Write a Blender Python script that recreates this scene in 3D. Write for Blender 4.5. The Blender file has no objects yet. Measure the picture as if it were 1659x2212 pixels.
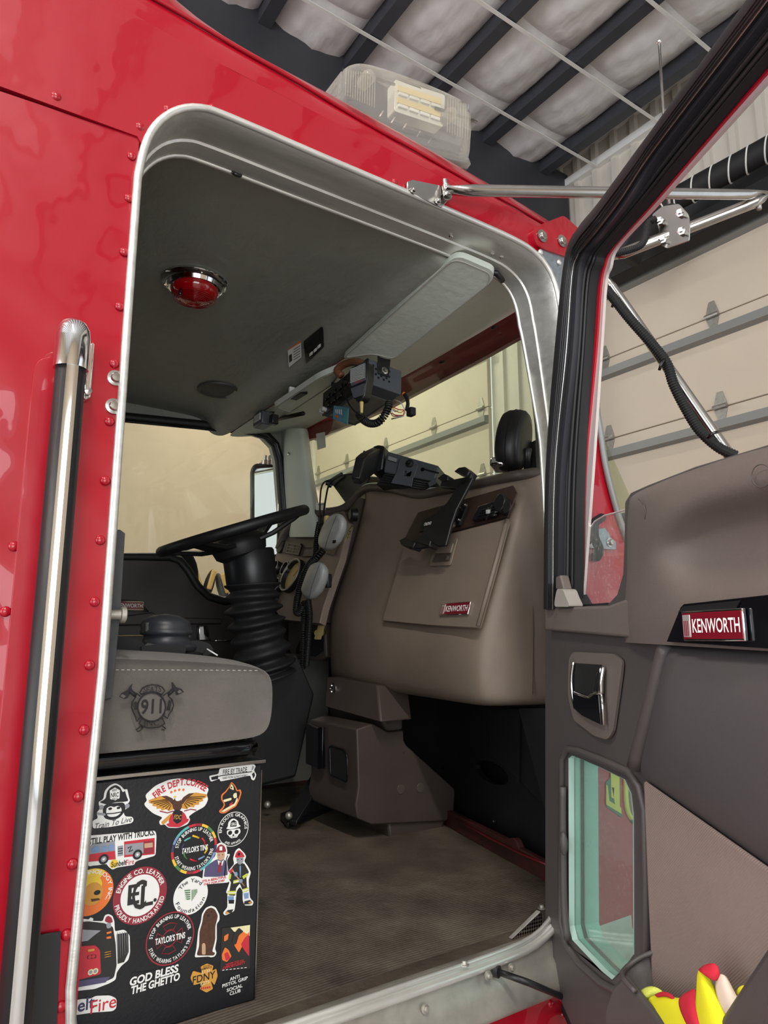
import bpy, bmesh, math, random
from mathutils import Vector, Matrix
from mathutils.geometry import tessellate_polygon
random.seed(7)
SC = bpy.context.scene
COL = SC.collection

# ------------------------------------------------------------------ camera
FPX = 1500.0
PITCH, YAW = math.radians(10.4), math.radians(34.2)
EYE = Vector((0.0, 0.0, 1.65))
FW = Vector((math.sin(YAW) * math.cos(PITCH), math.cos(YAW) * math.cos(PITCH), math.sin(PITCH)))
RT = Vector((math.cos(YAW), -math.sin(YAW), 0.0))
UP = RT.cross(FW)
cd = bpy.data.cameras.new('camera')
cd.sensor_fit = 'HORIZONTAL'; cd.sensor_width = 36.0
cd.lens = 36.0 * FPX / 1659.0
cd.clip_start = 0.02; cd.clip_end = 200
cam = bpy.data.objects.new('camera', cd); COL.objects.link(cam)
cam.matrix_world = Matrix(((RT.x, UP.x, -FW.x, EYE.x), (RT.y, UP.y, -FW.y, EYE.y), (RT.z, UP.z, -FW.z, EYE.z), (0, 0, 0, 1)))
SC.camera = cam
SC.view_settings.view_transform = 'Standard'
SC.view_settings.look = 'None'
SC.view_settings.gamma = 1.0
SC.view_settings.use_curve_mapping = False
SC.view_settings.exposure = 0.10
SC.cycles.use_denoising = True
SC.cycles.max_bounces = 10
SC.cycles.transparent_max_bounces = 16
SC.cycles.sample_clamp_indirect = 6.0

# ------------------------------------------------------------------ world: overcast daylight beyond the open bay behind the truck
w = bpy.data.worlds.new('overcast_day'); SC.world = w; w.use_nodes = True
bg = w.node_tree.nodes['Background']
bg.inputs[0].default_value = (0.86, 0.93, 1.0, 1); bg.inputs[1].default_value = 1.1

def area(name, loc, aim, sx, sy, watts, col):
    l = bpy.data.lights.new(name, 'AREA'); l.shape = 'RECTANGLE'; l.size = sx; l.size_y = sy
    l.energy = watts; l.color = col
    o = bpy.data.objects.new(name, l); COL.objects.link(o); o.location = loc
    o.rotation_euler = Vector(aim).to_track_quat('-Z', 'Y').to_euler()
    return o
# daylight entering the open bay door behind the truck and the open bay door on the near side
area('daylight_rear_bay', (-6.9, 1.5, 2.5), (1, 0, 0), 9.0, 4.2, 520, (0.93, 0.97, 1.0))
area('daylight_side_bay', (-1.6, -6.4, 2.3), (0, 1, 0.06), 4.6, 4.0, 250, (0.95, 0.98, 1.0))

# ------------------------------------------------------------------ helpers
def ray(px, py):
    return FW + RT * ((px - 829.5) / FPX) + UP * ((1106.0 - py) / FPX)
def PL(px, py, p0, n):
    d = ray(px, py); p0 = Vector(p0); n = Vector(n)
    return EYE + d * ((p0 - EYE).dot(n) / d.dot(n))
def PX(px, py, x): return PL(px, py, (x, 0, 0), (1, 0, 0))
def PY(px, py, y): return PL(px, py, (0, y, 0), (0, 1, 0))
def PZ(px, py, z): return PL(px, py, (0, 0, z), (0, 0, 1))
DA = math.radians(20)
DOOR_P = Vector((1.15, 1.06, 0)); DOOR_N = Vector((-math.cos(DA), math.sin(DA), 0)); DOOR_D = Vector((-math.sin(DA), -math.cos(DA), 0))
def PD(px, py, k=0.0): return PL(px, py, DOOR_P + DOOR_N * k, DOOR_N)
DASH_N = Vector((-1, 0, 0.35)).normalized()
def PG(px, py, k=0.0): return PL(px, py, Vector((1.28, 0, 1.69)) + DASH_N * k, DASH_N)

def lin(c):
    c = c / 255.0
    return c / 12.92 if c <= 0.04045 else ((c + 0.055) / 1.055) ** 2.4
def rgb(r, g, b): return (lin(r), lin(g), lin(b), 1.0)

MATS = {}
def mat(name, col, rough=0.5, metal=0.0, coat=0.0, var=0.0, vscale=8.0, bump=0.0, bscale=60.0, spec=0.5, trans=0.0, emit=None, estr=0.0,
        stretch=None, col2=None, sheen=0.0, rvar=0.0, bdist=0.01, coatr=0.05):
    m = bpy.data.materials.new(name); m.use_nodes = True
    nt = m.node_tree; N = nt.nodes; L = nt.links
    b = N['Principled BSDF']
    b.inputs['Base Color'].default_value = col
    b.inputs['Roughness'].default_value = rough
    b.inputs['Metallic'].default_value = metal
    b.inputs['Coat Weight'].default_value = coat
    b.inputs['Coat Roughness'].default_value = coatr
    b.inputs['Specular IOR Level'].default_value = spec
    b.inputs['Transmission Weight'].default_value = trans
    if sheen: b.inputs['Sheen Weight'].default_value = sheen
    if emit:
        b.inputs['Emission Color'].default_value = emit; b.inputs['Emission Strength'].default_value = estr
    tc = N.new('ShaderNodeTexCoord'); mp = N.new('ShaderNodeMapping')
    L.new(tc.outputs['Object'], mp.inputs['Vector'])
    if stretch: mp.inputs['Scale'].default_value = stretch
    if var > 0:
        n = N.new('ShaderNodeTexNoise'); n.inputs['Scale'].default_value = vscale; n.inputs['Detail'].default_value = 5; n.inputs['Roughness'].default_value = 0.6
        L.new(mp.outputs[0], n.inputs['Vector'])
        r = N.new('ShaderNodeValToRGB')
        r.color_ramp.elements[0].position = 0.3; r.color_ramp.elements[1].position = 0.72
        d = 1 - var
        r.color_ramp.elements[0].color = col2 if col2 else (col[0] * d, col[1] * d, col[2] * d, 1)
        r.color_ramp.elements[1].color = col
        L.new(n.outputs['Fac'], r.inputs['Fac']); L.new(r.outputs['Color'], b.inputs['Base Color'])
        if rvar:
            ma = N.new('ShaderNodeMapRange'); ma.inputs[3].default_value = rough; ma.inputs[4].default_value = rough + rvar
            L.new(n.outputs['Fac'], ma.inputs[0]); L.new(ma.outputs[0], b.inputs['Roughness'])
    if bump > 0:
        n2 = N.new('ShaderNodeTexNoise'); n2.inputs['Scale'].default_value = bscale; n2.inputs['Detail'].default_value = 3
        L.new(mp.outputs[0], n2.inputs['Vector'])
        bp = N.new('ShaderNodeBump'); bp.inputs['Strength'].default_value = bump; bp.inputs['Distance'].default_value = bdist
        L.new(n2.outputs['Fac'], bp.inputs['Height']); L.new(bp.outputs[0], b.inputs['Normal'])
        if coat: L.new(bp.outputs[0], b.inputs['Coat Normal'])
    MATS[name] = m
    return m

def glassmat(name, tint, refl=0.06, rough=0.02, dirt=0.0, haze=0.0):
    """thin pane: tinted see-through mixed with a mirror reflection by facing angle, plus dust"""
    m = bpy.data.materials.new(name); m.use_nodes = True
    nt = m.node_tree; N = nt.nodes; L = nt.links; N.clear()
    out = N.new('ShaderNodeOutputMaterial'); tr = N.new('ShaderNodeBsdfTransparent'); gl = N.new('ShaderNodeBsdfGlossy')
    tr.inputs[0].default_value = tint; gl.inputs['Roughness'].default_value = rough
    lw = N.new('ShaderNodeLayerWeight'); lw.inputs['Blend'].default_value = 0.5
    mx = N.new('ShaderNodeMixShader')
    pw = N.new('ShaderNodeMath'); pw.operation = 'POWER'; pw.inputs[1].default_value = 4.0
    mul = N.new('ShaderNodeMath'); mul.operation = 'MULTIPLY_ADD'; mul.inputs[1].default_value = 0.8; mul.inputs[2].default_value = refl * 0.5
    L.new(lw.outputs['Facing'], pw.inputs[0]); L.new(pw.outputs[0], mul.inputs[0]); L.new(mul.outputs[0], mx.inputs[0])
    L.new(tr.outputs[0], mx.inputs[1]); L.new(gl.outputs[0], mx.inputs[2])
    last = mx
    if dirt > 0:
        df = N.new('ShaderNodeBsdfDiffuse'); df.inputs[0].default_value = (0.75, 0.76, 0.72, 1)
        tc = N.new('ShaderNodeTexCoord'); n = N.new('ShaderNodeTexNoise'); n.inputs['Scale'].default_value = 160; n.inputs['Detail'].default_value = 2
        L.new(tc.outputs['Object'], n.inputs['Vector'])
        r = N.new('ShaderNodeValToRGB'); r.color_ramp.elements[0].position = 0.60; r.color_ramp.elements[1].position = 0.74
        r.color_ramp.elements[0].color = (dirt * 0.22,) * 3 + (1,); r.color_ramp.elements[1].color = (dirt,) * 3 + (1,)
        L.new(n.outputs['Fac'], r.inputs['Fac'])
        m2 = N.new('ShaderNodeMixShader'); L.new(r.outputs['Color'], m2.inputs[0]); L.new(mx.outputs[0], m2.inputs[1]); L.new(df.outputs[0], m2.inputs[2])
        last = m2
    if haze > 0:
        df = N.new('ShaderNodeBsdfDiffuse'); df.inputs[0].default_value = (0.82, 0.80, 0.74, 1)
        m3 = N.new('ShaderNodeMixShader'); m3.inputs[0].default_value = haze
        L.new(last.outputs[0], m3.inputs[1]); L.new(df.outputs[0], m3.inputs[2]); last = m3
    L.new(last.outputs[0], out.inputs[0])
    MATS[name] = m
    return m

WL = {}
def wloc(o): return WL.get(o.name, Vector((0, 0, 0)))
def parent(o, par):
    if par is not None:
        o.parent = par
        o.matrix_parent_inverse = Matrix.Translation(-wloc(par))
def link(o, loc, par=None):
    COL.objects.link(o); o.location = loc; WL[o.name] = Vector(loc)
    parent(o, par)
    return o
def tag(o, label=None, cat=None, group=None, kind=None):
    if label: o['label'] = label
    if cat: o['category'] = cat
    if group: o['group'] = group
    if kind: o['kind'] = kind
    return o
def thing(name, label, cat, loc, group=None):
    o = bpy.data.objects.new(name, None); o.empty_display_size = 0.05
    link(o, Vector(loc)); return tag(o, label, cat, group)
def mk(name, vs, fs, m, par=None, smooth=False, bev=0.0, bseg=2, sub=0, auto=None, solid=0.0):
    vs = [Vector(v) for v in vs]
    lo = Vector((min(v.x for v in vs), min(v.y for v in vs), min(v.z for v in vs)))
    hi = Vector((max(v.x for v in vs), max(v.y for v in vs), max(v.z for v in vs)))
    c = Vector(((lo.x + hi.x) / 2, (lo.y + hi.y) / 2, lo.z))
    me = bpy.data.meshes.new(name)
    me.from_pydata([v - c for v in vs], [], fs)
    bm = bmesh.new(); bm.from_mesh(me); bmesh.ops.recalc_face_normals(bm, faces=bm.faces); bm.to_mesh(me); bm.free()
    me.materials.append(MATS[m])
    o = bpy.data.objects.new(name, me)
    link(o, c, par)
    if smooth:
        for p in me.polygons: p.use_smooth = True
    if sub:
        s = o.modifiers.new('sub', 'SUBSURF'); s.levels = sub; s.render_levels = sub
    if solid:
        s = o.modifiers.new('sol', 'SOLIDIFY'); s.thickness = solid; s.offset = 0
    if bev:
        b = o.modifiers.new('bev', 'BEVEL'); b.width = bev; b.segments = bseg; b.limit_method = 'ANGLE'; b.angle_limit = math.radians(35); b.harden_normals = False
        for p in me.polygons: p.use_smooth = True
        try: me.set_sharp_from_angle(angle=math.radians(40))
        except Exception: pass
    return o
def share(name, src, loc, rot=None, par=None, scale=None):
    o = bpy.data.objects.new(name, src.data); link(o, Vector(loc), par)
    if rot is not None: o.rotation_mode = 'QUATERNION'; o.rotation_quaternion = rot
    if scale is not None: o.scale = scale
    return o

def fillet(pts, r=0.0, n=4):
    """round the corners of a closed 3D polygon"""
    if not r: return [Vector(p) for p in pts]
    out = []; k = len(pts)
    for i in range(k):
        a, b, c = Vector(pts[i - 1]), Vector(pts[i]), Vector(pts[(i + 1) % k])
        d1, d2 = a - b, c - b
        rr = min(r, d1.length * 0.45, d2.length * 0.45)
        p, q = b + d1.normalized() * rr, b + d2.normalized() * rr
        for j in range(n + 1):
            t = j / n
            out.append(p * (1 - t) ** 2 + b * 2 * t * (1 - t) + q * t * t)
    return out
def slabdata(pts, ext, holes=()):
    loops = [[Vector(p) for p in pts]] + [[Vector(p) for p in h] for h in holes]
    flat = [p for l in loops for p in l]; n = len(flat); ext = Vector(ext)
    tri = tessellate_polygon(loops)
    vs = flat + [p + ext for p in flat]
    fs = [tuple(t) for t in tri] + [tuple(i + n for i in reversed(t)) for t in tri]
    s = 0
    for l in loops:
        k = len(l)
        for i in range(k):
            a, b = s + i, s + (i + 1) % k
            fs.append((a, b, b + n, a + n))
        s += k
    return vs, fs
def slab(name, pts, ext, m, par=None, holes=(), bev=0.0, rnd=0.0, bseg=2):
    if rnd: pts = fillet(pts, rnd)
    vs, fs = slabdata(pts, ext, holes)
    return mk(name, vs, fs, m, par, bev=bev, bseg=bseg)
def smoothpath(pts, n=6, closed=False):
    pts = [Vector(p) for p in pts]
    if n <= 1: return pts
    out = []; k = len(pts); rng = k if closed else k - 1
    for i in range(rng):
        p0 = pts[i - 1] if (closed or i > 0) else pts[0] * 2 - pts[1]
        p1, p2 = pts[i], pts[(i + 1) % k]
        p3 = pts[(i + 2) % k] if (closed or i + 2 < k) else pts[-1] * 2 - pts[-2]
        for j in range(n):
            t = j / n
            out.append(0.5 * ((2 * p1) + (p2 - p0) * t + (2 * p0 - 5 * p1 + 4 * p2 - p3) * t * t + (3 * p1 - p0 - 3 * p2 + p3) * t ** 3))
    if not closed: out.append(pts[-1])
    return out
def frames(path, closed=False, up=None):
    k = len(path); T = []
    for i in range(k):
        a = path[i - 1] if (closed or i > 0) else path[0]
        b = path[(i + 1) % k] if (closed or i + 1 < k) else path[-1]
        d = (b - a)
        T.append(d.normalized() if d.length > 1e-9 else Vector((0, 0, 1)))
    ref = Vector(up) if up else (Vector((0, 0, 1)) if abs(T[0].z) < 0.9 else Vector((1, 0, 0)))
    out = []
    nrm = (ref - T[0] * ref.dot(T[0])).normalized()
    for i in range(k):
        if up: r = Vector(up); nrm = (r - T[i] * r.dot(T[i])).normalized()
        else: nrm = (nrm - T[i] * nrm.dot(T[i])).normalized()
        out.append((T[i], nrm, T[i].cross(nrm)))
    return out
def tubedata(pts, r, seg=10, closed=False, smooth=1, cap=True, up=None, prof=None):
    path = smoothpath(pts, smooth, closed) if smooth > 1 else [Vector(p) for p in pts]
    fr = frames(path, closed, up); k = len(path)
    vs, fs = [], []
    P = prof or [(math.cos(2 * math.pi * j / seg), math.sin(2 * math.pi * j / seg)) for j in range(seg)]
    seg = len(P)
    for i, p in enumerate(path):
        rr = r if not isinstance(r, (list, tuple)) else r[min(len(r) - 1, int(i * len(r) / k))] if smooth > 1 else r[i]
        for (a, b) in P:
            vs.append(p + fr[i][1] * (a * rr) + fr[i][2] * (b * rr))
    rng = k if closed else k - 1
    for i in range(rng):
        for j in range(seg):
            a = i * seg + j; b = i * seg + (j + 1) % seg
            c = ((i + 1) % k) * seg + (j + 1) % seg; d = ((i + 1) % k) * seg + j
            fs.append((a, b, c, d))
    if cap and not closed:
        fs.append(tuple(range(seg - 1, -1, -1))); fs.append(tuple((k - 1) * seg + j for j in range(seg)))
    return vs, fs
def tube(name, pts, r, m, par=None, seg=10, closed=False, smooth=1, up=None, prof=None, cap=True):
    vs, fs = tubedata(pts, r, seg, closed, smooth, cap, up, prof)
    return mk(name, vs, fs, m, par, smooth=(prof is None))
def helixpts(path, R, turns, per=14, n=8):
    p = smoothpath(path, n); fr = frames(p)
    L = [0.0]
    for i in range(1, len(p)): L.append(L[-1] + (p[i] - p[i - 1]).length)
    tot = L[-1]; out = []; k = int(turns * per)
    for s in range(k + 1):
        d = tot * s / k; i = 0
        while i < len(L) - 2 and L[i + 1] < d: i += 1
        t = (d - L[i]) / max(1e-9, L[i + 1] - L[i]); t = min(1, max(0, t))
        c = p[i].lerp(p[i + 1], t); a = 2 * math.pi * s / per
        n1 = fr[i][1].lerp(fr[i + 1][1], t).normalized(); b1 = fr[i][2].lerp(fr[i + 1][2], t).normalized()
        out.append(c + n1 * (R * math.cos(a)) + b1 * (R * math.sin(a)))
    return out
def coil(name, path, R, rw, turns, m, par=None, per=12, seg=6):
    return tube(name, helixpts(path, R, turns, per), rw, m, par, seg=seg)
def loftdata(rings, closed=True, caps=True):
    k = len(rings[0]); vs = [Vector(p) for r in rings for p in r]; fs = []
    for i in range(len(rings) - 1):
        for j in range(k if closed else k - 1):
            a = i * k + j; b = i * k + (j + 1) % k
            fs.append((a, b, b + k, a + k))
    if caps and closed:
        fs.append(tuple(range(k - 1, -1, -1))); fs.append(tuple((len(rings) - 1) * k + j for j in range(k)))
    return vs, fs
def axes(n, up=(0, 0, 1)):
    n = Vector(n).normalized(); up = Vector(up)
    if abs(n.dot(up.normalized())) > 0.97: up = Vector((1, 0, 0))
    u = up.cross(n).normalized(); v = n.cross(u)
    return u, v, n
def lathe(name, c, axis, prof, m, par=None, seg=24, sx=1.0, sy=1.0, up=(0, 0, 1)):
    """prof: list of (radius, height along axis)"""
    u, v, n = axes(axis, up); c = Vector(c)
    rings = [[c + n * h + u * (r * sx * math.cos(2 * math.pi * j / seg)) + v * (r * sy * math.sin(2 * math.pi * j / seg)) for j in range(seg)] for r, h in prof]
    vs, fs = loftdata(rings)
    o = mk(name, vs, fs, m, par, smooth=True)
    try: o.data.set_sharp_from_angle(angle=math.radians(38))
    except Exception: pass
    return o
def box(name, c, s, m, par=None, ax=None, bev=0.0, bseg=2):
    """box centred on c, full sizes s, along the axes ax"""
    a = ax or (Vector((1, 0, 0)), Vector((0, 1, 0)), Vector((0, 0, 1))); c = Vector(c)
    vs = [c + a[0] * (i * s[0] / 2) + a[1] * (j * s[1] / 2) + a[2] * (k * s[2] / 2) for i in (-1, 1) for j in (-1, 1) for k in (-1, 1)]
    fs = [(0, 1, 3, 2), (4, 6, 7, 5), (0, 4, 5, 1), (2, 3, 7, 6), (0, 2, 6, 4), (1, 5, 7, 3)]
    return mk(name, vs, fs, m, par, bev=bev, bseg=bseg)
def boxmm(name, lo, hi, m, par=None, bev=0.0):
    lo, hi = Vector(lo), Vector(hi)
    return box(name, (lo + hi) / 2, hi - lo, m, par, bev=bev)
def net(name, rows, m, par=None, sub=2, solid=0.0):
    k = len(rows[0]); vs = [p for r in rows for p in r]; fs = []
    for i in range(len(rows) - 1):
        for j in range(k - 1):
            fs.append((i * k + j, i * k + j + 1, (i + 1) * k + j + 1, (i + 1) * k + j))
    return mk(name, vs, fs, m, par, smooth=True, sub=sub, solid=solid)
def ellip(name, c, ax, r, m, par=None, nu=16, nv=10, sub=0):
    c = Vector(c); vs, fs = [], []
    for i in range(nv + 1):
        th = math.pi * i / nv
        for j in range(nu):
            ph = 2 * math.pi * j / nu
            vs.append(c + ax[0] * (r[0] * math.sin(th) * math.cos(ph)) + ax[1] * (r[1] * math.sin(th) * math.sin(ph)) + ax[2] * (r[2] * math.cos(th)))
    for i in range(nv):
        for j in range(nu):
            fs.append((i * nu + j, i * nu + (j + 1) % nu, (i + 1) * nu + (j + 1) % nu, (i + 1) * nu + j))
    return mk(name, vs, fs, m, par, smooth=True)
WX = (Vector((1, 0, 0)), Vector((0, 1, 0)), Vector((0, 0, 1)))

# ---- lettering
SK = 0.865   # metres per drawn sticker unit
GLY = {}
def glyph(s, bold=0.0, shear=0.0):
    key = (s, bold, shear)
    if key not in GLY:
        cu = bpy.data.curves.new('glyph', 'FONT'); cu.body = s; cu.size = 1.0; cu.offset = bold; cu.shear = shear; cu.resolution_u = 3
        o = bpy.data.objects.new('glyph', cu); COL.objects.link(o)
        dg = bpy.context.evaluated_depsgraph_get(); dg.update()
        me = bpy.data.meshes.new_from_object(o.evaluated_get(dg))
        vs = [(v.co.x, v.co.y) for v in me.vertices]; fs = [tuple(p.vertices) for p in me.polygons]
        bpy.data.objects.remove(o); bpy.data.curves.remove(cu); bpy.data.meshes.remove(me)
        GLY[key] = (vs, fs)
    return GLY[key]
def text(name, s, O, ux, uy, m, par, w=None, h=None, bold=0.0, shear=0.0, align='c', flip=False):
    """s laid on the plane spanned by ux, uy; O is the middle (or start) of its baseline box, w its width, h its height"""
    vs, fs = glyph(s, bold, shear)
    if not vs: return None
    x0, x1 = min(v[0] for v in vs), max(v[0] for v in vs); y0, y1 = min(v[1] for v in vs), max(v[1] for v in vs)
    sy = (h / (y1 - y0)) if h else (w / (x1 - x0)); sx = (w / (x1 - x0)) if w else sy
    cx = (x0 + x1) / 2 if align == 'c' else x0; cy = (y0 + y1) / 2 if align == 'c' else y0
    O = Vector(O); f = -1 if flip else 1
    return mk(name, [O + ux * ((v[0] - cx) * sx * f) + uy * ((v[1] - cy) * sy) for v in vs], fs, m, par)
def arctext(name, s, O, ux, uy, r, h, a0, a1, m, par, bold=0.0, inner=False):
    """letters along a circle of radius r (mid height), from angle a0 to a1 (degrees); inner: feet towards the rim"""
    O = Vector(O); VS, FS = [], []; r *= SK; h *= SK
    ws = []
    for ch in s:
        if ch == ' ': ws.append(0.42); continue
        v, f = glyph(ch, bold); ws.append(max(p[0] for p in v) - min(p[0] for p in v) + 0.10)
    tot = sum(ws); a = a0; step = (a1 - a0) / tot
    for ch, wd in zip(s, ws):
        mid = math.radians(a + step * wd / 2); a += step * wd
        if ch == ' ': continue
        v, f = glyph(ch, bold)
        x0, x1 = min(p[0] for p in v), max(p[0] for p in v); y0, y1 = -0.0, 0.73
        k = h / (y1 - y0)
        arc = abs(math.radians(step * (wd - 0.08))) * r
        kx = arc / max(0.05, x1 - x0)
        kx = min(kx, k * 1.35)
        er = ux * math.cos(mid) + uy * math.sin(mid); et = -ux * math.sin(mid) + uy * math.cos(mid)
        if inner: tx, ty = et, -er
        else: tx, ty = -et, er
        b = len(VS)
        for p in v:
            VS.append(O + er * r + tx * ((p[0] - (x0 + x1) / 2) * kx) + ty * ((p[1] - (y0 + y1) / 2) * k))
        FS += [tuple(i + b for i in q) for q in f]
    return mk(name, VS, FS, m, par)
# ------------------------------------------------------------------ materials
mat('red_paint', rgb(160, 2, 28), 0.34, coat=0.6, bump=0.09, bscale=4.5, bdist=0.05, spec=0.3, coatr=0.02)
mat('red_inner', rgb(116, 14, 28), 0.4, coat=0.5, var=0.25, vscale=14)
mat('red_dirty', rgb(92, 30, 30), 0.6, var=0.6, vscale=16, col2=rgb(52, 34, 30))
mat('aluminium', rgb(236, 234, 228), 0.30, 0.72, var=0.22, vscale=6, rvar=0.18, bump=0.05, bscale=30, stretch=(1, 5, 9))
mat('aluminium_worn', rgb(200, 195, 184), 0.34, 0.7, var=0.4, vscale=9, rvar=0.2, bump=0.08, bscale=40)
mat('chrome', rgb(235, 235, 235), 0.06, 1.0)
mat('steel', rgb(200, 198, 194), 0.2, 1.0, var=0.15, vscale=20)
mat('zinc', rgb(176, 184, 190), 0.45, 0.9, var=0.35, vscale=70)
mat('headliner', rgb(150, 151, 143), 0.5, var=0.16, vscale=3, bump=0.7, bscale=38, bdist=0.006, stretch=(1, 0.5, 1))
mat('headliner_dark', rgb(72, 72, 70), 0.55, bump=0.2, bscale=300, bdist=0.002)
mat('vinyl_pale', rgb(208, 214, 204), 0.5, var=0.10, vscale=5, bump=0.45, bscale=50, bdist=0.004)
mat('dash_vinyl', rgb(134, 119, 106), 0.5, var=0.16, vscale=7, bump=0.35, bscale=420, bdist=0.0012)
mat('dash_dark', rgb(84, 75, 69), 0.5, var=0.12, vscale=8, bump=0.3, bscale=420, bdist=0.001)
mat('dash_brown', rgb(62, 46, 40), 0.45, var=0.2, vscale=12)
mat('console_plastic', rgb(74, 64, 59), 0.55, var=0.22, vscale=6, bump=0.3, bscale=380, bdist=0.001)
mat('door_trim', rgb(100, 91, 86), 0.55, var=0.1, vscale=6, bump=0.35, bscale=460, bdist=0.0012)
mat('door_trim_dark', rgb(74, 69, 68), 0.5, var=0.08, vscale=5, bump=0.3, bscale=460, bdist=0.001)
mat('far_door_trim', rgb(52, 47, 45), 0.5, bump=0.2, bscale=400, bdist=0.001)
mat('black_plastic', rgb(26, 26, 28), 0.38, bump=0.1, bscale=500, bdist=0.0006)
mat('black_gloss', rgb(14, 14, 18), 0.12, coat=0.4)
mat('black_matte', rgb(20, 20, 22), 0.7, var=0.2, vscale=20)
mat('rubber', rgb(24, 24, 26), 0.5)
mat('rubber_worn', rgb(70, 70, 72), 0.6, var=0.3, vscale=30)
mat('dark_void', rgb(8, 8, 9), 0.9)
mat('filler_grey', rgb(150, 144, 136), 0.55)
mat('firewall', rgb(30, 30, 33), 0.6, var=0.4, vscale=10)
mat('seat_fabric', rgb(112, 107, 102), 0.9, var=0.3, vscale=7, bump=0.8, bscale=650, bdist=0.0015, sheen=0.2, spec=0.2)
mat('thread', rgb(30, 28, 32), 0.8)
mat('seam_thread', rgb(170, 166, 160), 0.8)
mat('fridge_black', rgb(26, 27, 32), 0.4, var=0.2, vscale=5, bump=0.05, bscale=200)
mat('bellows', rgb(34, 34, 36), 0.6, var=0.3, vscale=18, bump=0.4, bscale=60, bdist=0.004)
mat('mat_rubber', rgb(100, 91, 78), 0.5, var=0.62, vscale=5.5, col2=rgb(56, 48, 42), bump=0.2, bscale=90)
mat('insulation', rgb(226, 226, 226), 0.36, var=0.06, vscale=7, bump=0.35, bscale=5, bdist=0.05, stretch=(1, 0.45, 1))
mat('purlin', rgb(60, 62, 68), 0.5, var=0.15, vscale=6)
mat('strap_white', rgb(226, 226, 222), 0.5)
mat('wall_metal', rgb(206, 200, 188), 0.5, var=0.06, vscale=5)
mat('wall_tan', rgb(204, 188, 164), 0.7, var=0.08, vscale=2.5)
mat('overhead_panel', rgb(200, 187, 170), 0.55, var=0.05, vscale=3)
mat('strut_grey', rgb(136, 138, 136), 0.45, 0.3)
mat('galvanised', rgb(186, 184, 176), 0.4, 0.8, var=0.3, vscale=40)
mat('concrete', rgb(150, 146, 140), 0.6, var=0.2, vscale=1.5)
mat('dome_red', rgb(190, 10, 22), 0.08, coat=1.0, trans=0.25)
mat('mic_grey', rgb(176, 178, 176), 0.32)
mat('device_grey', rgb(76, 80, 86), 0.42)
mat('white_print', rgb(238, 238, 236), 0.5)
mat('sticker_white', rgb(236, 236, 234), 0.4)
mat('print_black', rgb(22, 22, 26), 0.5)
mat('print_red', rgb(196, 44, 58), 0.5)
mat('print_maroon', rgb(146, 40, 56), 0.5)
mat('print_gold', rgb(208, 150, 62), 0.5)
mat('print_yellow', rgb(234, 196, 60), 0.5)
mat('print_orange', rgb(232, 118, 50), 0.5)
mat('print_brown', rgb(92, 58, 40), 0.55, var=0.5, vscale=160)
mat('print_tan', rgb(196, 160, 130), 0.5)
mat('print_blue', rgb(120, 150, 190), 0.5)
mat('print_navy', rgb(60, 58, 96), 0.5)
mat('print_violet', rgb(84, 78, 112), 0.5)
mat('print_green', rgb(86, 130, 84), 0.5)
mat('print_lime', rgb(196, 206, 74), 0.5)
mat('print_teal', rgb(92, 180, 178), 0.5)
mat('print_cream', rgb(232, 222, 178), 0.5)
mat('print_grey', rgb(150, 152, 160), 0.5)
mat('print_turnout', rgb(40, 38, 36), 0.55)
mat('badge_red', rgb(112, 18, 34), 0.25, coat=0.6)
mat('knob_tan', rgb(206, 184, 120), 0.45)
mat('glove_yellow', rgb(226, 222, 30), 0.85, bump=0.3, bscale=300, bdist=0.001)
mat('glove_red', rgb(190, 30, 52), 0.85, bump=0.3, bscale=300, bdist=0.001)
mat('glove_lime', rgb(204, 212, 92), 0.9, bump=0.6, bscale=500, bdist=0.002)
mat('glove_cream', rgb(216, 198, 180), 0.85)
mat('wire_red', rgb(200, 40, 40), 0.4); mat('wire_yellow', rgb(220, 180, 60), 0.4); mat('wire_white', rgb(220, 220, 215), 0.4); mat('wire_blue', rgb(50, 90, 180), 0.4)
mat('orange_tape', rgb(224, 120, 40), 0.5)
mat('card_blue', rgb(104, 158, 186), 0.35)
mat('glint_and_trim', rgb(236, 226, 226), 0.25, 0.6)  # bright trim, also the painted reflection on the door frame's red edge
mat('lime_letter', rgb(206, 190, 84), 0.4); mat('green_letter', rgb(40, 104, 84), 0.4)
mat('jamb_grey', rgb(172, 198, 190), 0.45, var=0.12, vscale=14)
mat('lamp_glow', (1, 1, 1, 1), 0.5, emit=(1, 0.96, 0.88, 1), estr=12)
mat('led_white', rgb(240, 240, 236), 0.2, 0.3)
mat('amber_lens', rgb(226, 206, 150), 0.2)
mat('boot_tan', rgb(196, 160, 100), 0.8)
mat('fabric_trim', rgb(140, 124, 116), 0.85, var=0.1, vscale=6, spec=0.2)
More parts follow.
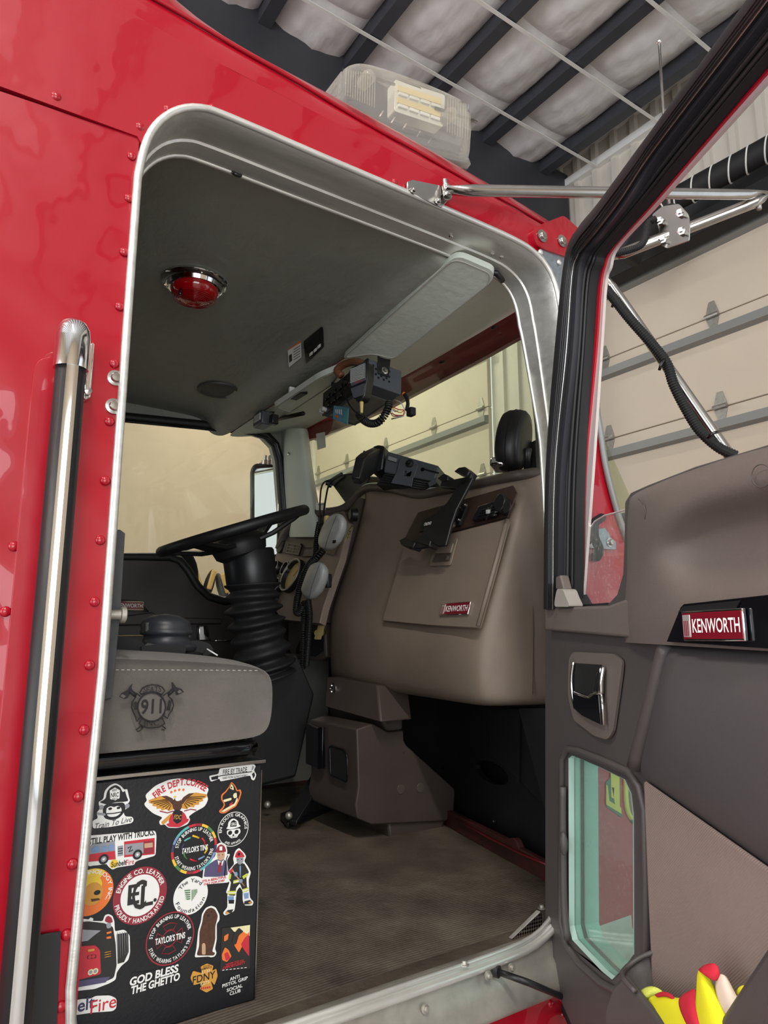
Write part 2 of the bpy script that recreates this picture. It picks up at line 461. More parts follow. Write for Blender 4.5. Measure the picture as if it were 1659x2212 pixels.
def scuffs(mname, col, scale, thr, stretch):
    m = MATS[mname]; N = m.node_tree.nodes; L = m.node_tree.links; b = N['Principled BSDF']
    src = b.inputs['Base Color'].links[0].from_socket
    tc = N.new('ShaderNodeTexCoord'); mp = N.new('ShaderNodeMapping'); mp.inputs['Scale'].default_value = stretch
    n = N.new('ShaderNodeTexNoise'); n.inputs['Scale'].default_value = scale; n.inputs['Detail'].default_value = 6; n.inputs['Roughness'].default_value = 0.7
    r = N.new('ShaderNodeValToRGB'); r.color_ramp.elements[0].position = thr; r.color_ramp.elements[1].position = thr + 0.03
    mx = N.new('ShaderNodeMix'); mx.data_type = 'RGBA'
    L.new(tc.outputs['Object'], mp.inputs[0]); L.new(mp.outputs[0], n.inputs['Vector']); L.new(n.outputs['Fac'], r.inputs['Fac'])
    L.new(r.outputs['Color'], mx.inputs['Factor']); L.new(src, mx.inputs['A']); mx.inputs['B'].default_value = col
    L.new(mx.outputs['Result'], b.inputs['Base Color'])
scuffs('dash_vinyl', rgb(40, 34, 30), 13, 0.70, (1, 2.2, 1))
scuffs('console_plastic', rgb(36, 30, 27), 9, 0.68, (1, 1, 1))
# ribbed cloth of the door insert: fine diagonal wale
def wale(mname, scale, ang, strength):
    m = MATS[mname]; N = m.node_tree.nodes; L = m.node_tree.links; b = N['Principled BSDF']
    tc = N.new('ShaderNodeTexCoord'); mp = N.new('ShaderNodeMapping'); mp.inputs['Rotation'].default_value = ang
    wv = N.new('ShaderNodeTexWave'); wv.inputs['Scale'].default_value = scale; wv.bands_direction = 'Z'
    bp = N.new('ShaderNodeBump'); bp.inputs['Strength'].default_value = strength; bp.inputs['Distance'].default_value = 0.002
    L.new(tc.outputs['Object'], mp.inputs['Vector']); L.new(mp.outputs[0], wv.inputs['Vector'])
    L.new(wv.outputs['Fac'], bp.inputs['Height']); L.new(bp.outputs[0], b.inputs['Normal'])
wale('fabric_trim', 105, (0.8, 0, 0), 0.45)
glassmat('windshield_glass', (0.86, 0.90, 0.80, 1), 0.05, dirt=0.06)
glassmat('side_glass', (0.88, 0.89, 0.84, 1), 0.05, dirt=0.02)
glassmat('door_glass', (0.94, 0.97, 0.96, 1), 0.05, dirt=0.22)
glassmat('teal_glass', (0.74, 0.92, 0.87, 1), 0.06, dirt=0.14, haze=0.05)
glassmat('clear_plastic', (0.93, 0.91, 0.84, 1), 0.16, rough=0.06, haze=0.2)
glassmat('smoke_plastic', (0.5, 0.48, 0.45, 1), 0.06, rough=0.1)

# ------------------------------------------------------------------ the garage
CEIL = 5.8
fl = boxmm('floor', (-7, -6.5, -0.1), (4.7, 8.7, 0), 'concrete'); tag(fl, kind='structure')
def corrugated(name, x, y0, y1, z0, z1, m, pitch=0.2, depth=0.03):
    vs, fs = [], []; y = y0; prof = []
    while y < y1 - 1e-6:
        for dy, d in ((0, 0), (pitch * 0.62, 0), (pitch * 0.68, -depth), (pitch * 0.92, -depth), (pitch * 0.98, 0)):
            if y + dy <= y1: prof.append((y + dy, d))
        y += pitch
    prof.append((y1, 0))
    for yy, d in prof: vs += [(x + d, yy, z0), (x + d, yy, z1)]
    n = len(prof)
    for i in range(n - 1): fs.append((2 * i, 2 * i + 2, 2 * i + 3, 2 * i + 1))
    return mk(name, vs, fs, m)
FX = 4.6
wf = corrugated('wall_front', FX, -6.5, 8.7, 4.60, CEIL + 0.4, 'wall_metal'); tag(wf, kind='structure')
for nm, a, b, m_ in (('wall_pier', 3.53, 4.86, 'wall_metal'), ('wall_corner', 8.42, 8.7, 'wall_metal')):
    o = corrugated(nm, FX + 0.01, a, b, 0, 4.72, m_); tag(o, kind='structure')
o = boxmm('wall_left', (-7, 8.6, 0), (4.7, 8.7, CEIL + 0.4), 'wall_tan'); tag(o, kind='structure')
# near wall with its open bay (daylight) between the two piers
o = boxmm('wall_right', (0.8, -6.5, 0), (4.7, -6.4, CEIL + 0.4), 'wall_tan'); tag(o, kind='structure')
o = boxmm('wall_right_header', (-7, -6.5, 4.4), (0.8, -6.4, CEIL + 0.4), 'wall_tan'); tag(o, kind='structure')
o = boxmm('wall_right_pier', (-7, -6.5, 0), (-4, -6.4, 4.4), 'wall_tan'); tag(o, kind='structure')
o = boxmm('wall_back_header', (-7.1, -6.5, 4.7), (-7.0, 8.7, CEIL + 0.4), 'wall_tan'); tag(o, kind='structure')
# junction trim between ceiling and front wall, dark frame column, header beam
o = boxmm('trim_1', (FX - 0.06, -6.5, CEIL - 0.11), (FX + 0.02, 8.6, CEIL - 0.04), 'strap_white'); tag(o, kind='structure')
o = boxmm('beam_header', (FX - 0.09, -6.5, 4.73), (FX - 0.04, 8.6, 4.98), 'purlin'); tag(o, kind='structure')
o = boxmm('beam_rafter', (-7, 3.76, 5.05), (FX - 0.02, 3.98, CEIL + 0.02), 'purlin'); tag(o, kind='structure')
o = boxmm('column_frame', (FX - 0.30, 3.74, 0), (FX - 0.02, 4.02, 5.2), 'purlin'); tag(o, kind='structure')

# ceiling: deck, purlins, straps, and the quilted insulation panels between them
ce = boxmm('ceiling', (-7, -6.5, CEIL + 0.14), (4.7, 8.7, CEIL + 0.2), 'insulation'); tag(ce, kind='structure')
PUR = [0.24 + 0.67 * i for i in range(-11, 7)]
STR = [2.18 + 0.62 * i for i in range(-14, 11)]
for i, x in enumerate(PUR):
    o = boxmm('purlin', (x - 0.045, -6.5, CEIL - 0.10), (x + 0.045, 8.6, CEIL + 0.13), 'purlin', ce)
for y in STR:
    if 0.2 < y < 5.2: boxmm('strap', (-1.2, y - 0.012, CEIL - 0.115), (FX - 0.04, y + 0.012, CEIL - 0.108), 'strap_white', ce)
def puff(x0, x1, y0, y1, seed):
    rnd = random.Random(seed); vs, fs = [], []; n = 11
    ph = [rnd.uniform(0, 6.28) for _ in range(6)]; amp = rnd.uniform(0.075, 0.11)
    for i in range(n + 1):
        for j in range(n + 1):
            u, v = i / n, j / n
            b = (math.sin(math.pi * u) ** 0.55) * (0.052 + amp * 0.5 * math.sin(math.pi * v) ** 0.6)
            wr = 0.008 * math.sin(19 * u + 5 * v + ph[0]) + 0.006 * math.sin(27 * v - 9 * u + ph[1]) + 0.005 * math.sin(33 * u + 15 * v + ph[2])
            edge = min(1.0, 6 * min(u, 1 - u)) * min(1.0, 5 * min(v, 1 - v))
            vs.append((x0 + (x1 - x0) * u, y0 + (y1 - y0) * v, CEIL + 0.03 - b + wr * edge))
    for i in range(n):
        for j in range(n):
            a = i * (n + 1) + j
            fs.append((a, a + 1, a + n + 2, a + n + 1))
    return mk('insulation_panel', vs, fs, 'insulation', ce, smooth=True)
s = 0
for i in range(len(PUR) - 1):
    for j in range(len(STR) - 1):
        if PUR[i] > -1.2 and STR[j] > 0.2 and STR[j + 1] < 5.4 and PUR[i + 1] < FX + 0.1:
            s += 1; puff(PUR[i] + 0.03, min(PUR[i + 1] - 0.03, FX), STR[j], STR[j + 1], s)
# the rest of the ceiling blanket, out of the picture
for a, b, c_, d in ((-7, FX, -6.5, 0.32), (-7, -1.1, 0.32, 8.6), (-1.1, FX, 5.28, 8.6)):
    boxmm('insulation_panel', (a, c_, CEIL - 0.03), (b, d, CEIL + 0.03), 'insulation', ce)

# overhead doors: sections, struts, hinges
def overhead(name, y0, y1, ztop, label, ys):
    r = bpy.data.objects.new(name, None); link(r, Vector((FX, (y0 + y1) / 2, 0))); tag(r, label=label, kind='structure')
    h = 0.68; z = ztop; hs = None
    k = 0
    while z > 0.05:
        lo = max(0.0, z - h + 0.006)
        boxmm('section', (FX - 0.05, y0, lo), (FX, y1, z), 'overhead_panel', r, bev=0.006)
        if k % 1 == 0:
            zz = z - 0.13
            vs, fs = tubedata([(FX - 0.075, y0, zz), (FX - 0.075, y1, zz)], 1.0, prof=[(-0.045, 0.025), (0.045, 0.025), (0.03, -0.03), (-0.03, -0.03)], up=(0, 0, 1))
            mk('strut', vs, fs, 'strut_grey', r)
        for yy in ys:
            if hs is None:
                v1, f1 = slabdata([(0, -0.02, -0.11), (0, 0.02, -0.11), (0, 0.045, -0.03), (0, 0.045, 0.03), (0, 0.02, 0.11), (0, -0.02, 0.11), (0, -0.045, 0.03), (0, -0.045, -0.03)], (-0.012, 0, 0))
                v2, f2 = tubedata([(-0.02, -0.05, 0), (-0.02, 0.05, 0)], 0.018, 8)
                n_ = len(v1)
                me = mk('hinge', list(v1) + list(v2), f1 + [tuple(q + n_ for q in f) for f in f2], 'galvanised', r)
                me.location = (FX - 0.064, yy, lo); WL[me.name] = Vector(me.location); hs = me
                me.data.transform(Matrix.Translation((0, 0, -0.11)))
            else:
                share('hinge', hs, (FX - 0.064, yy, lo), par=r)
        z -= h; k += 1
    return r
overhead('door_1', 4.86, 8.42, 4.60, 'beige sectional overhead door seen through the windshield', (4.96, 5.72, 6.65, 7.55, 8.32))
overhead('door_2', -1.2, 3.53, 4.60, 'beige sectional overhead door beyond the open cab door', (3.45, 2.51, 1.4, 0.2, -1.0))
# exhaust extraction hose along the header, with its white tracer rings
hp = [PX(1360, 560, 4.0), PX(1430, 455, 4.15), PX(1500, 408, 4.2), PX(1580, 365, 4.25), PX(1659, 322, 4.3), PX(1800, 245, 4.35), PX(2100, 120, 4.4)]
eh = tube('exhaust_hose', hp, 0.082, 'black_matte', seg=16, smooth=8)
tag(eh, 'thick black ribbed exhaust hose with white tracer rings hanging below the ceiling', 'hose')
sp = smoothpath(hp, 8); fr = frames(sp)
for i in range(8, len(sp) - 2, 4):
    t_, n_, b_ = fr[i]
    tube('tracer_ring', [sp[i] + (n_ * math.cos(a) + b_ * math.sin(a)) * 0.084 + t_ * 0.03 * math.cos(a) for a in [2 * math.pi * q / 20 for q in range(20)]], 0.006, 'strap_white', eh, seg=5, closed=True)
rl = boxmm('hose_rail', (FX - 0.30, -6.4, 4.44), (FX - 0.16, 3.5, 4.60), 'black_matte', bev=0.01)
tag(rl, 'black steel rail under the exhaust hose above the overhead door', 'rail')
# linear lamps on the ceiling
for x, y, lab in ((-2.6, 1.2, 'long white linear ceiling lamp behind the truck'), (-0.9, -2.2, 'long white linear ceiling lamp beside the open cab'), (3.0, 6.6, 'long white linear ceiling lamp near the far wall')):
    en = 70 if y > 5 else 150
    lt = thing('ceiling_lamp', lab, 'lamp', (x, y, CEIL - 0.22), 'linear lamps on the ceiling')
    boxmm('housing', (x - 0.1, y - 1.2, CEIL - 0.20), (x + 0.1, y + 1.2, CEIL - 0.12), 'strap_white', lt)
    boxmm('diffuser', (x - 0.08, y - 1.18, CEIL - 0.23), (x + 0.08, y + 1.18, CEIL - 0.20), 'lamp_glow', lt)
    for dy in (-0.9, 0.9): tube('hanger', [(x, y + dy, CEIL - 0.12), (x, y + dy, CEIL)], 0.006, 'steel', lt, seg=6)
    a_ = area('ceiling_lamp_light', (x, y, CEIL - 0.24), (0, 0, -1), 0.16, 2.3, en, (1.0, 0.95, 0.86)); parent(a_, lt)

# firefighting gear hung on the far wall, seen through the driver's window
GZ = PY(455, 1305, 8.1).z - 0.16
for i, (px, py, rz, m_) in enumerate(((424, 1270, 0.35, 'black_matte'), (451, 1264, -0.25, 'black_matte'), (480, 1272, 0.35, 'rubber_worn'))):
    p = PY(px, py, 8.1)
    b_ = thing('gear_boot', ('tan-striped black boot on the shelf beyond the driver window', 'middle black boot with tan stripe beyond the driver window', 'grey black boot beside the steering column beyond the driver window')[i], 'boot', p, 'boots seen through the driver window')
    ax = (Vector((math.cos(rz), 0, math.sin(rz))), Vector((0, 1, 0)), Vector((-math.sin(rz), 0, math.cos(rz))))
    ellip('shaft', p, ax, (0.060, 0.07, 0.20), m_, b_)
    box('stripe', p + Vector((0, -0.09, 0.06)), (0.06, 0.04, 0.24), 'boot_tan', b_, ax, bev=0.015)
    box('toe', Vector((p.x + 0.01, p.y - 0.04, GZ + 0.05)), (0.115, 0.24, 0.10), 'glove_lime' if i == 1 else 'black_matte', b_, bev=0.03)
p = PY(455, 1305, 8.1)
gs = boxmm('gear_shelf', (p.x - 1.2, 7.9, p.z - 0.22), (p.x + 0.9, 8.58, p.z - 0.16), 'steel'); tag(gs, 'grey steel shelf on the far wall carrying boots', 'shelf')
for dx in (-1.0, 0.7):
    boxmm('bracket', (p.x + dx, 7.95, p.z - 0.5), (p.x + dx + 0.04, 8.58, p.z - 0.22), 'steel', gs)
# ------------------------------------------------------------------ the truck cab: shell, opening, roof, interior linings
SY = 1.10
truck = thing('fire_truck', 'red riveted fire truck cab with its passenger doorway open', 'truck', (0.8, 1.9, 0))
def hole_path():
    """outer edge of the doorway in (x, z): up the rear post, over the header, down the front pillar, along the sill"""
    P = [(0.244, 1.035), (0.244, 1.6), (0.244, 2.0), (0.244, 2.36), (0.246, 2.43), (0.256, 2.49), (0.275, 2.534), (0.305, 2.570), (0.345, 2.593), (0.40, 2.600),
         (0.60, 2.602), (0.80, 2.605), (1.00, 2.607), (1.12, 2.606), (1.185, 2.598), (1.235, 2.573), (1.266, 2.530), (1.280, 2.470), (1.286, 2.40), (1.292, 2.25), (1.297, 2.10), (1.301, 1.9),
         (1.302, 1.7), (1.302, 1.36), (1.295, 1.25), (1.270, 1.16), (1.22, 1.095), (1.14, 1.052), (1.03, 1.037), (0.7, 1.035), (0.4, 1.035)]
    return P
HP = [(p.x, p.y) for p in smoothpath([Vector((x, z, 0)) for x, z in hole_path()], 3, True)]
def seamz(x): return 2.4765 + 0.056 * (x - 0.036)
# lower side panel (behind the doorway), with the sill panel below the opening
RIV = [(122, 208), (363, 235), (303, 273), (459, 232), (563, 279), (661, 319), (752, 358), (853, 392), (985, 460), (1058, 492), (285, 337), (279, 428), (269, 544), (259, 662), (247, 786), (237, 910), (228, 1038), (217, 1167),
       (205, 1300), (194, 1437), (182, 1577), (170, 1721), (157, 1867), (144, 2020), (132, 2175), (12, 1321), (30, 1180), (1213, 2155), (1190, 2168), (1078, 2192), (1218, 2192)]
DENT = [(PY(px, py, SY), random.Random(px * 7 + py).uniform(0.5, 1.0)) for px, py in RIV if px < 300 and py > 330]
# the sheet round each rivet is pulled in a little
XL = -0.16
vs, fs = slabdata([(-3.2, SY, 0.35), (1.7, SY, 0.35), (1.7, SY, 0.952), (XL, SY, 0.952), (XL, SY, seamz(XL)), (-3.2, SY, seamz(-1.6))], (0, 0.02, 0))
n0 = len(vs); nx_, nz_ = 66, 250; x1_ = 0.2445
for i in range(nx_ + 1):
    for j in range(nz_ + 1):
        x = XL + (x1_ - XL) * i / nx_; z = 0.952 + (seamz(x) - 0.952) * j / nz_; d = 0.0
        for p, a in DENT:
            r2 = (x - p.x) ** 2 + (z - p.z) ** 2
            if r2 < 0.012: d += a * (0.0022 * math.exp(-r2 / (2 * 0.020 ** 2)))
        e = min(1.0, i / 5.0)
        d += e * 0.0007 * (math.sin(z * 21 + x * 9) * math.sin(x * 26 + z * 5 + 1) + 0.6 * math.sin(z * 47 + x * 31))
        vs.append(Vector((x, SY + d * e, z)))
for i in range(nx_):
    for j in range(nz_):
        a = n0 + i * (nz_ + 1) + j; fs.append((a, a + 1, a + nz_ + 2, a + nz_ + 1))
lp = mk('side_panel', vs, fs, 'red_paint', truck, smooth=True)
lp.data.set_sharp_from_angle(angle=math.radians(40))
# upper panel lapping over it, cut round the doorway corner
up = [(-3.2, seamz(-1.6)), (0.240, seamz(0.240))] + [(x, z) for x, z in HP[14:64]] + [(1.335, 1.9), (1.345, 2.655), (1.2, 2.67), (0.76, 2.69), (0.4, 2.70), (-0.2, 2.76), (-1.6, 2.9), (-3.2, 2.9)]
upp = slab('shoulder_panel', [(x, SY - 0.004, z) for x, z in up], (0, 0.02, 0), 'red_paint', truck)
# rounded shoulder and roof, lofted from the side panel up to the crown
def itp(x, tab):
    if x <= tab[0][0]: return tab[0][1]
    for (a, b), (c, d) in zip(tab, tab[1:]):
        if x <= c:
            t = (x - a) / (c - a); t = t * t * (3 - 2 * t) * 0.5 + t * 0.5
            return b + (d - b) * t
    return tab[-1][1]
T0 = [(-1.6, 2.9), (-0.2, 2.76), (0.4, 2.70), (0.76, 2.69), (1.2, 2.67), (1.62, 2.62)]
T1 = [(-1.6, 3.1), (-0.2, 2.86), (0.26, 2.79), (0.46, 2.772), (0.76, 2.745), (1.1, 2.722), (1.4, 2.695), (1.62, 2.66)]
T2 = [(-1.6, 3.5), (-0.2, 3.12), (0.12, 2.99), (0.26, 2.925), (0.40, 2.862), (0.52, 2.862), (0.70, 2.862), (1.09, 2.838), (1.38, 2.806), (1.62, 2.74)]
XS = [-3.2, -1.6, -1.0, -0.5, -0.2, 0.0, 0.12, 0.2, 0.26, 0.32, 0.4, 0.5, 0.62, 0.76, 0.9, 1.05, 1.2, 1.32, 1.40, 1.45, 1.49, 1.52]
rings = []
for x in XS:
    a, b, c = itp(x, T0), itp(x, T1), itp(x, T2)
    off = 0.0 if x <= 1.40 else {1.45: 0.05, 1.49: 0.14, 1.52: 0.26}[x]
    rings.append([Vector(v) for v in ((x, SY - 0.004, a), (x, SY, (a + b) / 2), (x, 1.112, b - 0.012), (x, 1.122, b + 0.004), (x, 1.134, b + 0.022), (x, 1.158, (b + c) / 2 + 0.006), (x, 1.20, c), (x, 1.27, c + 0.03), (x, 1.40, c + 0.05), (x, 1.75, c + 0.07), (x, 2.15, c + 0.07), (x, 2.62, c + 0.03), (x, 2.85, c - 0.08), (x, 2.92, c - 0.15), (x, 2.93, c - 0.2))])
    rings[-1] = [Vector((p.x, p.y + off * (1 - (p.y - 1.1) / 0.9), p.z)) if p.y < 2.0 else Vector((p.x, p.y - off * (p.y - 2.0) / 0.93, p.z)) for p in rings[-1]]
vs, fs = loftdata(rings, closed=False, caps=False)
roof = mk('roof', vs, fs, 'red_paint', truck, smooth=True, sub=1)
tube('drip_bead', [Vector((x, 1.1105, itp(x, T1) - 0.006)) for x in [-1.2 + 0.05 * i for i in range(52)]], 0.0045, 'red_paint', roof, seg=8)
# rivets along the doorway, the seam and the sill
v, f = [], []
for i in range(5):
    th = math.pi / 2 * i / 4
    for j in range(12):
        a = 2 * math.pi * j / 12
        v.append((0.0075 * math.cos(th) * math.cos(a), -0.0042 * math.sin(th), 0.0075 * math.cos(th) * math.sin(a)))
for i in range(4):
    for j in range(12): f.append((i * 12 + j, i * 12 + (j + 1) % 12, (i + 1) * 12 + (j + 1) % 12, (i + 1) * 12 + j))
rv0 = None
for px, py in RIV:
    hi = py < 330 or px > 800 and py < 600 or (px > 450 and py < 600)
    p = PY(px, py, SY - (0.004 if hi else 0.0)); pr = upp if hi else lp
    if rv0 is None:
        rv0 = mk('rivet', v, f, 'red_paint', pr, smooth=True); rv0.location = p; WL[rv0.name] = p
        rv0.data.transform(Matrix.Translation((0, -0.002, -0.0075)))
    else: share('rivet', rv0, p, par=pr)
# two washered bolts on the rear post
def bolt(c, n, par, rw=0.011, m='steel', name='bolt'):
    c = Vector(c)
    w_ = lathe(name, c, n, [(rw, 0), (rw, 0.0022), (rw * 0.62, 0.0026), (rw * 0.60, 0.007), (rw * 0.5, 0.0085), (0.0002, 0.0088)], m, par, seg=18)
    return w_
for px, py in ((249, 817), (245, 878)): bolt(PY(px, py, SY), (0, -1, 0), lp, 0.0125)
# dark plate low on the side behind the rail
slab('step_plate', [PY(70, 2020, SY - 0.002), PY(131, 2010, SY - 0.002), PY(118, 2320, SY - 0.002), PY(30, 2320, SY - 0.002)], (0, -0.003, 0), 'black_plastic', lp, bev=0.001)
# pressed vertical swage behind the grab rail
sw = [PY(72, 800, SY), PY(84, 778, SY), PY(118, 772, SY), PY(150, 790, SY), PY(60, 2300, SY), PY(-70, 2300, SY)]
slab('swage', sw, (0, -0.006, 0), 'red_paint', lp, rnd=0.012, bev=0.005, bseg=3)

# polished doorway frame: outer bead, deep jamb, inner bead
N_ = len(HP)
pc = Vector((0.8, 0, 1.8))
def ring(y, ins):
    out = []
    for i in range(N_):
        a, b, c = Vector((HP[i - 1][0], 0, HP[i - 1][1])), Vector((HP[i][0], 0, HP[i][1])), Vector((HP[(i + 1) % N_][0], 0, HP[(i + 1) % N_][1]))
        t = (c - a).normalized(); n = Vector((t.z, 0, -t.x))
        g = min(1.0, max(0.06, (b.z - 1.04) / 0.20)); g = g * g * (3 - 2 * g)
        flare = 0.045 * (y - SY) / 0.12 * min(1.0, max(0.0, (2.47 - b.z) / 0.3)) if (b.x > 1.25 and y > SY) else 0.0
        out.append(Vector((b.x + n.x * ins + flare, SY + (y - SY) * (g if y > SY else 1), b.z + n.z * ins)))
    return out
frm = mk('doorway_frame', *loftdata([ring(SY - 0.008, -0.004), ring(SY - 0.010, 0.004), ring(SY, 0.009), ring(SY + 0.03, 0.010), ring(SY + 0.075, 0.010), ring(SY + 0.078, 0.014), ring(SY + 0.120, 0.016), ring(SY + 0.124, 0.010), ring(SY + 0.13, -0.02)], caps=False), 'aluminium', truck, smooth=True)
try: frm.data.set_sharp_from_angle(angle=math.radians(50))
except Exception: pass
tube('outer_bead', ring(SY - 0.005, 0.001), 0.0070, 'aluminium', frm, seg=10, closed=True)
tube('inner_bead', ring(SY + 0.122, 0.015), 0.005, 'aluminium', frm, seg=8, closed=True)
for px, py in ((520, 301), (501, 325), (531, 331), (630, 347), (609, 368), (974, 510), (1063, 548), (1083, 555)):
    p = PZ(px, py, 2.5955); lathe('screw', p, (0, 0, -1), [(0.0055, 0), (0.0055, 0.0015), (0.003, 0.0032), (0.0012, 0.003), (0.0002, 0.0012)], 'chrome', frm, seg=12)
for px, py in ((1161, 691), (1184, 922)):
    p = PX(px, py, 1.285 if py < 800 else 1.34); lathe('screw', p, (-1, 0, -0.15), [(0.009, 0), (0.0085, 0.003), (0.004, 0.006), (0.002, 0.004), (0.0002, 0.003)], 'aluminium_worn', frm, seg=14)
# sill plate with its folded lower lip
vs, fs = [], []
prof = [(1.125, 1.050), (1.112, 1.052), (1.102, 1.046), (1.097, 1.036), (1.096, 1.012), (1.086, 1.004), (1.074, 0.962), (1.078, 0.950), (1.10, 0.946)]
for x in (0.20, 0.62, 0.625, 0.9, 1.2, 1.42):
    vs += [(x, y, z) for y, z in prof]
k = len(prof)
for i in range(5):
    for j in range(k - 1): fs.append((i * k + j, i * k + j + 1, (i + 1) * k + j + 1, (i + 1) * k + j))
sill = mk('sill_plate', vs, fs, 'aluminium_worn', truck, smooth=True)
for px, py in ((918, 2179), (1054, 2107), (1104, 2090)):
    bolt(PY(px, py, 1.085), (0, -1, 0.2), sill, 0.008, 'aluminium_worn', 'rivet')
# tread kick plate rising into the front corner of the sill
kp = slab('kick_plate', [PY(960, 2122, 1.135), PY(1010, 2098, 1.135), PY(1090, 2045, 1.135), PY(1168, 1968, 1.135), PY(1175, 2052, 1.135), PY(1140, 2095, 1.135), PY(1060, 2118, 1.135)], (0, 0.012, 0), 'aluminium', truck, bev=0.002)
mat('tread', rgb(150, 138, 134), 0.35, 1.0)
m = MATS['tread']; N = m.node_tree.nodes; L = m.node_tree.links
tc = N.new('ShaderNodeTexCoord'); mp_ = N.new('ShaderNodeMapping'); mp_.inputs['Rotation'].default_value = (0, 0.75, 0)
ck = N.new('ShaderNodeTexChecker'); ck.inputs['Scale'].default_value = 210; ck.inputs[1].default_value = rgb(205, 200, 198); ck.inputs[2].default_value = rgb(70, 52, 56)
L.new(tc.outputs['Object'], mp_.inputs[0]); L.new(mp_.outputs[0], ck.inputs[0]); L.new(ck.outputs[0], N['Principled BSDF'].inputs['Base Color'])
slab('tread_strip', [PY(1000, 2102, 1.134), PY(1090, 2043, 1.134), PY(1168, 1970, 1.134), PY(1170, 1998, 1.134), PY(1095, 2078, 1.134), PY(1040, 2108, 1.134)], (0, -0.002, 0), 'tread', kp)

# floor mat: fine ribs running fore and aft
vs, fs = [], []
MZ = 1.046; n = 190; y0, y1 = 1.155, 2.75
prof = []
for i in range(n):
    y = y0 + (y1 - y0) * i / n; d = (y1 - y0) / n
    prof += [(y, 0.0), (y + d * 0.35, 0.0028), (y + d * 0.65, 0.0028)]
prof.append((y1, 0)); k = len(prof)
NXR = 24
for xi in range(NXR + 1):
    x = 0.25 + (1.62 - 0.25) * xi / NXR
    for y, h in prof:
        vs.append((x, y + 0.006 * math.sin(x * 7 + y * 2) - 0.02 * (x - 0.6) ** 2, MZ + h + 0.004 * math.sin(x * 6.0 + 1) * math.sin(y * 5)))
for xi in range(NXR):
    for j in range(k - 1): fs.append((xi * k + j, xi * k + j + 1, (xi + 1) * k + j + 1, (xi + 1) * k + j))
fm = mk('floor_mat', vs, fs, 'mat_rubber'); tag(fm, 'worn ribbed rubber mat covering the cab floor', 'mat')
bord = slab('mat_border', [(0.25, 1.112, MZ - .001), (1.38, 1.112, MZ - .001), (1.38, 1.165, MZ - .001), (0.25, 1.165, MZ - .001)], (0, 0, 0.004), 'mat_rubber', fm, bev=0.002)
for px, py in ((1003, 2085), (1170, 1963)): bolt(PZ(px, py, MZ + 0.004), (0, 0, 1), fm, 0.009, 'aluminium_worn', 'snap')
boxmm('floor_pan', (-0.9, 1.10, 0.98), (1.62, 2.92, 1.040), 'red_dirty', truck)

# firewall lining, red toe strip
fa, fb = Vector((1.527, 1.871, MZ)), Vector((1.405, 1.345, MZ)); fd = (fb - fa).normalized(); fn = Vector((fd.y, -fd.x, 0))
if fn.x > 0: fn = -fn
def PF(px, py, k=0.0, lean=0.0): return PL(px, py, fa + fn * k, fn + Vector((0, 0, lean)))
strip = slab('toe_strip', [PF(940, 1770), PF(1030, 1825), PF(1185, 1911), PF(1185, 1868), PF(1120, 1832), PF(1115, 1818), PF(1108, 1810), PF(1090, 1812), PF(1000, 1768), PF(940, 1738)], -fn * 0.02, 'red_dirty', truck, bev=0.003)
tube('edge', [PF(985, 1770, 0.004), PF(1060, 1812, 0.004), PF(1120, 1842, 0.004), PF(1185, 1870, 0.004)], 0.003, 'red_inner', strip, seg=6)
fwl = slab('firewall', [PF(820, 1440, -0.06), PF(1190, 1440, -0.06), PF(1190, 1960, -0.06), PF(820, 1830, -0.06)], -fn * 0.02, 'firewall', truck,
           holes=[[PF(1062 + 36 * math.cos(a) - 4 * math.sin(a), 1669 + 22 * math.sin(a) + 16 * math.cos(a), -0.06) for a in [2 * math.pi * q / 20 for q in range(20)]],
                  [PF(*q, -0.06) for q in ((918, 1620), (930, 1626), (960, 1655), (958, 1664), (935, 1650))]])
slab('lining', [PF(1057, 1530, -0.045), PF(1180, 1530, -0.045), PF(1180, 1745, -0.045), PF(1122, 1690, -0.045), PF(1058, 1630, -0.045)], -fn * 0.012, 'firewall', fwl, bev=0.004)
slab('duct', [PF(1020, 1620, -0.12), PF(1110, 1620, -0.12), PF(1110, 1730, -0.12), PF(1020, 1730, -0.12)], -fn * 0.01, 'dark_void', fwl)
slab('brace', [PF(1122, 1535, -0.040), PF(1126, 1535, -0.040), PF(1123, 1692, -0.040), PF(1119, 1692, -0.040)], fn * 0.004, 'black_plastic', fwl)
boxmm('cowl_bulkhead', (1.635, 1.16, 1.04), (1.65, 2.86, 2.0), 'firewall', truck)
bolt(PF(1068, 1775, -0.058), fn, fwl, 0.012, 'black_plastic', 'plug')
slab('kick_trim', [PX(1120, 1530, 1.44), PX(1200, 1530, 1.44), PX(1200, 1960, 1.44), PX(1188, 1960, 1.44), PX(1180, 1760, 1.44)], (0.1, 0, 0), 'firewall', truck)

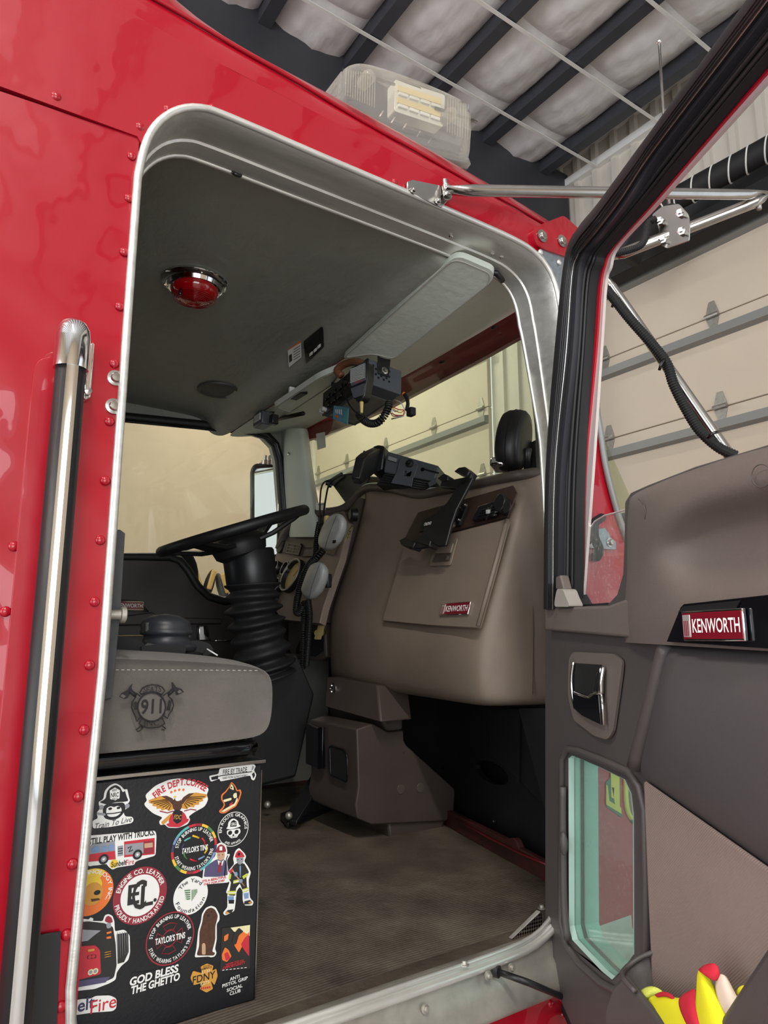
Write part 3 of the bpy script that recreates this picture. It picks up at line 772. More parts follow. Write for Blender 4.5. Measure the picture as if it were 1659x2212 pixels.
# driver side: lining with the side window, gasket, pillar
DY = 2.86
def Q(px, py, y=DY): return PY(px, py, y)
win = [Q(150, 893), Q(270, 903), Q(420, 918), Q(540, 931), Q(572, 941), Q(592, 962), Q(601, 995), Q(606, 1060), Q(612, 1130), Q(612, 1200), Q(604, 1290), Q(480, 1300), Q(447, 1290), Q(424, 1268), Q(402, 1232), Q(385, 1212), Q(362, 1205), Q(150, 1203)]
lin_ = slab('side_lining', [(-0.6, DY, 1.04), (1.66, DY, 1.04), (1.66, DY, 1.96), (1.47, DY, 2.04), (1.47, DY, 2.75), (-0.6, DY, 2.75)], (0, 0.06, 0), 'headliner', truck, holes=[win])
gw = [Vector((p.x, DY - 0.012, p.z)) for p in win]
tube('window_gasket', gw, 0.021, 'rubber', lin_, seg=10, closed=True)
tube('gasket_lip', [Vector((p.x, DY - 0.03, p.z - 0.022 if i < 5 else p.z)) for i, p in enumerate(gw[:11])], 0.006, 'black_gloss', lin_, seg=6)
slab('side_glass', [Vector((p.x, DY + 0.03, p.z)) for p in win], (0, 0.004, 0), 'side_glass', lin_)
tube('vent_post', [Q(606, 1000, DY + 0.035), Q(600, 1190, DY + 0.035)], 0.008, 'chrome', lin_, seg=8)
# grey padded A pillar on the driver side
rows = []
for (xl, xr, yy) in ((597, 662, 925), (602, 668, 985), (608, 676, 1040), (616, 684, 1085), (624, 694, 1135), (626, 700, 1160)):
    rows.append([PX(xl - 8, yy, 1.42), PX(xl, yy, 1.37), PX((xl + xr) / 2 - 8, yy, 1.34), PX(xr - 6, yy, 1.37), PX(xr, yy + 2, 1.43), PX(xr + 4, yy + 2, 1.47)])
pil = net('pillar_trim', rows, 'vinyl_pale', truck, sub=2)
lathe('screw', PX(624, 980, 1.343), (-1, -0.5, 0), [(0.007, 0), (0.006, 0.003), (0.0002, 0.004)], 'steel', pil, seg=12)

# headliner with the step down to the overhead console and windshield header
hl = [(-0.9, 2.60), (0.5, 2.615), (0.93, 2.607), (0.965, 2.600), (0.985, 2.592), (1.000, 2.575), (1.020, 2.552), (1.045, 2.540), (1.09, 2.540), (1.20, 2.560), (1.32, 2.588), (1.44, 2.618), (1.47, 2.622), (1.48, 2.645)]
ysl = [1.226, 1.232, 1.27, 1.5, 1.9, 2.4, 2.7, 2.875]
def tip(y): return 0.035 * max(0.0, (1.9 - y) / 0.7)
def crown(y): return 0.012 * math.sin(math.pi * (y - 1.2) / 1.68)
def hz(x, y, z): return (0.05 if y == 1.226 else 0.0) + z + crown(y) * (1 if x < 1.0 else 0.5) + tip(y) * min(1.0, max(0.0, (x - 0.98) / 0.07))
rows = [[Vector((x, y, hz(x, y, z))) for x, z in hl[:9]] for y in ysl]
hd = net('headliner', rows, 'headliner', truck, sub=2)
rows = [[Vector((x, y, hz(x, y, z) - (0.003 if i == 0 else 0.0))) for i, (x, z) in enumerate(hl[8:])] for y in ysl]
hh = net('windshield_header', rows, 'vinyl_pale', truck, sub=2)
for px, py in ((955, 782), (1067, 707)): lathe('clip', PX(px, py, 1.42), (-1, -0.4, -0.6), [(0.012, 0), (0.010, 0.004), (0.0002, 0.006)], 'black_plastic', hh, seg=10, sy=0.45)
tube('coat_hook', [PZ(502, 372, 2.585), PZ(508, 376, 2.575), PZ(518, 380, 2.58), PZ(522, 376, 2.592)], 0.004, 'black_plastic', hd, seg=6)
# shaded bead on the console fold
# windshield, gasket, and red visor lip outside it
def W(px, py, k=0.0):
    n = Vector((-1, 0, -0.42)).normalized(); return PL(px, py, Vector((1.46, 0, 2.59)) + n * k, n)
wsp = [Vector((1.448, 1.30, 2.63)), Vector((1.448, 2.84, 2.63)), Vector((1.70, 2.88, 2.02)), Vector((1.70, 1.22, 2.02))]
ws = slab('windshield', wsp, Vector((1, 0, 0.42)).normalized() * 0.005, 'windshield_glass', truck)
lip = [PX(655, 925, 1.62), PX(760, 885, 1.62), PX(880, 825, 1.62), PX(1000, 765, 1.62), PX(1145, 690, 1.62)]
vs = []
lo_px = [(640, 960), (700, 938), (770, 912), (844, 878), (950, 822), (1050, 769), (1150, 712)]
vs = [PX(a, b, 1.60) for a, b in lo_px]; n = len(vs)
top = [Vector((1.50, p.y, 2.76)) for p in vs]
mk('sun_shade', vs + top + [p + Vector((0.02, 0, 0)) for p in vs] + [p + Vector((0.02, 0, 0.01)) for p in top],
   [(i, i + 1, n + i + 1, n + i) for i in range(n - 1)] + [(2 * n + i, 2 * n + i + 1, 3 * n + i + 1, 3 * n + i) for i in range(n - 1)] + [(i, i + 1, 2 * n + i + 1, 2 * n + i) for i in range(n - 1)], 'red_inner', truck)
# passenger A pillar behind the frame, cowl and hood outside
tube('pillar_cover', [(1.33, 1.235, 2.52), (1.36, 1.24, 2.3), (1.40, 1.25, 2.05), (1.44, 1.26, 1.8), (1.45, 1.26, 1.4)], 0.03, 'headliner_dark', truck, seg=10)
CY = 1.098
cw = slab('cowl_panel', [PY(1258, 880, CY), PY(1284, 880, CY), PY(1294, 940, CY), PY(1306, 1010, CY), PY(1330, 1104, CY), PY(1352, 1170, CY), PY(1450, 1300, CY), PY(1490, 2420, CY), Vector((1.307, CY, 0.90)), Vector((1.307, CY, 1.95))], (0, 0.015, 0), 'red_paint', truck)
tube('cowl_gasket', [PY(1288, 880, CY - 0.008), PY(1298, 940, CY - 0.008), PY(1309, 1010, CY - 0.008), PY(1333, 1104, CY - 0.008), PY(1356, 1170, CY - 0.008)], 0.008, 'strut_grey', cw, seg=8, smooth=4)
boxmm('hood', (1.66, 1.27, 0.7), (4.1, 2.78, 1.70), 'red_paint', truck, bev=0.12)
# mirror foot plate bolted to the cowl
zp = slab('foot_plate', [PY(1262, 1150, CY - 0.004), PY(1302, 1140, CY - 0.004), PY(1311, 1152, CY - 0.004), PY(1314, 1160, CY - 0.004), PY(1327, 1172, CY - 0.004), PY(1327, 1188, CY - 0.004), PY(1262, 1184, CY - 0.004)], (0, -0.006, 0), 'zinc', truck, bev=0.001)
for px, py in ((1268, 1171), (1317, 1172)): bolt(PY(px, py, CY - 0.010), (0, -1, 0), zp, 0.012)
tube('conduit', [PY(1300, 1118, CY - 0.02), PY(1285, 1130, CY - 0.03), PY(1284, 1160, CY - 0.03), PY(1294, 1185, CY - 0.03), PY(1290, 1202, CY - 0.02), PY(1282, 1204, CY)], 0.011, 'black_matte', zp, seg=10, smooth=6)
# lettering on the cowl seen through the low door window, running up the panel
def CT(px, py, k=0.0): return PY(px, py, CY - 0.001 - k)
lt_ = slab('letter', [CT(1309, 1738, .001), CT(1342, 1758, .001), CT(1341, 1745, .001), CT(1338, 1742, .001), CT(1337, 1640, .001), CT(1318, 1630, .001), CT(1320, 1722, .001), CT(1325, 1725, .001), CT(1326, 1702, .001), CT(1321, 1700, .001), CT(1328, 1737, .001), CT(1316, 1730, .001), CT(1312, 1697, .001), CT(1309, 1695, .001)], (0, -0.001, 0), 'lime_letter', cw)
slab('letter_shade', [CT(1310, 1743), CT(1342, 1766), CT(1343, 1750), CT(1339, 1744), CT(1339, 1640), CT(1318, 1630), CT(1318, 1680), CT(1308, 1690)], (0, -0.0008, 0), 'green_letter', cw)
tube('letter', [CT(1352, 1600, .001), CT(1351, 1690, .001), CT(1353, 1738, .001), CT(1360, 1762, .001), CT(1374, 1776, .001)], 0.0065, 'lime_letter', cw, seg=6, smooth=5)
tube('letter_shade', [CT(1354, 1600, 0), CT(1354, 1690, 0), CT(1356, 1742, 0), CT(1363, 1768, 0), CT(1376, 1782, 0)], 0.0065, 'green_letter', cw, seg=6, smooth=5)
# rear wall of the cab, driver-side skin
boxmm('rear_wall', (-0.92, 1.12, 1.0), (-0.88, 2.90, 2.7), 'headliner_dark', truck)
# ------------------------------------------------------------------ overhead: dome lamp, speaker, console panel, visors, radios
c = Vector((0.563, 1.755, 2.618))
dl = thing('dome_light', 'round red dome lamp with chrome ring on the cab ceiling', 'lamp', c)
lathe('chrome_ring', c, (0, 0, -1), [(0.088, 0), (0.090, 0.004), (0.084, 0.010), (0.074, 0.012), (0.070, 0.022), (0.062, 0.024), (0.060, 0.0)], 'chrome', dl, seg=40)
ln = lathe('lens', c, (0, 0, -1), [(0.064, 0.012), (0.064, 0.028), (0.060, 0.040), (0.048, 0.050), (0.030, 0.056), (0.0005, 0.058)], 'dome_red', dl, seg=40)
for q in range(9):
    r_ = 0.008 + 0.006 * q
    tube('ridge', [c + Vector((r_ * math.cos(a), r_ * math.sin(a), -0.0585 + 0.012 * (r_ / 0.064) ** 2)) for a in [2 * math.pi * t / 28 for t in range(28)]], 0.0007, 'dome_red', ln, seg=4, closed=True)
for a in (0.6, 2.5, 4.6): lathe('screw', c + Vector((0.079 * math.cos(a), 0.079 * math.sin(a), -0.010)), (0, 0, -1), [(0.004, 0), (0.003, 0.003), (0.0002, 0.0035)], 'steel', dl, seg=10)
tube('switch', [c + Vector((-0.045, -0.028, -0.045)), c + Vector((-0.050, -0.034, -0.066))], 0.0035, 'black_gloss', dl, seg=8)

c = PZ(474, 842, 2.612)
sk = thing('ceiling_speaker', 'round dark speaker set into the cab ceiling', 'speaker', c)
lathe('bezel', c, (0, 0, -1), [(0.085, 0), (0.084, 0.006), (0.070, 0.010), (0.066, 0.006)], 'headliner_dark', sk, seg=36)
lathe('grille', c, (0, 0, -1), [(0.067, 0.0), (0.066, 0.006), (0.03, 0.009), (0.0004, 0.010)], 'headliner_dark', sk, seg=36)

# small control panel and notice on the console face
def CF(px, py, k=0.0):
    n = Vector((-0.75, 0, -0.66)).normalized(); return PL(px, py, Vector((0.995, 0, 2.587)) + n * (k - 0.004), n)
cn = Vector((-0.75, 0, -0.66)).normalized()
cp = slab('control_panel', [CF(655, 738, .01), CF(695, 705, .01), CF(697, 752, .01), CF(661, 786, .01)], -cn * 0.012, 'black_gloss', rnd=0.008, bev=0.002)
tag(cp, 'small black overhead switch panel between ceiling and visor', 'switch panel')
for px, py in ((671, 765), (680, 757), (688, 749)):
    slab('rocker', [CF(px - 3, py - 1, .014), CF(px + 3, py - 6, .014), CF(px + 3, py + 1, .014), CF(px - 3, py + 6, .014)], -cn * 0.004, 'white_print', cp, bev=0.001)
slab('dial_recess', [CF(660, 742, .011), CF(690, 716, .011), CF(691, 738, .011), CF(662, 764, .011)], -cn * 0.002, 'dark_void', cp, rnd=0.006)
no = slab('notice_label', [CF(621, 748, .009), CF(649, 731, .009), CF(651, 772, .009), CF(624, 794, .009)], -cn * 0.001, 'sticker_white')
tag(no, 'white notice label with orange header beside the overhead switch panel', 'label')
slab('header', [CF(621, 748, .0095), CF(649, 731, .0095), CF(649.5, 740, .0095), CF(622, 757, .0095)], -cn * 0.0008, 'orange_tape', no)
slab('pictogram', [CF(624, 768, .0095), CF(630, 764, .0095), CF(631, 779, .0095), CF(625, 784, .0095)], -cn * 0.0008, 'print_black', no)
for q in range(5):
    y = 757 + q * 5.5
    slab('print', [CF(634, y - 2, .0095), CF(648, y - 11, .0095), CF(648, y - 9.5, .0095), CF(634, y - .5, .0095)], -cn * 0.0006, 'print_black', no)

# sun visors
def visor(name, label, pts, m='vinyl_pale', z0=2.540):
    ps = []
    for px, py, x in pts: ps.append(PX(px, py, x))
    t = thing(name, label, 'visor', ps[0])
    P = fillet(ps, 0.03, 5); n = (P[5] - P[0]).cross(P[-6] - P[0]).normalized()
    cen = sum(P, Vector()) / len(P)
    # flatten on their mean plane
    nn = Vector()
    for i in range(len(P)): nn += (P[i] - cen).cross(P[(i + 1) % len(P)] - cen)
    nn.normalize()
    if nn.z > 0: nn = -nn
    P = [p - nn * (p - cen).dot(nn) for p in P]
    slab('board', P, -nn * 0.018, m, t, bev=0.007, bseg=3)
    k = [p + (cen - p).normalized() * 0.012 + nn * 0.0012 for p in P]
    tube('stitching', k, 0.0016, 'seam_thread', t, seg=5, closed=True)
    return t, P, nn
pv, P_, nn = visor('sun_visor', 'grey padded sun visor folded up above the passenger windshield', [(738, 770, 1.055), (985, 552, 1.02), (1068, 586, 1.12), (1062, 612, 1.14), (850, 772, 1.17), (800, 776, 1.10)])
pc_ = PX(833, 768, 1.19); lathe('clip', pc_, (-0.3, -0.9, -0.2), [(0.011, -0.01), (0.011, 0.012), (0.008, 0.016), (0.0003, 0.017)], 'chrome', pv, seg=14)
tube('pivot', [PX(1050, 588, 1.15), PX(1072, 590, 1.16), PX(1085, 606, 1.20)], 0.008, 'black_plastic', pv, seg=8)
dv, P_, nn = visor('sun_visor', 'grey sun visor on the driver side with a small black box on it', [(592, 884, 1.035), (690, 812, 1.03), (745, 795, 1.07), (722, 832, 1.15), (625, 890, 1.15)])
tube('pivot', [PX(655, 893, 1.2), PX(600, 905, 1.22), PX(575, 915, 1.25)], 0.009, 'black_plastic', dv, seg=8)
rm = box('toll_tag', PX(645, 851, 1.06), (0.03, 0.085, 0.022), 'black_plastic', bev=0.004); tag(rm, 'small black remote box clipped to the driver visor', 'remote')
box('clip', PX(630, 845, 1.055), (0.02, 0.012, 0.03), 'sticker_white', rm, bev=0.002)
# dash camera at the driver corner
c = PX(568, 908, 1.10)
dc = thing('dash_camera', 'small grey and black camera box at the driver-side ceiling corner', 'camera', c)
box('body', c, (0.05, 0.085, 0.055), 'device_grey', dc, bev=0.006)
box('screen', c + Vector((-0.027, -0.005, 0.004)), (0.006, 0.06, 0.03), 'mic_grey', dc, bev=0.003)
box('bracket', c + Vector((0.01, 0.02, 0.04)), (0.06, 0.09, 0.02), 'black_plastic', dc, bev=0.004)
tube('arm', [c + Vector((0, 0.03, 0.03)), c + Vector((0.02, 0.05, 0.07))], 0.008, 'black_plastic', dc, seg=8)
box('connector', c + Vector((0.02, -0.06, -0.01)), (0.03, 0.03, 0.04), 'black_plastic', dc, bev=0.005)

# overhead siren amplifier on its bracket, hand microphone, coiled cord
rc = Vector((1.145, 1.815, 2.432))
ra = Matrix.Rotation(0.10, 3, 'Y') @ Matrix.Rotation(-0.12, 3, 'X')
rax = tuple(ra @ a for a in WX)
sr = thing('siren_amplifier', 'black overhead siren control box hanging under the passenger visor', 'radio', rc)
box('case', rc, (0.125, 0.27, 0.085), 'device_grey', sr, rax, bev=0.003)
fp = box('front_panel', rc - rax[0] * 0.064, (0.006, 0.272, 0.087), 'black_plastic', sr, rax, bev=0.002)
for i, (a, b) in enumerate(((-0.02, 0.012), (0.02, 0.012), (0.06, 0.012), (0.10, 0.012), (0.02, -0.018), (0.06, -0.018), (0.10, -0.018))):
    box('button', rc - rax[0] * 0.069 + rax[1] * a + rax[2] * b, (0.008, 0.026, 0.018), 'black_gloss', fp, rax, bev=0.002)
for a in (0.112, 0.128): lathe('knob', rc - rax[0] * 0.067 + rax[1] * a - rax[2] * 0.03, -rax[0], [(0.008, 0), (0.008, 0.014), (0.006, 0.016), (0.0002, 0.016)], 'mic_grey', fp, seg=12)
# perforated end
for i in range(5):
    for j in range(7):
        if (i + j) % 2 == 0:
            lathe('vent_hole', rc - rax[1] * 0.1352 + rax[0] * (-0.045 + 0.010 * j) + rax[2] * (-0.012 + 0.009 * i), -rax[1], [(0.0042, 0), (0.0042, 0.0006), (0.0002, 0.0007)], 'dark_void', sr, seg=8)
box('label_plate', rc - rax[2] * 0.0435 - rax[1] * -0.02, (0.10, 0.20, 0.001), 'galvanised', sr, rax)
br = slab('bracket', [rc - rax[1] * 0.138 + rax[0] * a + rax[2] * b for a, b in ((-0.03, 0.0), (0.01, 0.0), (0.02, 0.12), (-0.035, 0.12))], -rax[1] * 0.003, 'black_plastic', sr, bev=0.001)
slab('bracket', [rc + rax[1] * 0.138 + rax[0] * a + rax[2] * b for a, b in ((-0.03, 0.0), (0.01, 0.0), (0.02, 0.10), (-0.035, 0.10))], rax[1] * 0.003, 'black_plastic', sr, bev=0.001)
lathe('bracket_knob', rc - rax[1] * 0.140 - rax[0] * 0.008 + rax[2] * 0.015, -rax[1], [(0.012, 0), (0.012, 0.005), (0.007, 0.006), (0.006, 0.011), (0.0002, 0.012)], 'steel', sr, seg=14)
# leather bracket strap above
lh = tube('leather_strap', [PX(738, 812, 1.07), PX(728, 800, 1.06), PX(745, 787, 1.07), PX(770, 782, 1.08), PX(790, 790, 1.09)], 0.012, 'boot_tan', seg=10, smooth=5)
tag(lh, 'brown leather strap looped above the overhead siren box', 'strap'); lh.data.materials[0] = mat('leather', rgb(120, 76, 50), 0.5, var=0.3, vscale=30)
# hand microphone
mc = PX(779, 826, 1.02)
mu = (Vector((0.35, -0.93, 0.08))).normalized(); mz = Vector((0.06, 0.1, 1)).normalized(); mn = mu.cross(mz).normalized()
if mn.x > 0: mn = -mn
mz = mn.cross(mu).normalized()
if mz.z < 0: mz = -mz
hm = thing('hand_microphone', 'black square hand microphone with ribbed grille clipped to the overhead siren box', 'microphone', mc - mz * 0.06)
def MP(a, b, k): return mc + mu * a + mz * b + mn * k
body = [(-0.030, 0.052), (0.030, 0.056), (0.036, 0.046), (0.034, 0.0), (0.028, -0.022), (0.022, -0.055), (0.012, -0.062), (-0.010, -0.062), (-0.020, -0.052), (-0.030, -0.02), (-0.036, 0.0), (-0.037, 0.042)]
slab('body', [MP(a, b, 0.012) for a, b in body], -mn * 0.034, 'black_plastic', hm, bev=0.006, bseg=3)
slab('grille', [MP(a, b, 0.0125) for a, b in ((-0.027, 0.048), (0.029, 0.050), (0.030, -0.008), (-0.024, -0.012))], mn * 0.003, 'device_grey', hm, rnd=0.006, bev=0.001)
for q in range(10):
    b = 0.043 - q * 0.0047
    slab('slat', [MP(-0.025, b, 0.0152), MP(0.027, b + 0.001, 0.0152), MP(0.027, b - 0.0012, 0.0152), MP(-0.025, b - 0.0022, 0.0152)], mn * 0.0025, 'mic_grey', hm)
text('lettering', 'CODE 3', MP(0.003, -0.005, 0.0158), mu if (ray(790, 826) - ray(770, 826)).dot(mu) > 0 else -mu, mz, 'print_red', hm, w=0.026, h=0.0055, bold=0.02)
slab('chin', [MP(a, b, 0.0125) for a, b in ((-0.026, -0.018), (0.028, -0.016), (0.018, -0.052), (-0.014, -0.052))], mn * 0.002, 'device_grey', hm, rnd=0.006, bev=0.001)
box('talk_key', MP(-0.038, 0.02, 0.0), (0.008, 0.036, 0.02), 'black_gloss', hm, (mu, mz, mn), bev=0.003)
lathe('strain_relief', MP(0.0, -0.062, -0.004), -mz, [(0.006, 0), (0.0048, 0.018), (0.004, 0.034), (0.0002, 0.034)], 'knob_tan', hm, seg=12)
# cord: straight drop from the microphone, then the coil up to the box
tube('lead', [MP(0, -0.09, -0.004), PX(784, 890, 1.03), PX(787, 900, 1.04), PX(778, 905, 1.05), PX(773, 900, 1.06)], 0.003, 'rubber', hm, seg=8, smooth=6)
coil('coiled_cord', [PX(775, 896, 1.06), PX(786, 908, 1.06), PX(800, 915, 1.065), PX(817, 912, 1.07), PX(830, 898, 1.08), PX(838, 882, 1.09), PX(841, 868, 1.10)], 0.0092, 0.0030, 24, 'rubber', hm)
tube('lead', [PX(745, 838, 1.05), PX(748, 860, 1.03), PX(760, 882, 1.03), PX(778, 898, 1.04), PX(792, 901, 1.05)], 0.0028, 'rubber', hm, seg=8, smooth=6)
# loose wiring beside it
lw = thing('wire_bundle', 'loose coloured wires with black tape beside the overhead siren box', 'wires', PX(870, 890, 1.2))
for m_, pts in (('wire_red', ((845, 878), (862, 885), (872, 886), (870, 897), (850, 899), (842, 890))), ('wire_yellow', ((846, 880), (858, 889), (866, 891), (873, 886))), ('wire_white', ((844, 884), (852, 896), (868, 899), (875, 890), (866, 870), (850, 863))),
                 ('wire_red', ((843, 892), (856, 897), (871, 897))), ('wire_blue', ((848, 885), (854, 889), (860, 887)))):
    tube('wire', [PX(a, b, 1.19 + 0.004 * i) for i, (a, b) in enumerate(pts)], 0.0014, m_, lw, seg=6, smooth=5)
tube('taped_lead', [PX(848, 848, 1.25), PX(866, 848, 1.25), PX(877, 856, 1.24), PX(881, 872, 1.22), PX(878, 886, 1.21)], 0.006, 'black_matte', lw, seg=8, smooth=5)
for a, b in ((871, 850), (879, 862)): tube('tape_ring', [PX(a, b, 1.243), PX(a + 2, b + 2.5, 1.243)], 0.0068, 'orange_tape', lw, seg=8)
box('plug', PX(888, 890, 1.21), (0.02, 0.026, 0.026), 'black_matte', lw, bev=0.003)
tube('rod', [PX(846, 905, 1.2), PX(872, 899, 1.2)], 0.0022, 'wire_white', lw, seg=6)
# blue card dangling under the box
ca, cb, cc_, cdn = PX(721, 876, 1.07), PX(753, 880, 1.07), PX(751, 917, 1.07), PX(719, 905, 1.07)
bc = slab('blue_card', [ca, cb, cc_, cdn], (0.001, 0, 0), 'card_blue'); tag(bc, 'pale blue card hanging below the overhead siren box', 'card')
slab('square', [PX(725, 896, 1.068), PX(730, 897.5, 1.068), PX(730, 903, 1.068), PX(725, 901.5, 1.068)], (-0.0006, 0, 0), 'orange_tape', bc)
slab('band', [PX(744, 881, 1.068), PX(752, 882, 1.068), PX(750, 914, 1.068), PX(743, 911, 1.068)], (-0.0006, 0, 0), 'print_teal', bc)
for q in range(4): slab('print', [PX(725 + q * 4, 884, 1.068), PX(726.5 + q * 4, 884.5, 1.068), PX(726.5 + q * 4, 893 + q, 1.068), PX(725 + q * 4, 892 + q, 1.068)], (-0.0006, 0, 0), 'white_print', bc)
# windshield sticker (code left blank)
st = slab('windshield_sticker', [W(683, 937, .006), W(702, 933, .006), W(704, 966, .006), W(686, 972, .006)], (-0.001, 0, 0), 'sticker_white'); tag(st, 'small white square sticker in the windshield corner by the pillar', 'sticker')

# ------------------------------------------------------------------ dashboard
db = thing('dashboard', 'taupe moulded dashboard with glove box under the windshield', 'dashboard', (1.45, 2.0, 1.4))
R_ = [  # rows of (px, py, x)
 [(760, 1085, 1.66), (800, 1075, 1.66), (905, 1085, 1.66), (1000, 1070, 1.66), (1080, 1058, 1.66), (1130, 1050, 1.66), (1180, 1044, 1.66)],
 [(770, 1056, 1.50), (800, 1046, 1.49), (905, 1062, 1.48), (1000, 1044, 1.48), (1080, 1030, 1.49), (1130, 1020, 1.50), (1180, 1014, 1.54)],
 [(772, 1066, 1.46), (802, 1056, 1.445), (903, 1075, 1.44), (1000, 1055, 1.44), (1080, 1040, 1.44), (1125, 1030, 1.455), (1180, 1022, 1.52)],
 [(776, 1082, 1.46), (805, 1072, 1.445), (900, 1090, 1.435), (1000, 1072, 1.435), (1085, 1052, 1.435), (1128, 1050, 1.450), (1180, 1040, 1.53)],
 [(756, 1150, 1.425), (785, 1152, 1.400), (882, 1165, 1.392), (990, 1140, 1.392), (1098, 1112, 1.392), (1130, 1115, 1.41), (1180, 1110, 1.52)],
 [(732, 1230, 1.385), (755, 1240, 1.350), (850, 1255, 1.335), (960, 1245, 1.335), (1070, 1230, 1.335), (1108, 1225, 1.36), (1180, 1215, 1.50)],
 [(706, 1300, 1.350), (725, 1312, 1.305), (826, 1345, 1.282), (930, 1350, 1.282), (1035, 1357, 1.282), (1070, 1350, 1.31), (1180, 1340, 1.48)],
 [(700, 1345, 1.335), (715, 1360, 1.285), (815, 1390, 1.262), (930, 1405, 1.262), (1028, 1415, 1.262), (1056, 1410, 1.29), (1180, 1400, 1.46)],
 [(702, 1440, 1.345), (716, 1450, 1.295), (812, 1468, 1.270), (930, 1490, 1.268), (1030, 1510, 1.266), (1058, 1512, 1.29), (1180, 1505, 1.45)],
 [(708, 1475, 1.38), (720, 1478, 1.335), (815, 1498, 1.305), (930, 1517, 1.300), (1036, 1534, 1.296), (1062, 1535, 1.31), (1180, 1531, 1.46)],
 [(712, 1470, 1.60), (724, 1470, 1.60), (815, 1480, 1.60), (930, 1490, 1.60), (1036, 1500, 1.60), (1062, 1502, 1.60), (1180, 1505, 1.60)],
]
rows = []
for r in R_:
    line = [PX(a, b, x) for a, b, x in r]
    first = line[0]
    line = [Vector((1.66, first.y + 0.02, first.z - 0.01))] + line
    rows.append(line)
net('dash_shell', rows, 'dash_vinyl', db, sub=3)
# soft roll along the top, running on as the hood over the gauges
roll = [PX(602, 1186, 1.36), PX(612, 1158, 1.37), PX(630, 1132, 1.38), PX(655, 1116, 1.39), (PX(690, 1107, 1.40)), PX(735, 1101, 1.43), PX(760, 1084, 1.45), PX(778, 1064, 1.46), PX(802, 1052, 1.455), PX(850, 1056, 1.45), PX(905, 1069, 1.445), PX(960, 1060, 1.445), PX(1050, 1041, 1.445), PX(1120, 1027, 1.46), PX(1172, 1020, 1.53)]
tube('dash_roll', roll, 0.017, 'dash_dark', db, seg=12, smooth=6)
# glove box lid
gl = slab('glove_box_lid', [PG(874, 1178, .016), PG(985, 1150, .016), PG(1096, 1121, .016), PG(1064, 1240, .016), PG(1031, 1356, .016), PG(930, 1350, .016), PG(826, 1340, .016), PG(848, 1265, .016)], DASH_N * -0.014, 'dash_vinyl', db, rnd=0.010, bev=0.004, bseg=3)
tube('lid_edge', [PG(1096, 1122, .014), PG(1064, 1240, .014), PG(1033, 1352, .014)], 0.006, 'dash_vinyl', gl, seg=8)
lb = slab('latch_bezel', [PG(945, 1165, .018), PG(990, 1163, .018), PG(974, 1222, .018), PG(928, 1224, .018)], DASH_N * 0.004, 'dash_vinyl', gl, rnd=0.008, bev=0.002)
slab('latch_recess', [PG(950, 1176, .023), PG(981, 1174, .023), PG(971, 1212, .023), PG(934, 1215, .023)], DASH_N * 0.0006, 'dash_dark', lb, rnd=0.005)
slab('latch_paddle', [PG(950, 1176, .024), PG(981, 1174, .024), PG(975, 1195, .024), PG(941, 1197, .024)], DASH_N * 0.005, 'dash_vinyl', lb, rnd=0.005, bev=0.002)
lathe('lock', PG(966, 1206, .024), DASH_N, [(0.008, 0), (0.008, 0.003), (0.006, 0.004), (0.0002, 0.004)], 'dash_dark', lb, seg=14)
DU = Vector((0, -1, 0)); DV = Vector((0.35, 0, 1)).normalized()
def badge(par, O, ux, uy, n, w_, h_, full=True):
    O = Vector(O)
    b_ = box('badge', O, (w_, h_, 0.006), 'chrome', par, (ux, uy, n), bev=0.0015)
    box('field', O + n * 0.0028, (w_ * 0.965, h_ * 0.86, 0.002), 'badge_red', b_, (ux, uy, n))
    box('emblem', O + n * 0.0036 - ux * (w_ * 0.405), (w_ * 0.13, h_ * 0.74, 0.002), 'aluminium', b_, (ux, uy, n), bev=0.0006)
    for q in (-1, 0, 1): box('emblem_bar', O + n * 0.0050 - ux * (w_ * (0.405 - 0.03 * q)) - uy * h_ * 0.08, (w_ * 0.012, h_ * 0.5, 0.001), 'badge_red', b_, (ux, uy, n))
    text('lettering', 'KENWORTH', O + n * 0.0042 + ux * (w_ * 0.075), ux, uy, 'sticker_white', b_, w=w_ * 0.76, h=h_ * 0.46, bold=0.012)
    return b_
badge(gl, PG(983.5, 1315.5, .020), DU, DV, DASH_N, 0.124, 0.038)
# vent strip above the lid
vsx = slab('vent_strip', [PG(872, 1172, .004), PG(905, 1108, .004), PG(1110, 1050, .004), PG(1118, 1066, .004), PG(1098, 1118, .004), PG(985, 1147, .004)], DASH_N * 0.004, 'dash_brown', db)
def vent(par, quad, pod=None):
    v_ = slab('air_vent', [PG(a, b, .012) for a, b in quad], DASH_N * 0.014, 'black_plastic', par, bev=0.002)
    a, b, c, d = [PG(x, y, .0265) for x, y in quad]
    for q in range(1, 5):
        t = q / 5; p, r = a.lerp(d, t), b.lerp(c, t); m_ = (p + r) / 2
        tube('louvre', [p.lerp(r, 0.06), p.lerp(r, 0.94)], 0.0024, 'black_gloss', v_, seg=6)
    tube('louvre_link', [a.lerp(b, 0.5), d.lerp(c, 0.5)], 0.0026, 'black_plastic', v_, seg=6)
    box('thumb_tab', (a + b + c + d) / 4 + DASH_N * 0.004, (0.008, 0.012, 0.012), 'mic_grey', v_, bev=0.001)
    return v_
av = vent(vsx, [(1040, 1098), (1088, 1083), (1074, 1118), (1026, 1128)])
ph = [PG(1094 + 11 * math.cos(a) + 5 * math.sin(a) * -0.6, 1095 + 19 * math.sin(a), .012) for a in [2 * math.pi * q / 18 for q in range(18)]]
pd = slab('vent_knob', ph, DASH_N * 0.03, 'black_plastic', vsx, bev=0.004)
slab('knob_recess', [PG(1094.5 + 7.5 * math.cos(a) - 3 * math.sin(a), 1094 + 14.5 * math.sin(a), .0425) for a in [2 * math.pi * q / 18 for q in range(18)]], DASH_N * 0.0008, 'dark_void', pd)
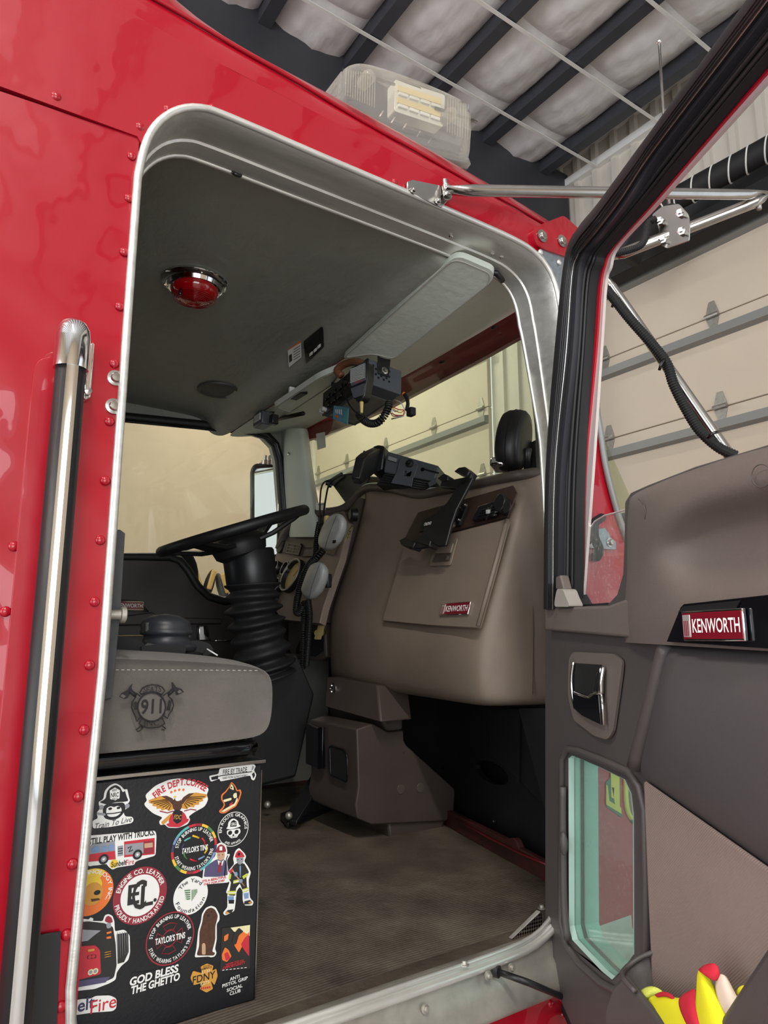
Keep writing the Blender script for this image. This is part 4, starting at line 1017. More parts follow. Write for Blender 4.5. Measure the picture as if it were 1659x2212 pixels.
slab('vent_slot', [PG(916, 1122, .009), PG(940, 1112, .009), PG(930, 1145, .009), PG(906, 1150, .009)], DASH_N * 0.004, 'black_plastic', vsx, bev=0.001)
# scuffs rubbed on the knee bolster
for a, b, w_, h_ in ((868, 1378, 9, 9), (880, 1374, 6, 12), (960, 1382, 8, 10), (972, 1386, 7, 12), (1014, 1392, 4, 12), (1036, 1300, 3, 10), (772, 1410, 3, 8)):
    pass
# side return seam line
tube('panel_seam', [PX(1156, 1110, 1.475), PX(1150, 1200, 1.46), PX(1152, 1350, 1.43), PX(1151, 1500, 1.405)], 0.0012, 'dash_dark', db, seg=5, smooth=5)
# centre stack side facing the driver
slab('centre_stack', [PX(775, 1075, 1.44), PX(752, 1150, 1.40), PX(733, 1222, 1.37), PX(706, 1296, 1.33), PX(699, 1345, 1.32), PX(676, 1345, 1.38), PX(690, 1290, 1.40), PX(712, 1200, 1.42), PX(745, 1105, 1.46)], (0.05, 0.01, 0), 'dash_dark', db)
nb = slab('name_strip', [PX(742, 1172, 1.37), PX(760, 1135, 1.38), PX(763, 1135, 1.38), PX(745, 1174, 1.37)], (-0.002, 0, 0), 'black_gloss', db)
tx_d = (PX(760, 1138, 1.38) - PX(743, 1172, 1.37)).normalized(); ty_d = tx_d.cross(Vector((-1, -0.3, 0))).normalized()
text('lettering', 'MAGNETIC MIC', PX(752, 1155, 1.365), tx_d, -ty_d if ty_d.z < 0 else ty_d, 'print_lime', nb, w=0.07, h=0.006, bold=0.01)
lathe('mount_knob', PX(765, 1112, 1.40), (-1, 0.3, 0), [(0.026, -0.01), (0.026, 0.012), (0.02, 0.018), (0.0003, 0.019)], 'black_plastic', db, seg=20)
# instrument panel with hooded gauges
ipn = Vector((-0.93, 0.0, 0.36)).normalized()
def PI(px, py, k=0.0): return PL(px, py, Vector((1.33, 0, 1.95)) + ipn * k, ipn)
ip = slab('instrument_panel', [PI(585, 1232), PI(600, 1185), PI(615, 1158), PI(632, 1134), PI(657, 1118), PI(692, 1110), PI(742, 1104), PI(752, 1130), PI(735, 1205), PI(715, 1262), PI(698, 1312), PI(690, 1346), PI(606, 1338), PI(588, 1310), PI(578, 1270)], -ipn * 0.03, 'dash_vinyl', db, bev=0.004)
slab('binnacle', [PI(606, 1178, .004), PI(618, 1156, .004), PI(634, 1136, .004), PI(660, 1121, .004), PI(695, 1114, .004), PI(738, 1108, .004), PI(745, 1130, .004), PI(722, 1200, .004), PI(700, 1195, .004), PI(640, 1175, .004)], ipn * 0.003, 'dash_dark', ip)
for px, py, r_ in ((602, 1229, .031), (624, 1232, .031), (587, 1257, .031), (605, 1268, .032), (595, 1295, .03), (637, 1246, .075)):
    c = PI(px, py, 0.0); u_, v_, n_ = axes(ipn)
    gg = lathe('gauge', c, ipn, [(r_, 0), (r_, 0.022), (r_ * 0.93, 0.026), (r_ * 0.86, 0.024), (r_ * 0.84, 0.006), (r_ * 0.8, 0.004)], 'black_plastic', ip, seg=28)
    lathe('dial', c, ipn, [(r_ * 0.85, 0.003), (r_ * 0.85, 0.006), (0.0003, 0.0065)], 'knob_tan' if r_ > 0.05 else 'dash_vinyl', gg, seg=24)
    tube('bezel', [c + ipn * 0.025 + (u_ * math.cos(a) + v_ * math.sin(a)) * r_ * 0.95 for a in [2 * math.pi * q / 28 for q in range(28)]], 0.0022 if r_ < .05 else .0035, 'aluminium_worn', gg, seg=6, closed=True)
    tube('needle', [c + ipn * 0.008, c + ipn * 0.008 + (u_ * 0.4 + v_ * 0.6) * r_ * 0.8], 0.0012, 'print_orange', gg, seg=5)
dvn = slab('air_vent', [PI(622, 1170, .006), PI(655, 1176, .006), PI(648, 1202, .006), PI(614, 1195, .006)], ipn * 0.012, 'black_plastic', ip, bev=0.002)
a, b, c, d = [PI(x, y, .0195) for x, y in ((624, 1174), (650, 1179), (644, 1198), (618, 1193))]
for q in range(4): tube('louvre', [a.lerp(d, q / 3), b.lerp(c, q / 3)], 0.0022, 'dash_vinyl', dvn, seg=5)
for q in (0.0, 0.5, 1.0): tube('louvre_link', [a.lerp(b, q), d.lerp(c, q)], 0.002, 'dash_vinyl', dvn, seg=5)
lathe('vent_knob', PI(610, 1183, .004), ipn, [(0.03, 0), (0.03, 0.012), (0.024, 0.016), (0.0003, 0.016)], 'black_plastic', ip, seg=20)
for qd in (((664, 1174), (684, 1175), (682, 1184), (661, 1184)), ((660, 1189), (682, 1188), (678, 1202), (655, 1204))):
    sp_ = slab('switch_plate', [PI(x, y, .004) for x, y in qd], ipn * 0.006, 'dash_brown', ip, bev=0.001)
# lower column trim with parking-brake knob
slab('column_trim', [PX(622, 1345, 1.36), PX(700, 1345, 1.36), PX(704, 1420, 1.36), PX(690, 1428, 1.36), PX(632, 1424, 1.36), PX(622, 1400, 1.36)], (0.04, 0, 0), 'dash_dark', db, bev=0.008)
slab('column_pocket', [PX(640, 1400, 1.355), PX(655, 1368, 1.355), PX(698, 1368, 1.355), PX(698, 1405, 1.355), PX(680, 1418, 1.355), PX(640, 1412, 1.355)], (0.003, 0, 0), 'dark_void', db)
kb = thing('brake_knob', 'tan square parking-brake pull knob below the gauges', 'knob', PX(688, 1362, 1.30))
slab('plate', [PX(688, 1348, 1.30), PX(691, 1350, 1.30), PX(682, 1382, 1.30), PX(678, 1381, 1.30)], (0.006, -0.03, 0), 'knob_tan', kb, bev=0.002)
tube('shaft', [PX(686, 1368, 1.305), PX(698, 1366, 1.36)], 0.014, 'knob_tan', kb, seg=12)
# ------------------------------------------------------------------ radios and mounts on the dash
# mobile radio: long body seen from its right side, control head to the left
ux = Vector((0.35, -0.93, -0.12)).normalized()          # along the body towards the passenger
uz = Vector((0.05, -0.10, 1)).normalized(); uy = uz.cross(ux).normalized(); uz = ux.cross(uy)
# the body is spanned by pixels on a plane facing the passenger seat
rn = Vector((-0.80, -0.58, 0.10)).normalized()
def PR(px, py, k=0.0): return PL(px, py, Vector((1.47, 1.93, 2.25)) + rn * k, rn)
mr = thing('mobile_radio', 'black two-way radio with control head strapped on top of the dashboard', 'radio', PR(880, 1052))
slab('case', [PR(838, 975), PR(948, 1006), PR(945, 1022), PR(938, 1040), PR(828, 1020), PR(832, 990)], -rn * 0.17, 'device_grey', mr, bev=0.006, bseg=3)
slab('heat_sink', [PR(830, 1022, -.01), PR(938, 1042, -.01), PR(915, 1062, -.01), PR(812, 1046, -.01)], -rn * 0.15, 'black_matte', mr, bev=0.003)
for q in range(5): tube('fin', [PR(826 - q * 2, 1026 + q * 5, -.006), PR(934 - q * 4, 1045 + q * 4, -.006)], 0.002, 'black_plastic', mr, seg=5)
hd_ = slab('control_head', [PR(806, 964, .006), PR(816, 961, .006), PR(829, 963, .006), PR(831, 972, .006), PR(826, 1014, .006), PR(808, 1020, .006), PR(798, 1016, .006), PR(804, 975, .006)], -rn * 0.18, 'black_plastic', mr, bev=0.006, bseg=3)
fc = [PR(806, 966, .004), PR(798, 1014, .004)]
# face of the head, turned to the driver
fn_ = Vector((-0.72, 0.62, 0.15)).normalized()
def PH(px, py, k=0.0): return PL(px, py, Vector(fc[0]) + fn_ * k, fn_)
fcp = slab('face', [PH(806, 966, -.002), PH(778, 979, -.002), PH(768, 988, -.002), PH(758, 1032, -.002), PH(762, 1044, -.002), PH(798, 1016, -.002)], -fn_ * 0.03, 'black_plastic', mr, bev=0.004)
slab('display', [PH(782, 982, .002), PH(770, 990, .002), PH(764, 1016, .002), PH(775, 1010, .002)], fn_ * 0.002, 'device_grey', fcp)
slab('lit_display', [PH(774, 1005, .003), PH(767, 1010, .003), PH(765, 1016, .003), PH(773, 1012, .003)], fn_ * 0.002, 'knob_tan', fcp)
lathe('knob', PH(790, 992, .0), fn_, [(0.018, 0), (0.018, 0.012), (0.014, 0.022), (0.0003, 0.023)], 'black_plastic', fcp, seg=16)
for a, b in ((788, 978), (787, 1010), (778, 1020), (770, 1026)): lathe('button', PH(a, b, .001), fn_, [(0.007, 0), (0.007, 0.005), (0.0003, 0.006)], 'black_gloss', fcp, seg=10)
pr_u = (PR(860, 990) - PR(840, 984)).normalized(); pr_v = rn.cross(pr_u).normalized()
if pr_v.z < 0: pr_v = -pr_v
for qd, nm in ((((810, 977), (820, 976), (817, 996), (807, 996)), 'side_label'), (((839, 984), (860, 990), (858, 999), (837, 993)), 'side_label')):
    lb_ = slab(nm, [PR(x, y, .0075) for x, y in qd], rn * 0.0006, 'device_grey', mr)
    x0, y0 = qd[0]; x1, y1 = qd[1]; x3, y3 = qd[3]
    for q in range(4):
        t = (q + 0.7) / 4.6
        slab('print', [PR(x0 + (x3 - x0) * t + 1, y0 + (y3 - y0) * t + .3, .0085), PR(x1 + (x3 - x0) * t - 2, y1 + (y3 - y0) * t, .0085), PR(x1 + (x3 - x0) * t - 2, y1 + (y3 - y0) * t + 1, .0085), PR(x0 + (x3 - x0) * t + 1, y0 + (y3 - y0) * t + 1.3, .0085)], rn * 0.0004, 'mic_grey', lb_)
bk = slab('side_bracket', [PR(862, 998, .008), PR(866, 991, .008), PR(884, 990, .008), PR(898, 996, .008), PR(904, 1006, .008), PR(896, 1030, .008), PR(893, 1034, .008), PR(890, 1052, .008), PR(845, 1044, .008), PR(858, 1018, .008)], rn * 0.004, 'device_grey', mr, bev=0.0015,
          holes=[[PR(*q, .008) for q in ((874, 1018), (879, 1018), (878, 1029), (873, 1029))]])
lathe('thumb_screw', PR(886, 1002, .012), rn, [(0.014, 0), (0.014, 0.010), (0.006, 0.012), (0.006, 0.022), (0.0003, 0.023)], 'black_plastic', mr, seg=10)
tube('recess', [PR(948, 1022, .002), PR(918, 1014, .002), PR(912, 1012, .002)], 0.003, 'dark_void', mr, seg=6)
lathe('screw', PR(913, 1014, .001), rn, [(0.008, 0), (0.007, 0.002), (0.0003, 0.002)], 'black_gloss', mr, seg=12)
slab('side_bracket', [PR(925, 1044, .004), PR(944, 1030, .004), PR(940, 1046, .004), PR(928, 1052, .004)], rn * 0.003, 'device_grey', mr)
# second radio lower, towards the driver
r2 = thing('dash_radio', 'lower black radio on the dash top behind the grey microphones', 'radio', PX(745, 1070, 1.50))
slab('case', [PX(712, 1040, 1.50), PX(742, 1022, 1.49), PX(800, 1030, 1.47), PX(790, 1052, 1.46), PX(760, 1080, 1.48), PX(748, 1090, 1.5)], (0.12, 0.05, 0.02), 'black_plastic', r2, bev=0.006)
slab('face', [PX(712, 1037, 1.492), PX(740, 1020, 1.485), PX(744, 1030, 1.485), PX(720, 1050, 1.492)], (-0.006, 0.004, 0), 'device_grey', r2, bev=0.002)
for a in (710, 714): lathe('jack', PX(a, 1044 + (a - 710) * 1.2, 1.485), (-1, 0.4, 0), [(0.01, -0.004), (0.01, 0.014), (0.0003, 0.015)], 'black_gloss', r2, seg=10)
pp = slab('paper_scrap', [PX(917, 1059, 1.47), PX(928, 1053, 1.46), PX(958, 1052, 1.46), PX(960, 1060, 1.455), PX(925, 1064, 1.46)], (0.03, 0, 0.004), 'sticker_white', bev=0.002); tag(pp, 'crumpled white paper scrap on the dash top beside the radio', 'paper')
# grey microphones with their cords
def handset(name, label, pts, x0, thick, sgn=1):
    ps = [PX(a, b, x0) for a, b in pts]
    o = thing(name, label, 'microphone', min(ps, key=lambda p: p.z))
    cen = sum(ps, Vector()) / len(ps)
    n_ = Vector((-1, -0.35, 0.1)).normalized()
    rings = []
    for k_, sc_ in ((0.0, 0.80), (0.10, 0.93), (0.28, 1.0), (0.62, 1.0), (0.84, 0.92), (1.0, 0.72)):
        rings.append([cen + (p - cen) * sc_ - n_ * (thick * (k_ - 0.5)) for p in fillet(ps, 0.02, 3)])
    mk('shell', *loftdata(rings), 'mic_grey', o, smooth=True)
    return o, cen, n_
h1, c1, n1 = handset('grey_microphone', 'upper grey radio microphone hanging beside the gauges', [(722, 1112), (738, 1110), (747, 1124), (745, 1146), (733, 1172), (716, 1188), (700, 1188), (691, 1178), (694, 1158), (706, 1130)], 1.26, 0.045)
h2, c2, n2 = handset('grey_microphone', 'lower grey radio microphone hanging above the coiled cords', [(680, 1218), (697, 1214), (707, 1228), (704, 1252), (692, 1280), (676, 1296), (661, 1292), (655, 1278), (664, 1250), (672, 1230)], 1.22, 0.048)
tube('parting_line', [PX(727, 1114, 1.233), PX(716, 1140, 1.23), PX(706, 1170, 1.231), PX(702, 1186, 1.236)], 0.0009, 'device_grey', h1, seg=5, smooth=5)
tube('parting_line', [PX(691, 1217, 1.192), PX(681, 1245, 1.188), PX(672, 1272, 1.189), PX(668, 1292, 1.194)], 0.0009, 'device_grey', h2, seg=5, smooth=5)
box('talk_key', PX(706, 1128, 1.255), (0.02, 0.02, 0.05), 'knob_tan', h1, bev=0.006)
box('hanger', PX(722, 1170, 1.228), (0.006, 0.014, 0.010), 'dark_void', h1)
box('hanger_clip', PX(708, 1255, 1.25), (0.02, 0.03, 0.05), 'black_plastic', h2, bev=0.004)
coil('coiled_cord', [PX(690, 1128, 1.30), PX(686, 1150, 1.29), PX(683, 1175, 1.28), PX(682, 1196, 1.27), PX(678, 1206, 1.26)], 0.0085, 0.0032, 18, 'rubber', h1)
coil('coiled_cord', [PX(698, 1188, 1.27), PX(686, 1203, 1.25), PX(668, 1220, 1.24), PX(654, 1250, 1.23), PX(644, 1285, 1.22), PX(640, 1310, 1.22), PX(641, 1322, 1.22), PX(648, 1322, 1.22), PX(656, 1305, 1.22)], 0.0105, 0.0040, 44, 'rubber', h1)
coil('coiled_cord', [PX(666, 1296, 1.22), PX(669, 1330, 1.22), PX(667, 1370, 1.22), PX(664, 1410, 1.23), PX(662, 1438, 1.24)], 0.0088, 0.0032, 44, 'rubber', h2)
coil('coiled_cord', [PX(658, 1298, 1.23), PX(657, 1330, 1.23), PX(656, 1350, 1.23), PX(655, 1372, 1.22), PX(655, 1400, 1.23), PX(654, 1444, 1.24)], 0.0090, 0.0034, 40, 'rubber', h2)
tube('lead', [PX(716, 1036, 1.45), PX(700, 1042, 1.43), PX(693, 1060, 1.40), PX(691, 1100, 1.34), PX(693, 1130, 1.30)], 0.0035, 'rubber', h1, seg=7, smooth=5)
tube('lead', [PX(762, 1024, 1.44), PX(735, 1028, 1.43), PX(712, 1045, 1.42), PX(704, 1075, 1.38), PX(699, 1110, 1.33), PX(697, 1140, 1.29)], 0.004, 'rubber', h2, seg=7, smooth=5)
wl_ = slab('cord_tag', [PX(683, 1086, 1.37), PX(704, 1086, 1.37), PX(703, 1102, 1.37), PX(683, 1102, 1.37)], (-0.001, 0, 0), 'sticker_white', h1)
slab('print', [PX(687, 1089, 1.367), PX(700, 1089, 1.367), PX(700, 1091, 1.367), PX(687, 1091, 1.367)], (-0.0006, 0, 0), 'print_grey', wl_)

# phone cradle on its ball mount
tm = thing('tablet_mount', 'black spring tablet cradle on a ball arm over the glove box', 'mount', PG(960, 1170, .06))
def PT(px, py, k=0.0): return PG(px, py, 0.085 + k)
cr = slab('cradle_plate', [PT(1000, 1030), PT(1021, 1032), PT(985, 1100), PT(975, 1130), PT(962, 1178), PT(945, 1180), PT(932, 1172), PT(905, 1160), PT(925, 1130), PT(942, 1108), PT(965, 1085)], -DASH_N * 0.010, 'black_plastic', tm, bev=0.003)
slab('jaw', [PT(988, 1056), PT(950, 1052), PT(953, 1040), PT(1005, 1030), PT(1012, 1018), PT(1018, 1022), PT(1014, 1040), PT(1000, 1050)], -DASH_N * 0.014, 'black_plastic', tm, bev=0.003)
for qd in (((944, 1033), (958, 1022), (968, 1027), (966, 1037), (953, 1040)), ((980, 1018), (990, 1010), (1004, 1008), (1014, 1017), (1008, 1028), (996, 1024))):
    slab('jaw_pad', [PT(x, y, .004) for x, y in qd], -DASH_N * 0.035, 'black_plastic', tm, bev=0.003)
slab('jaw', [PT(880, 1172), PT(895, 1160), PT(910, 1155), PT(925, 1160), PT(930, 1180), PT(905, 1185), PT(882, 1184)], -DASH_N * 0.010, 'black_plastic', tm, bev=0.003)
for qd in (((861, 1167), (876, 1160), (896, 1172), (890, 1184), (866, 1177)), ((899, 1162), (913, 1154), (930, 1168), (926, 1180), (903, 1172))):
    slab('jaw_pad', [PT(x, y, .004) for x, y in qd], -DASH_N * 0.035, 'black_plastic', tm, bev=0.003)
text('lettering', 'OHLPRO', PT(924, 1131, .0014), -DU, -DV, 'white_print', cr, w=0.036, h=0.011, bold=0.02)
tube('ball_arm', [PG(966, 1100, .055), PG(957, 1128, .050), PG(948, 1150, .050), PG(938, 1168, .052)], [0.024, 0.020, 0.022, 0.026], 'black_plastic', tm, seg=16)
ellip('ball', PG(980, 1105, .04), WX, (0.02, 0.02, 0.02), 'black_plastic', tm)
tube('clamp_screw', [PG(955, 1128, .055), PG(978, 1133, .075)], 0.010, 'steel', tm, seg=10)
bp_ = slab('base_plate', [PG(985, 1095, .010), PG(1012, 1088, .010), PG(1012, 1098, .010), PG(996, 1138, .010), PG(975, 1138, .010)], DASH_N * 0.010, 'black_plastic', tm, rnd=0.008, bev=0.003)
for a, b in ((1007, 1092), (993, 1124), (991, 1095), (955, 1122)): bolt(PG(a, b, .020), DASH_N, tm, 0.007)

# oval black spotlight housing at the windshield edge
c = PX(1110, 952, 1.50)
fx = Vector((0.42, -0.90, -0.1)).normalized(); fz = Vector((0.30, 0.05, 1)).normalized(); fy = fz.cross(fx).normalized(); fz = fx.cross(fy)
fan = thing('dash_fan', 'black oval dash fan on a stalk at the windshield edge', 'fan', c - fz * 0.1)
ax = (fx, fy, fz)
rings = []
for k_, sc_ in ((-0.040, 0.80), (-0.034, 0.94), (-0.02, 1.0), (0.012, 1.0), (0.028, 0.95), (0.038, 0.84), (0.042, 0.6)):
    rings.append([c + fx * k_ + (fy * (0.065 * math.cos(a)) + fz * (0.105 * math.sin(a))) * sc_ for a in [2 * math.pi * q / 32 for q in range(32)]])
mk('housing', *loftdata(rings), 'black_plastic', fan, smooth=True)
tube('seam', [c + fx * 0.0 + (fy * (0.0655 * math.cos(a)) + fz * (0.1055 * math.sin(a))) for a in [2 * math.pi * q / 32 for q in range(32)]], 0.0016, 'dark_void', fan, seg=5, closed=True)
tube('stalk', [c + fx * 0.05 - fz * 0.03, PX(1138, 990, 1.52), PX(1140, 1022, 1.54)], 0.012, 'black_plastic', fan, seg=10)
slab('foot', [PX(1130, 1020, 1.53), PX(1160, 1016, 1.53), PX(1156, 950, 1.56), PX(1146, 955, 1.56)], (0.012, 0, 0), 'black_plastic', fan, bev=0.003)
box('lens', c - fx * 0.03 - fz * 0.085, (0.05, 0.06, 0.03), 'chrome', fan, ax, bev=0.008)

# ------------------------------------------------------------------ steering
wc = Vector((0.925, 2.30, 2.028)); tl = math.radians(20.2)
wa = Vector((math.cos(tl), 0, math.sin(tl))); wb = Vector((0, 1, 0)); wn = Vector((-math.sin(tl), 0, math.cos(tl)))
sw_ = thing('steering_wheel', 'large black steering wheel seen nearly edge-on in the driver position', 'steering wheel', wc)
WR = 0.256
tube('rim', [wc + wa * (WR * math.cos(a)) + wb * (WR * math.sin(a)) for a in [2 * math.pi * q / 64 for q in range(64)]], 0.0185, 'rubber', sw_, seg=14, closed=True)
hub = wc - wn * 0.055
for a in (math.radians(35), math.radians(145), math.radians(215), math.radians(325)):
    p = wc + (wa * math.cos(a) + wb * math.sin(a)) * WR; q = hub + (wa * math.cos(a) + wb * math.sin(a)) * 0.06
    d = (p - q); s_ = d.cross(wn).normalized()
    rings = []
    for t, w_ in ((0, 0.05), (0.35, 0.034), (0.8, 0.024), (1.0, 0.03)):
        o_ = q.lerp(p, t) - wn * 0.012 * math.sin(math.pi * t)
        rings.append([o_ + s_ * w_ + wn * 0.008, o_ + s_ * w_ - wn * 0.008, o_ - s_ * w_ - wn * 0.008, o_ - s_ * w_ + wn * 0.008])
    mk('spoke', *loftdata(rings), 'rubber', sw_, bev=0.004)
lathe('hub', hub, -wn, [(0.08, -0.035), (0.095, -0.02), (0.098, 0.0), (0.09, 0.03), (0.07, 0.045), (0.05, 0.06)], 'rubber', sw_, seg=28)
# column: collar and pleated gaiter
st_c = thing('steering_column', 'black steering column with collar and pleated rubber gaiter', 'steering column', (1.07, 2.3, 1.55))
cA, cB = PY(537, 1200, 2.3), PY(545, 1265, 2.3); cd_ = (cB - cA).normalized()
lathe('collar', cA, cd_, [(0.06, -0.02), (0.086, -0.018), (0.091, -0.01), (0.089, 0.10), (0.082, 0.118), (0.07, 0.12)], 'black_plastic', st_c, seg=32)
gp = smoothpath([PY(545, 1262, 2.3), PY(547, 1300, 2.3), PY(552, 1340, 2.3), PY(560, 1380, 2.3), PY(572, 1430, 2.3), PY(579, 1462, 2.3)], 12)
fr = frames(gp); rings = []
n = len(gp)
for i, p in enumerate(gp):
    t = i / (n - 1); R0 = 0.087 + 0.005 * t
    r_ = R0 + 0.013 * math.cos(t * 2 * math.pi * 7) + 0.004 * math.sin(t * 31)
    rings.append([p + fr[i][1] * (r_ * math.cos(a) * (1 + 0.02 * math.sin(3 * a + i))) + fr[i][2] * (r_ * math.sin(a)) for a in [2 * math.pi * q / 36 for q in range(36)]])
mk('gaiter', *loftdata(rings), 'bellows', st_c, smooth=True)
slab('toe_cover', [PY(520, 1460, 2.30), PY(640, 1410, 2.30), PY(680, 1500, 2.30), PY(640, 1680, 2.30), PY(560, 1700, 2.30)], (0, 0.25, 0), 'firewall', st_c, bev=0.01)

# pedals and shift bracket on the floor
pdl = thing('pedal_assembly', 'black treadle pedal hinged on the floor beside the centre housing', 'pedal', PZ(620, 1780, 1.05))
slab('treadle', [PZ(612, 1778, 1.06), PZ(640, 1786, 1.06), PX(700, 1690, 1.24), PX(680, 1672, 1.25)], (0.0, 0, 0.016), 'black_plastic', pdl, bev=0.003)
slab('base', [PZ(605, 1770, 1.05), PZ(622, 1790, 1.05), PZ(720, 1750, 1.05), PZ(700, 1735, 1.05)], (0, 0, 0.02), 'black_plastic', pdl, bev=0.003)
for a, b in ((624, 1762), (694, 1722), (578, 1738)): ellip('pivot', PZ(a, b, 1.09), WX, (0.012, 0.012, 0.012), 'aluminium_worn', pdl)
p2 = thing('pedal_bracket', 'upright black metal bracket beside the centre housing', 'bracket', PX(690, 1650, 1.15))
slab('plate', [PX(660, 1562, 1.17), PX(686, 1574, 1.15), PX(686, 1660, 1.15), PX(660, 1650, 1.17)], (0.03, 0, 0), 'black_plastic', p2, bev=0.003)
slab('flange', [PX(686, 1572, 1.149), PX(697, 1570, 1.16), PX(696, 1660, 1.16), PX(686, 1662, 1.149)], (0.01, 0, 0), 'black_gloss', p2, bev=0.002)

# ------------------------------------------------------------------ centre heater housing
BY = 1.88
hs = thing('heater_housing', 'dark taupe heater housing on the floor under the dashboard centre', 'heater', (1.35, 2.0, 1.05))
side = [(770, 1575), (806, 1563), (838, 1582), (872, 1578), (873, 1600), (878, 1610), (983, 1704), (983, 1722), (980, 1764), (968, 1768), (965, 1774), (805, 1782), (772, 1768), (768, 1740), (774, 1700)]
sd = [PY(a, b, BY) for a, b in side]
back = []
lo_ = slab('body', sd, (0, 0.30, 0), 'console_plastic', hs, bev=0.012, bseg=3)
slab('foot', [PY(838, 1778, BY + .01), PY(964, 1772, BY + .01), PY(958, 1790, BY + .01), PY(940, 1802, BY + .01), PY(850, 1822, BY + .01), PY(842, 1812, BY + .01)], (0, 0.25, 0), 'console_plastic', hs, bev=0.008)
slab('skirt', [PY(772, 1740, BY + .02), PY(808, 1780, BY + .02), PY(736, 1755, BY + .12), PY(738, 1730, BY + .12)], (0.05, 0.05, 0), 'console_plastic', hs, bev=0.006)
uppx = [(815, 1492), (872, 1502), (872, 1576), (838, 1582), (826, 1562), (820, 1530)]
slab('duct_body', [PY(a, b, BY + .03) for a, b in uppx], (0, 0.34, 0), 'console_plastic', hs, bev=0.01, bseg=3)
slab('top_tray', [PX(700, 1526, 1.22), PX(822, 1560, 1.22), PX(815, 1480, 1.26), PX(705, 1462, 1.26)], (0.12, 0, 0), 'console_plastic', hs, bev=0.006)
xp = sd[0].x
slab('outlet', [PX(712, 1610, xp - .004), PX(744, 1620, xp - .004), PX(750, 1634, xp - .004), PX(750, 1690, xp - .004), PX(714, 1674, xp - .004)], (-0.004, 0, 0), 'dark_void', hs, rnd=0.01, bev=0.001)
tube('outlet_rim', fillet([PX(712, 1610, xp - .008), PX(744, 1620, xp - .008), PX(750, 1634, xp - .008), PX(750, 1690, xp - .008), PX(714, 1674, xp - .008)], 0.01), 0.0022, 'black_gloss', hs, seg=5, closed=True)
for a, b in ((866, 1705), (908, 1702)): lathe('screw_recess', PY(a, b, BY - .001), (0, -1, 0), [(0.015, 0), (0.014, 0.0012), (0.006, 0.0016), (0.0003, 0.0016)], 'dash_dark', hs, seg=18)
kn = lathe('socket_ring', PX(722, 1487, 1.245), (-1, 0, 0), [(0.018, 0), (0.018, 0.006), (0.014, 0.008), (0.013, 0.002)], 'chrome', hs, seg=20)

# ------------------------------------------------------------------ driver door on the far side
dd = thing('driver_door', 'dark far-side driver door with window dip behind the steering wheel', 'door', (0.8, 2.82, 1.1))
DYI = 2.835
pts = [(120, 1205), (362, 1207), (385, 1214), (402, 1234), (424, 1270), (447, 1292), (480, 1302), (640, 1306), (640, 1560), (120, 1560)]
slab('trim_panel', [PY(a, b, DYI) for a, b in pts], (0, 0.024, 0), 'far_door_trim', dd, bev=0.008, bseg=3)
slab('ledge', [PY(200, 1340, DYI - .02), PY(330, 1322, DYI - .02), PY(345, 1333, DYI - .02), PY(480, 1336, DYI - .02), PY(480, 1348, DYI - .02), PY(200, 1352, DYI - .02)], (0, 0.02, 0), 'far_door_trim', dd, bev=0.005)
rec = slab('badge_recess', [PY(235, 1294, DYI - .004), PY(296, 1297, DYI - .004), PY(306, 1302, DYI - .004), PY(322, 1322, DYI - .004), PY(235, 1320, DYI - .004)], (0, -0.006, 0), 'black_gloss', dd, bev=0.002)
badge(rec, PY(275, 1308, DYI - .012), Vector((1, 0, 0)), Vector((0, 0, 1)), Vector((0, -1, 0)), 0.125, 0.034)
hd2 = slab('handle_bowl', [PY(425, 1350, DYI - .004), PY(448, 1352, DYI - .004), PY(452, 1376, DYI - .004), PY(425, 1380, DYI - .004)], (0, -0.004, 0), 'black_gloss', dd, bev=0.001)
slab('lever', [PY(427, 1352, DYI - .012), PY(439, 1352, DYI - .012), PY(441, 1370, DYI - .012), PY(456, 1383, DYI - .012), PY(427, 1384, DYI - .012)], (0, -0.012, 0), 'chrome', dd, bev=0.004)
tube('trim_line', [PY(452, 1384, DYI - .006), PY(500, 1384, DYI - .006)], 0.003, 'chrome', dd, seg=6)
tube('trim_line', [PY(230, 1374, DYI - .006), PY(330, 1372, DYI - .006)], 0.002, 'knob_tan', dd, seg=6)
ellip('mirror_knob', PY(398, 1252, DYI + .06), WX, (0.06, 0.05, 0.12), 'black_matte', dd)
# driver mirror outside
MYY = 3.25
dm = thing('side_mirror', 'chrome-framed driver side mirror beyond the driver window', 'mirror', PY(575, 1200, MYY))
mf = fillet([PY(545, 1018, MYY), PY(552, 1006, MYY), PY(640, 1000, MYY), PY(640, 1200, MYY), PY(545, 1205, MYY)], 0.03)
tube('frame', mf, 0.012, 'black_plastic', dm, seg=8, closed=True)
slab('mirror_glass', [p + Vector((0, 0.012, 0)) for p in mf], (0, 0.006, 0), 'chrome', dm)
tube('arm', [PY(556, 1006, MYY), PY(572, 1000, MYY), PY(590, 1004, MYY), PY(640, 1004, MYY), Vector((1.52, 2.93, PY(640, 1004, MYY).z))], 0.010, 'chrome', dm, seg=8)
for a in (573, 582): lathe('clamp', PY(a, 1000, MYY - .01), (0, 0, 1), [(0.02, -0.01), (0.02, 0.012), (0.008, 0.016), (0.008, 0.04), (0.0003, 0.04)], 'steel', dm, seg=12)
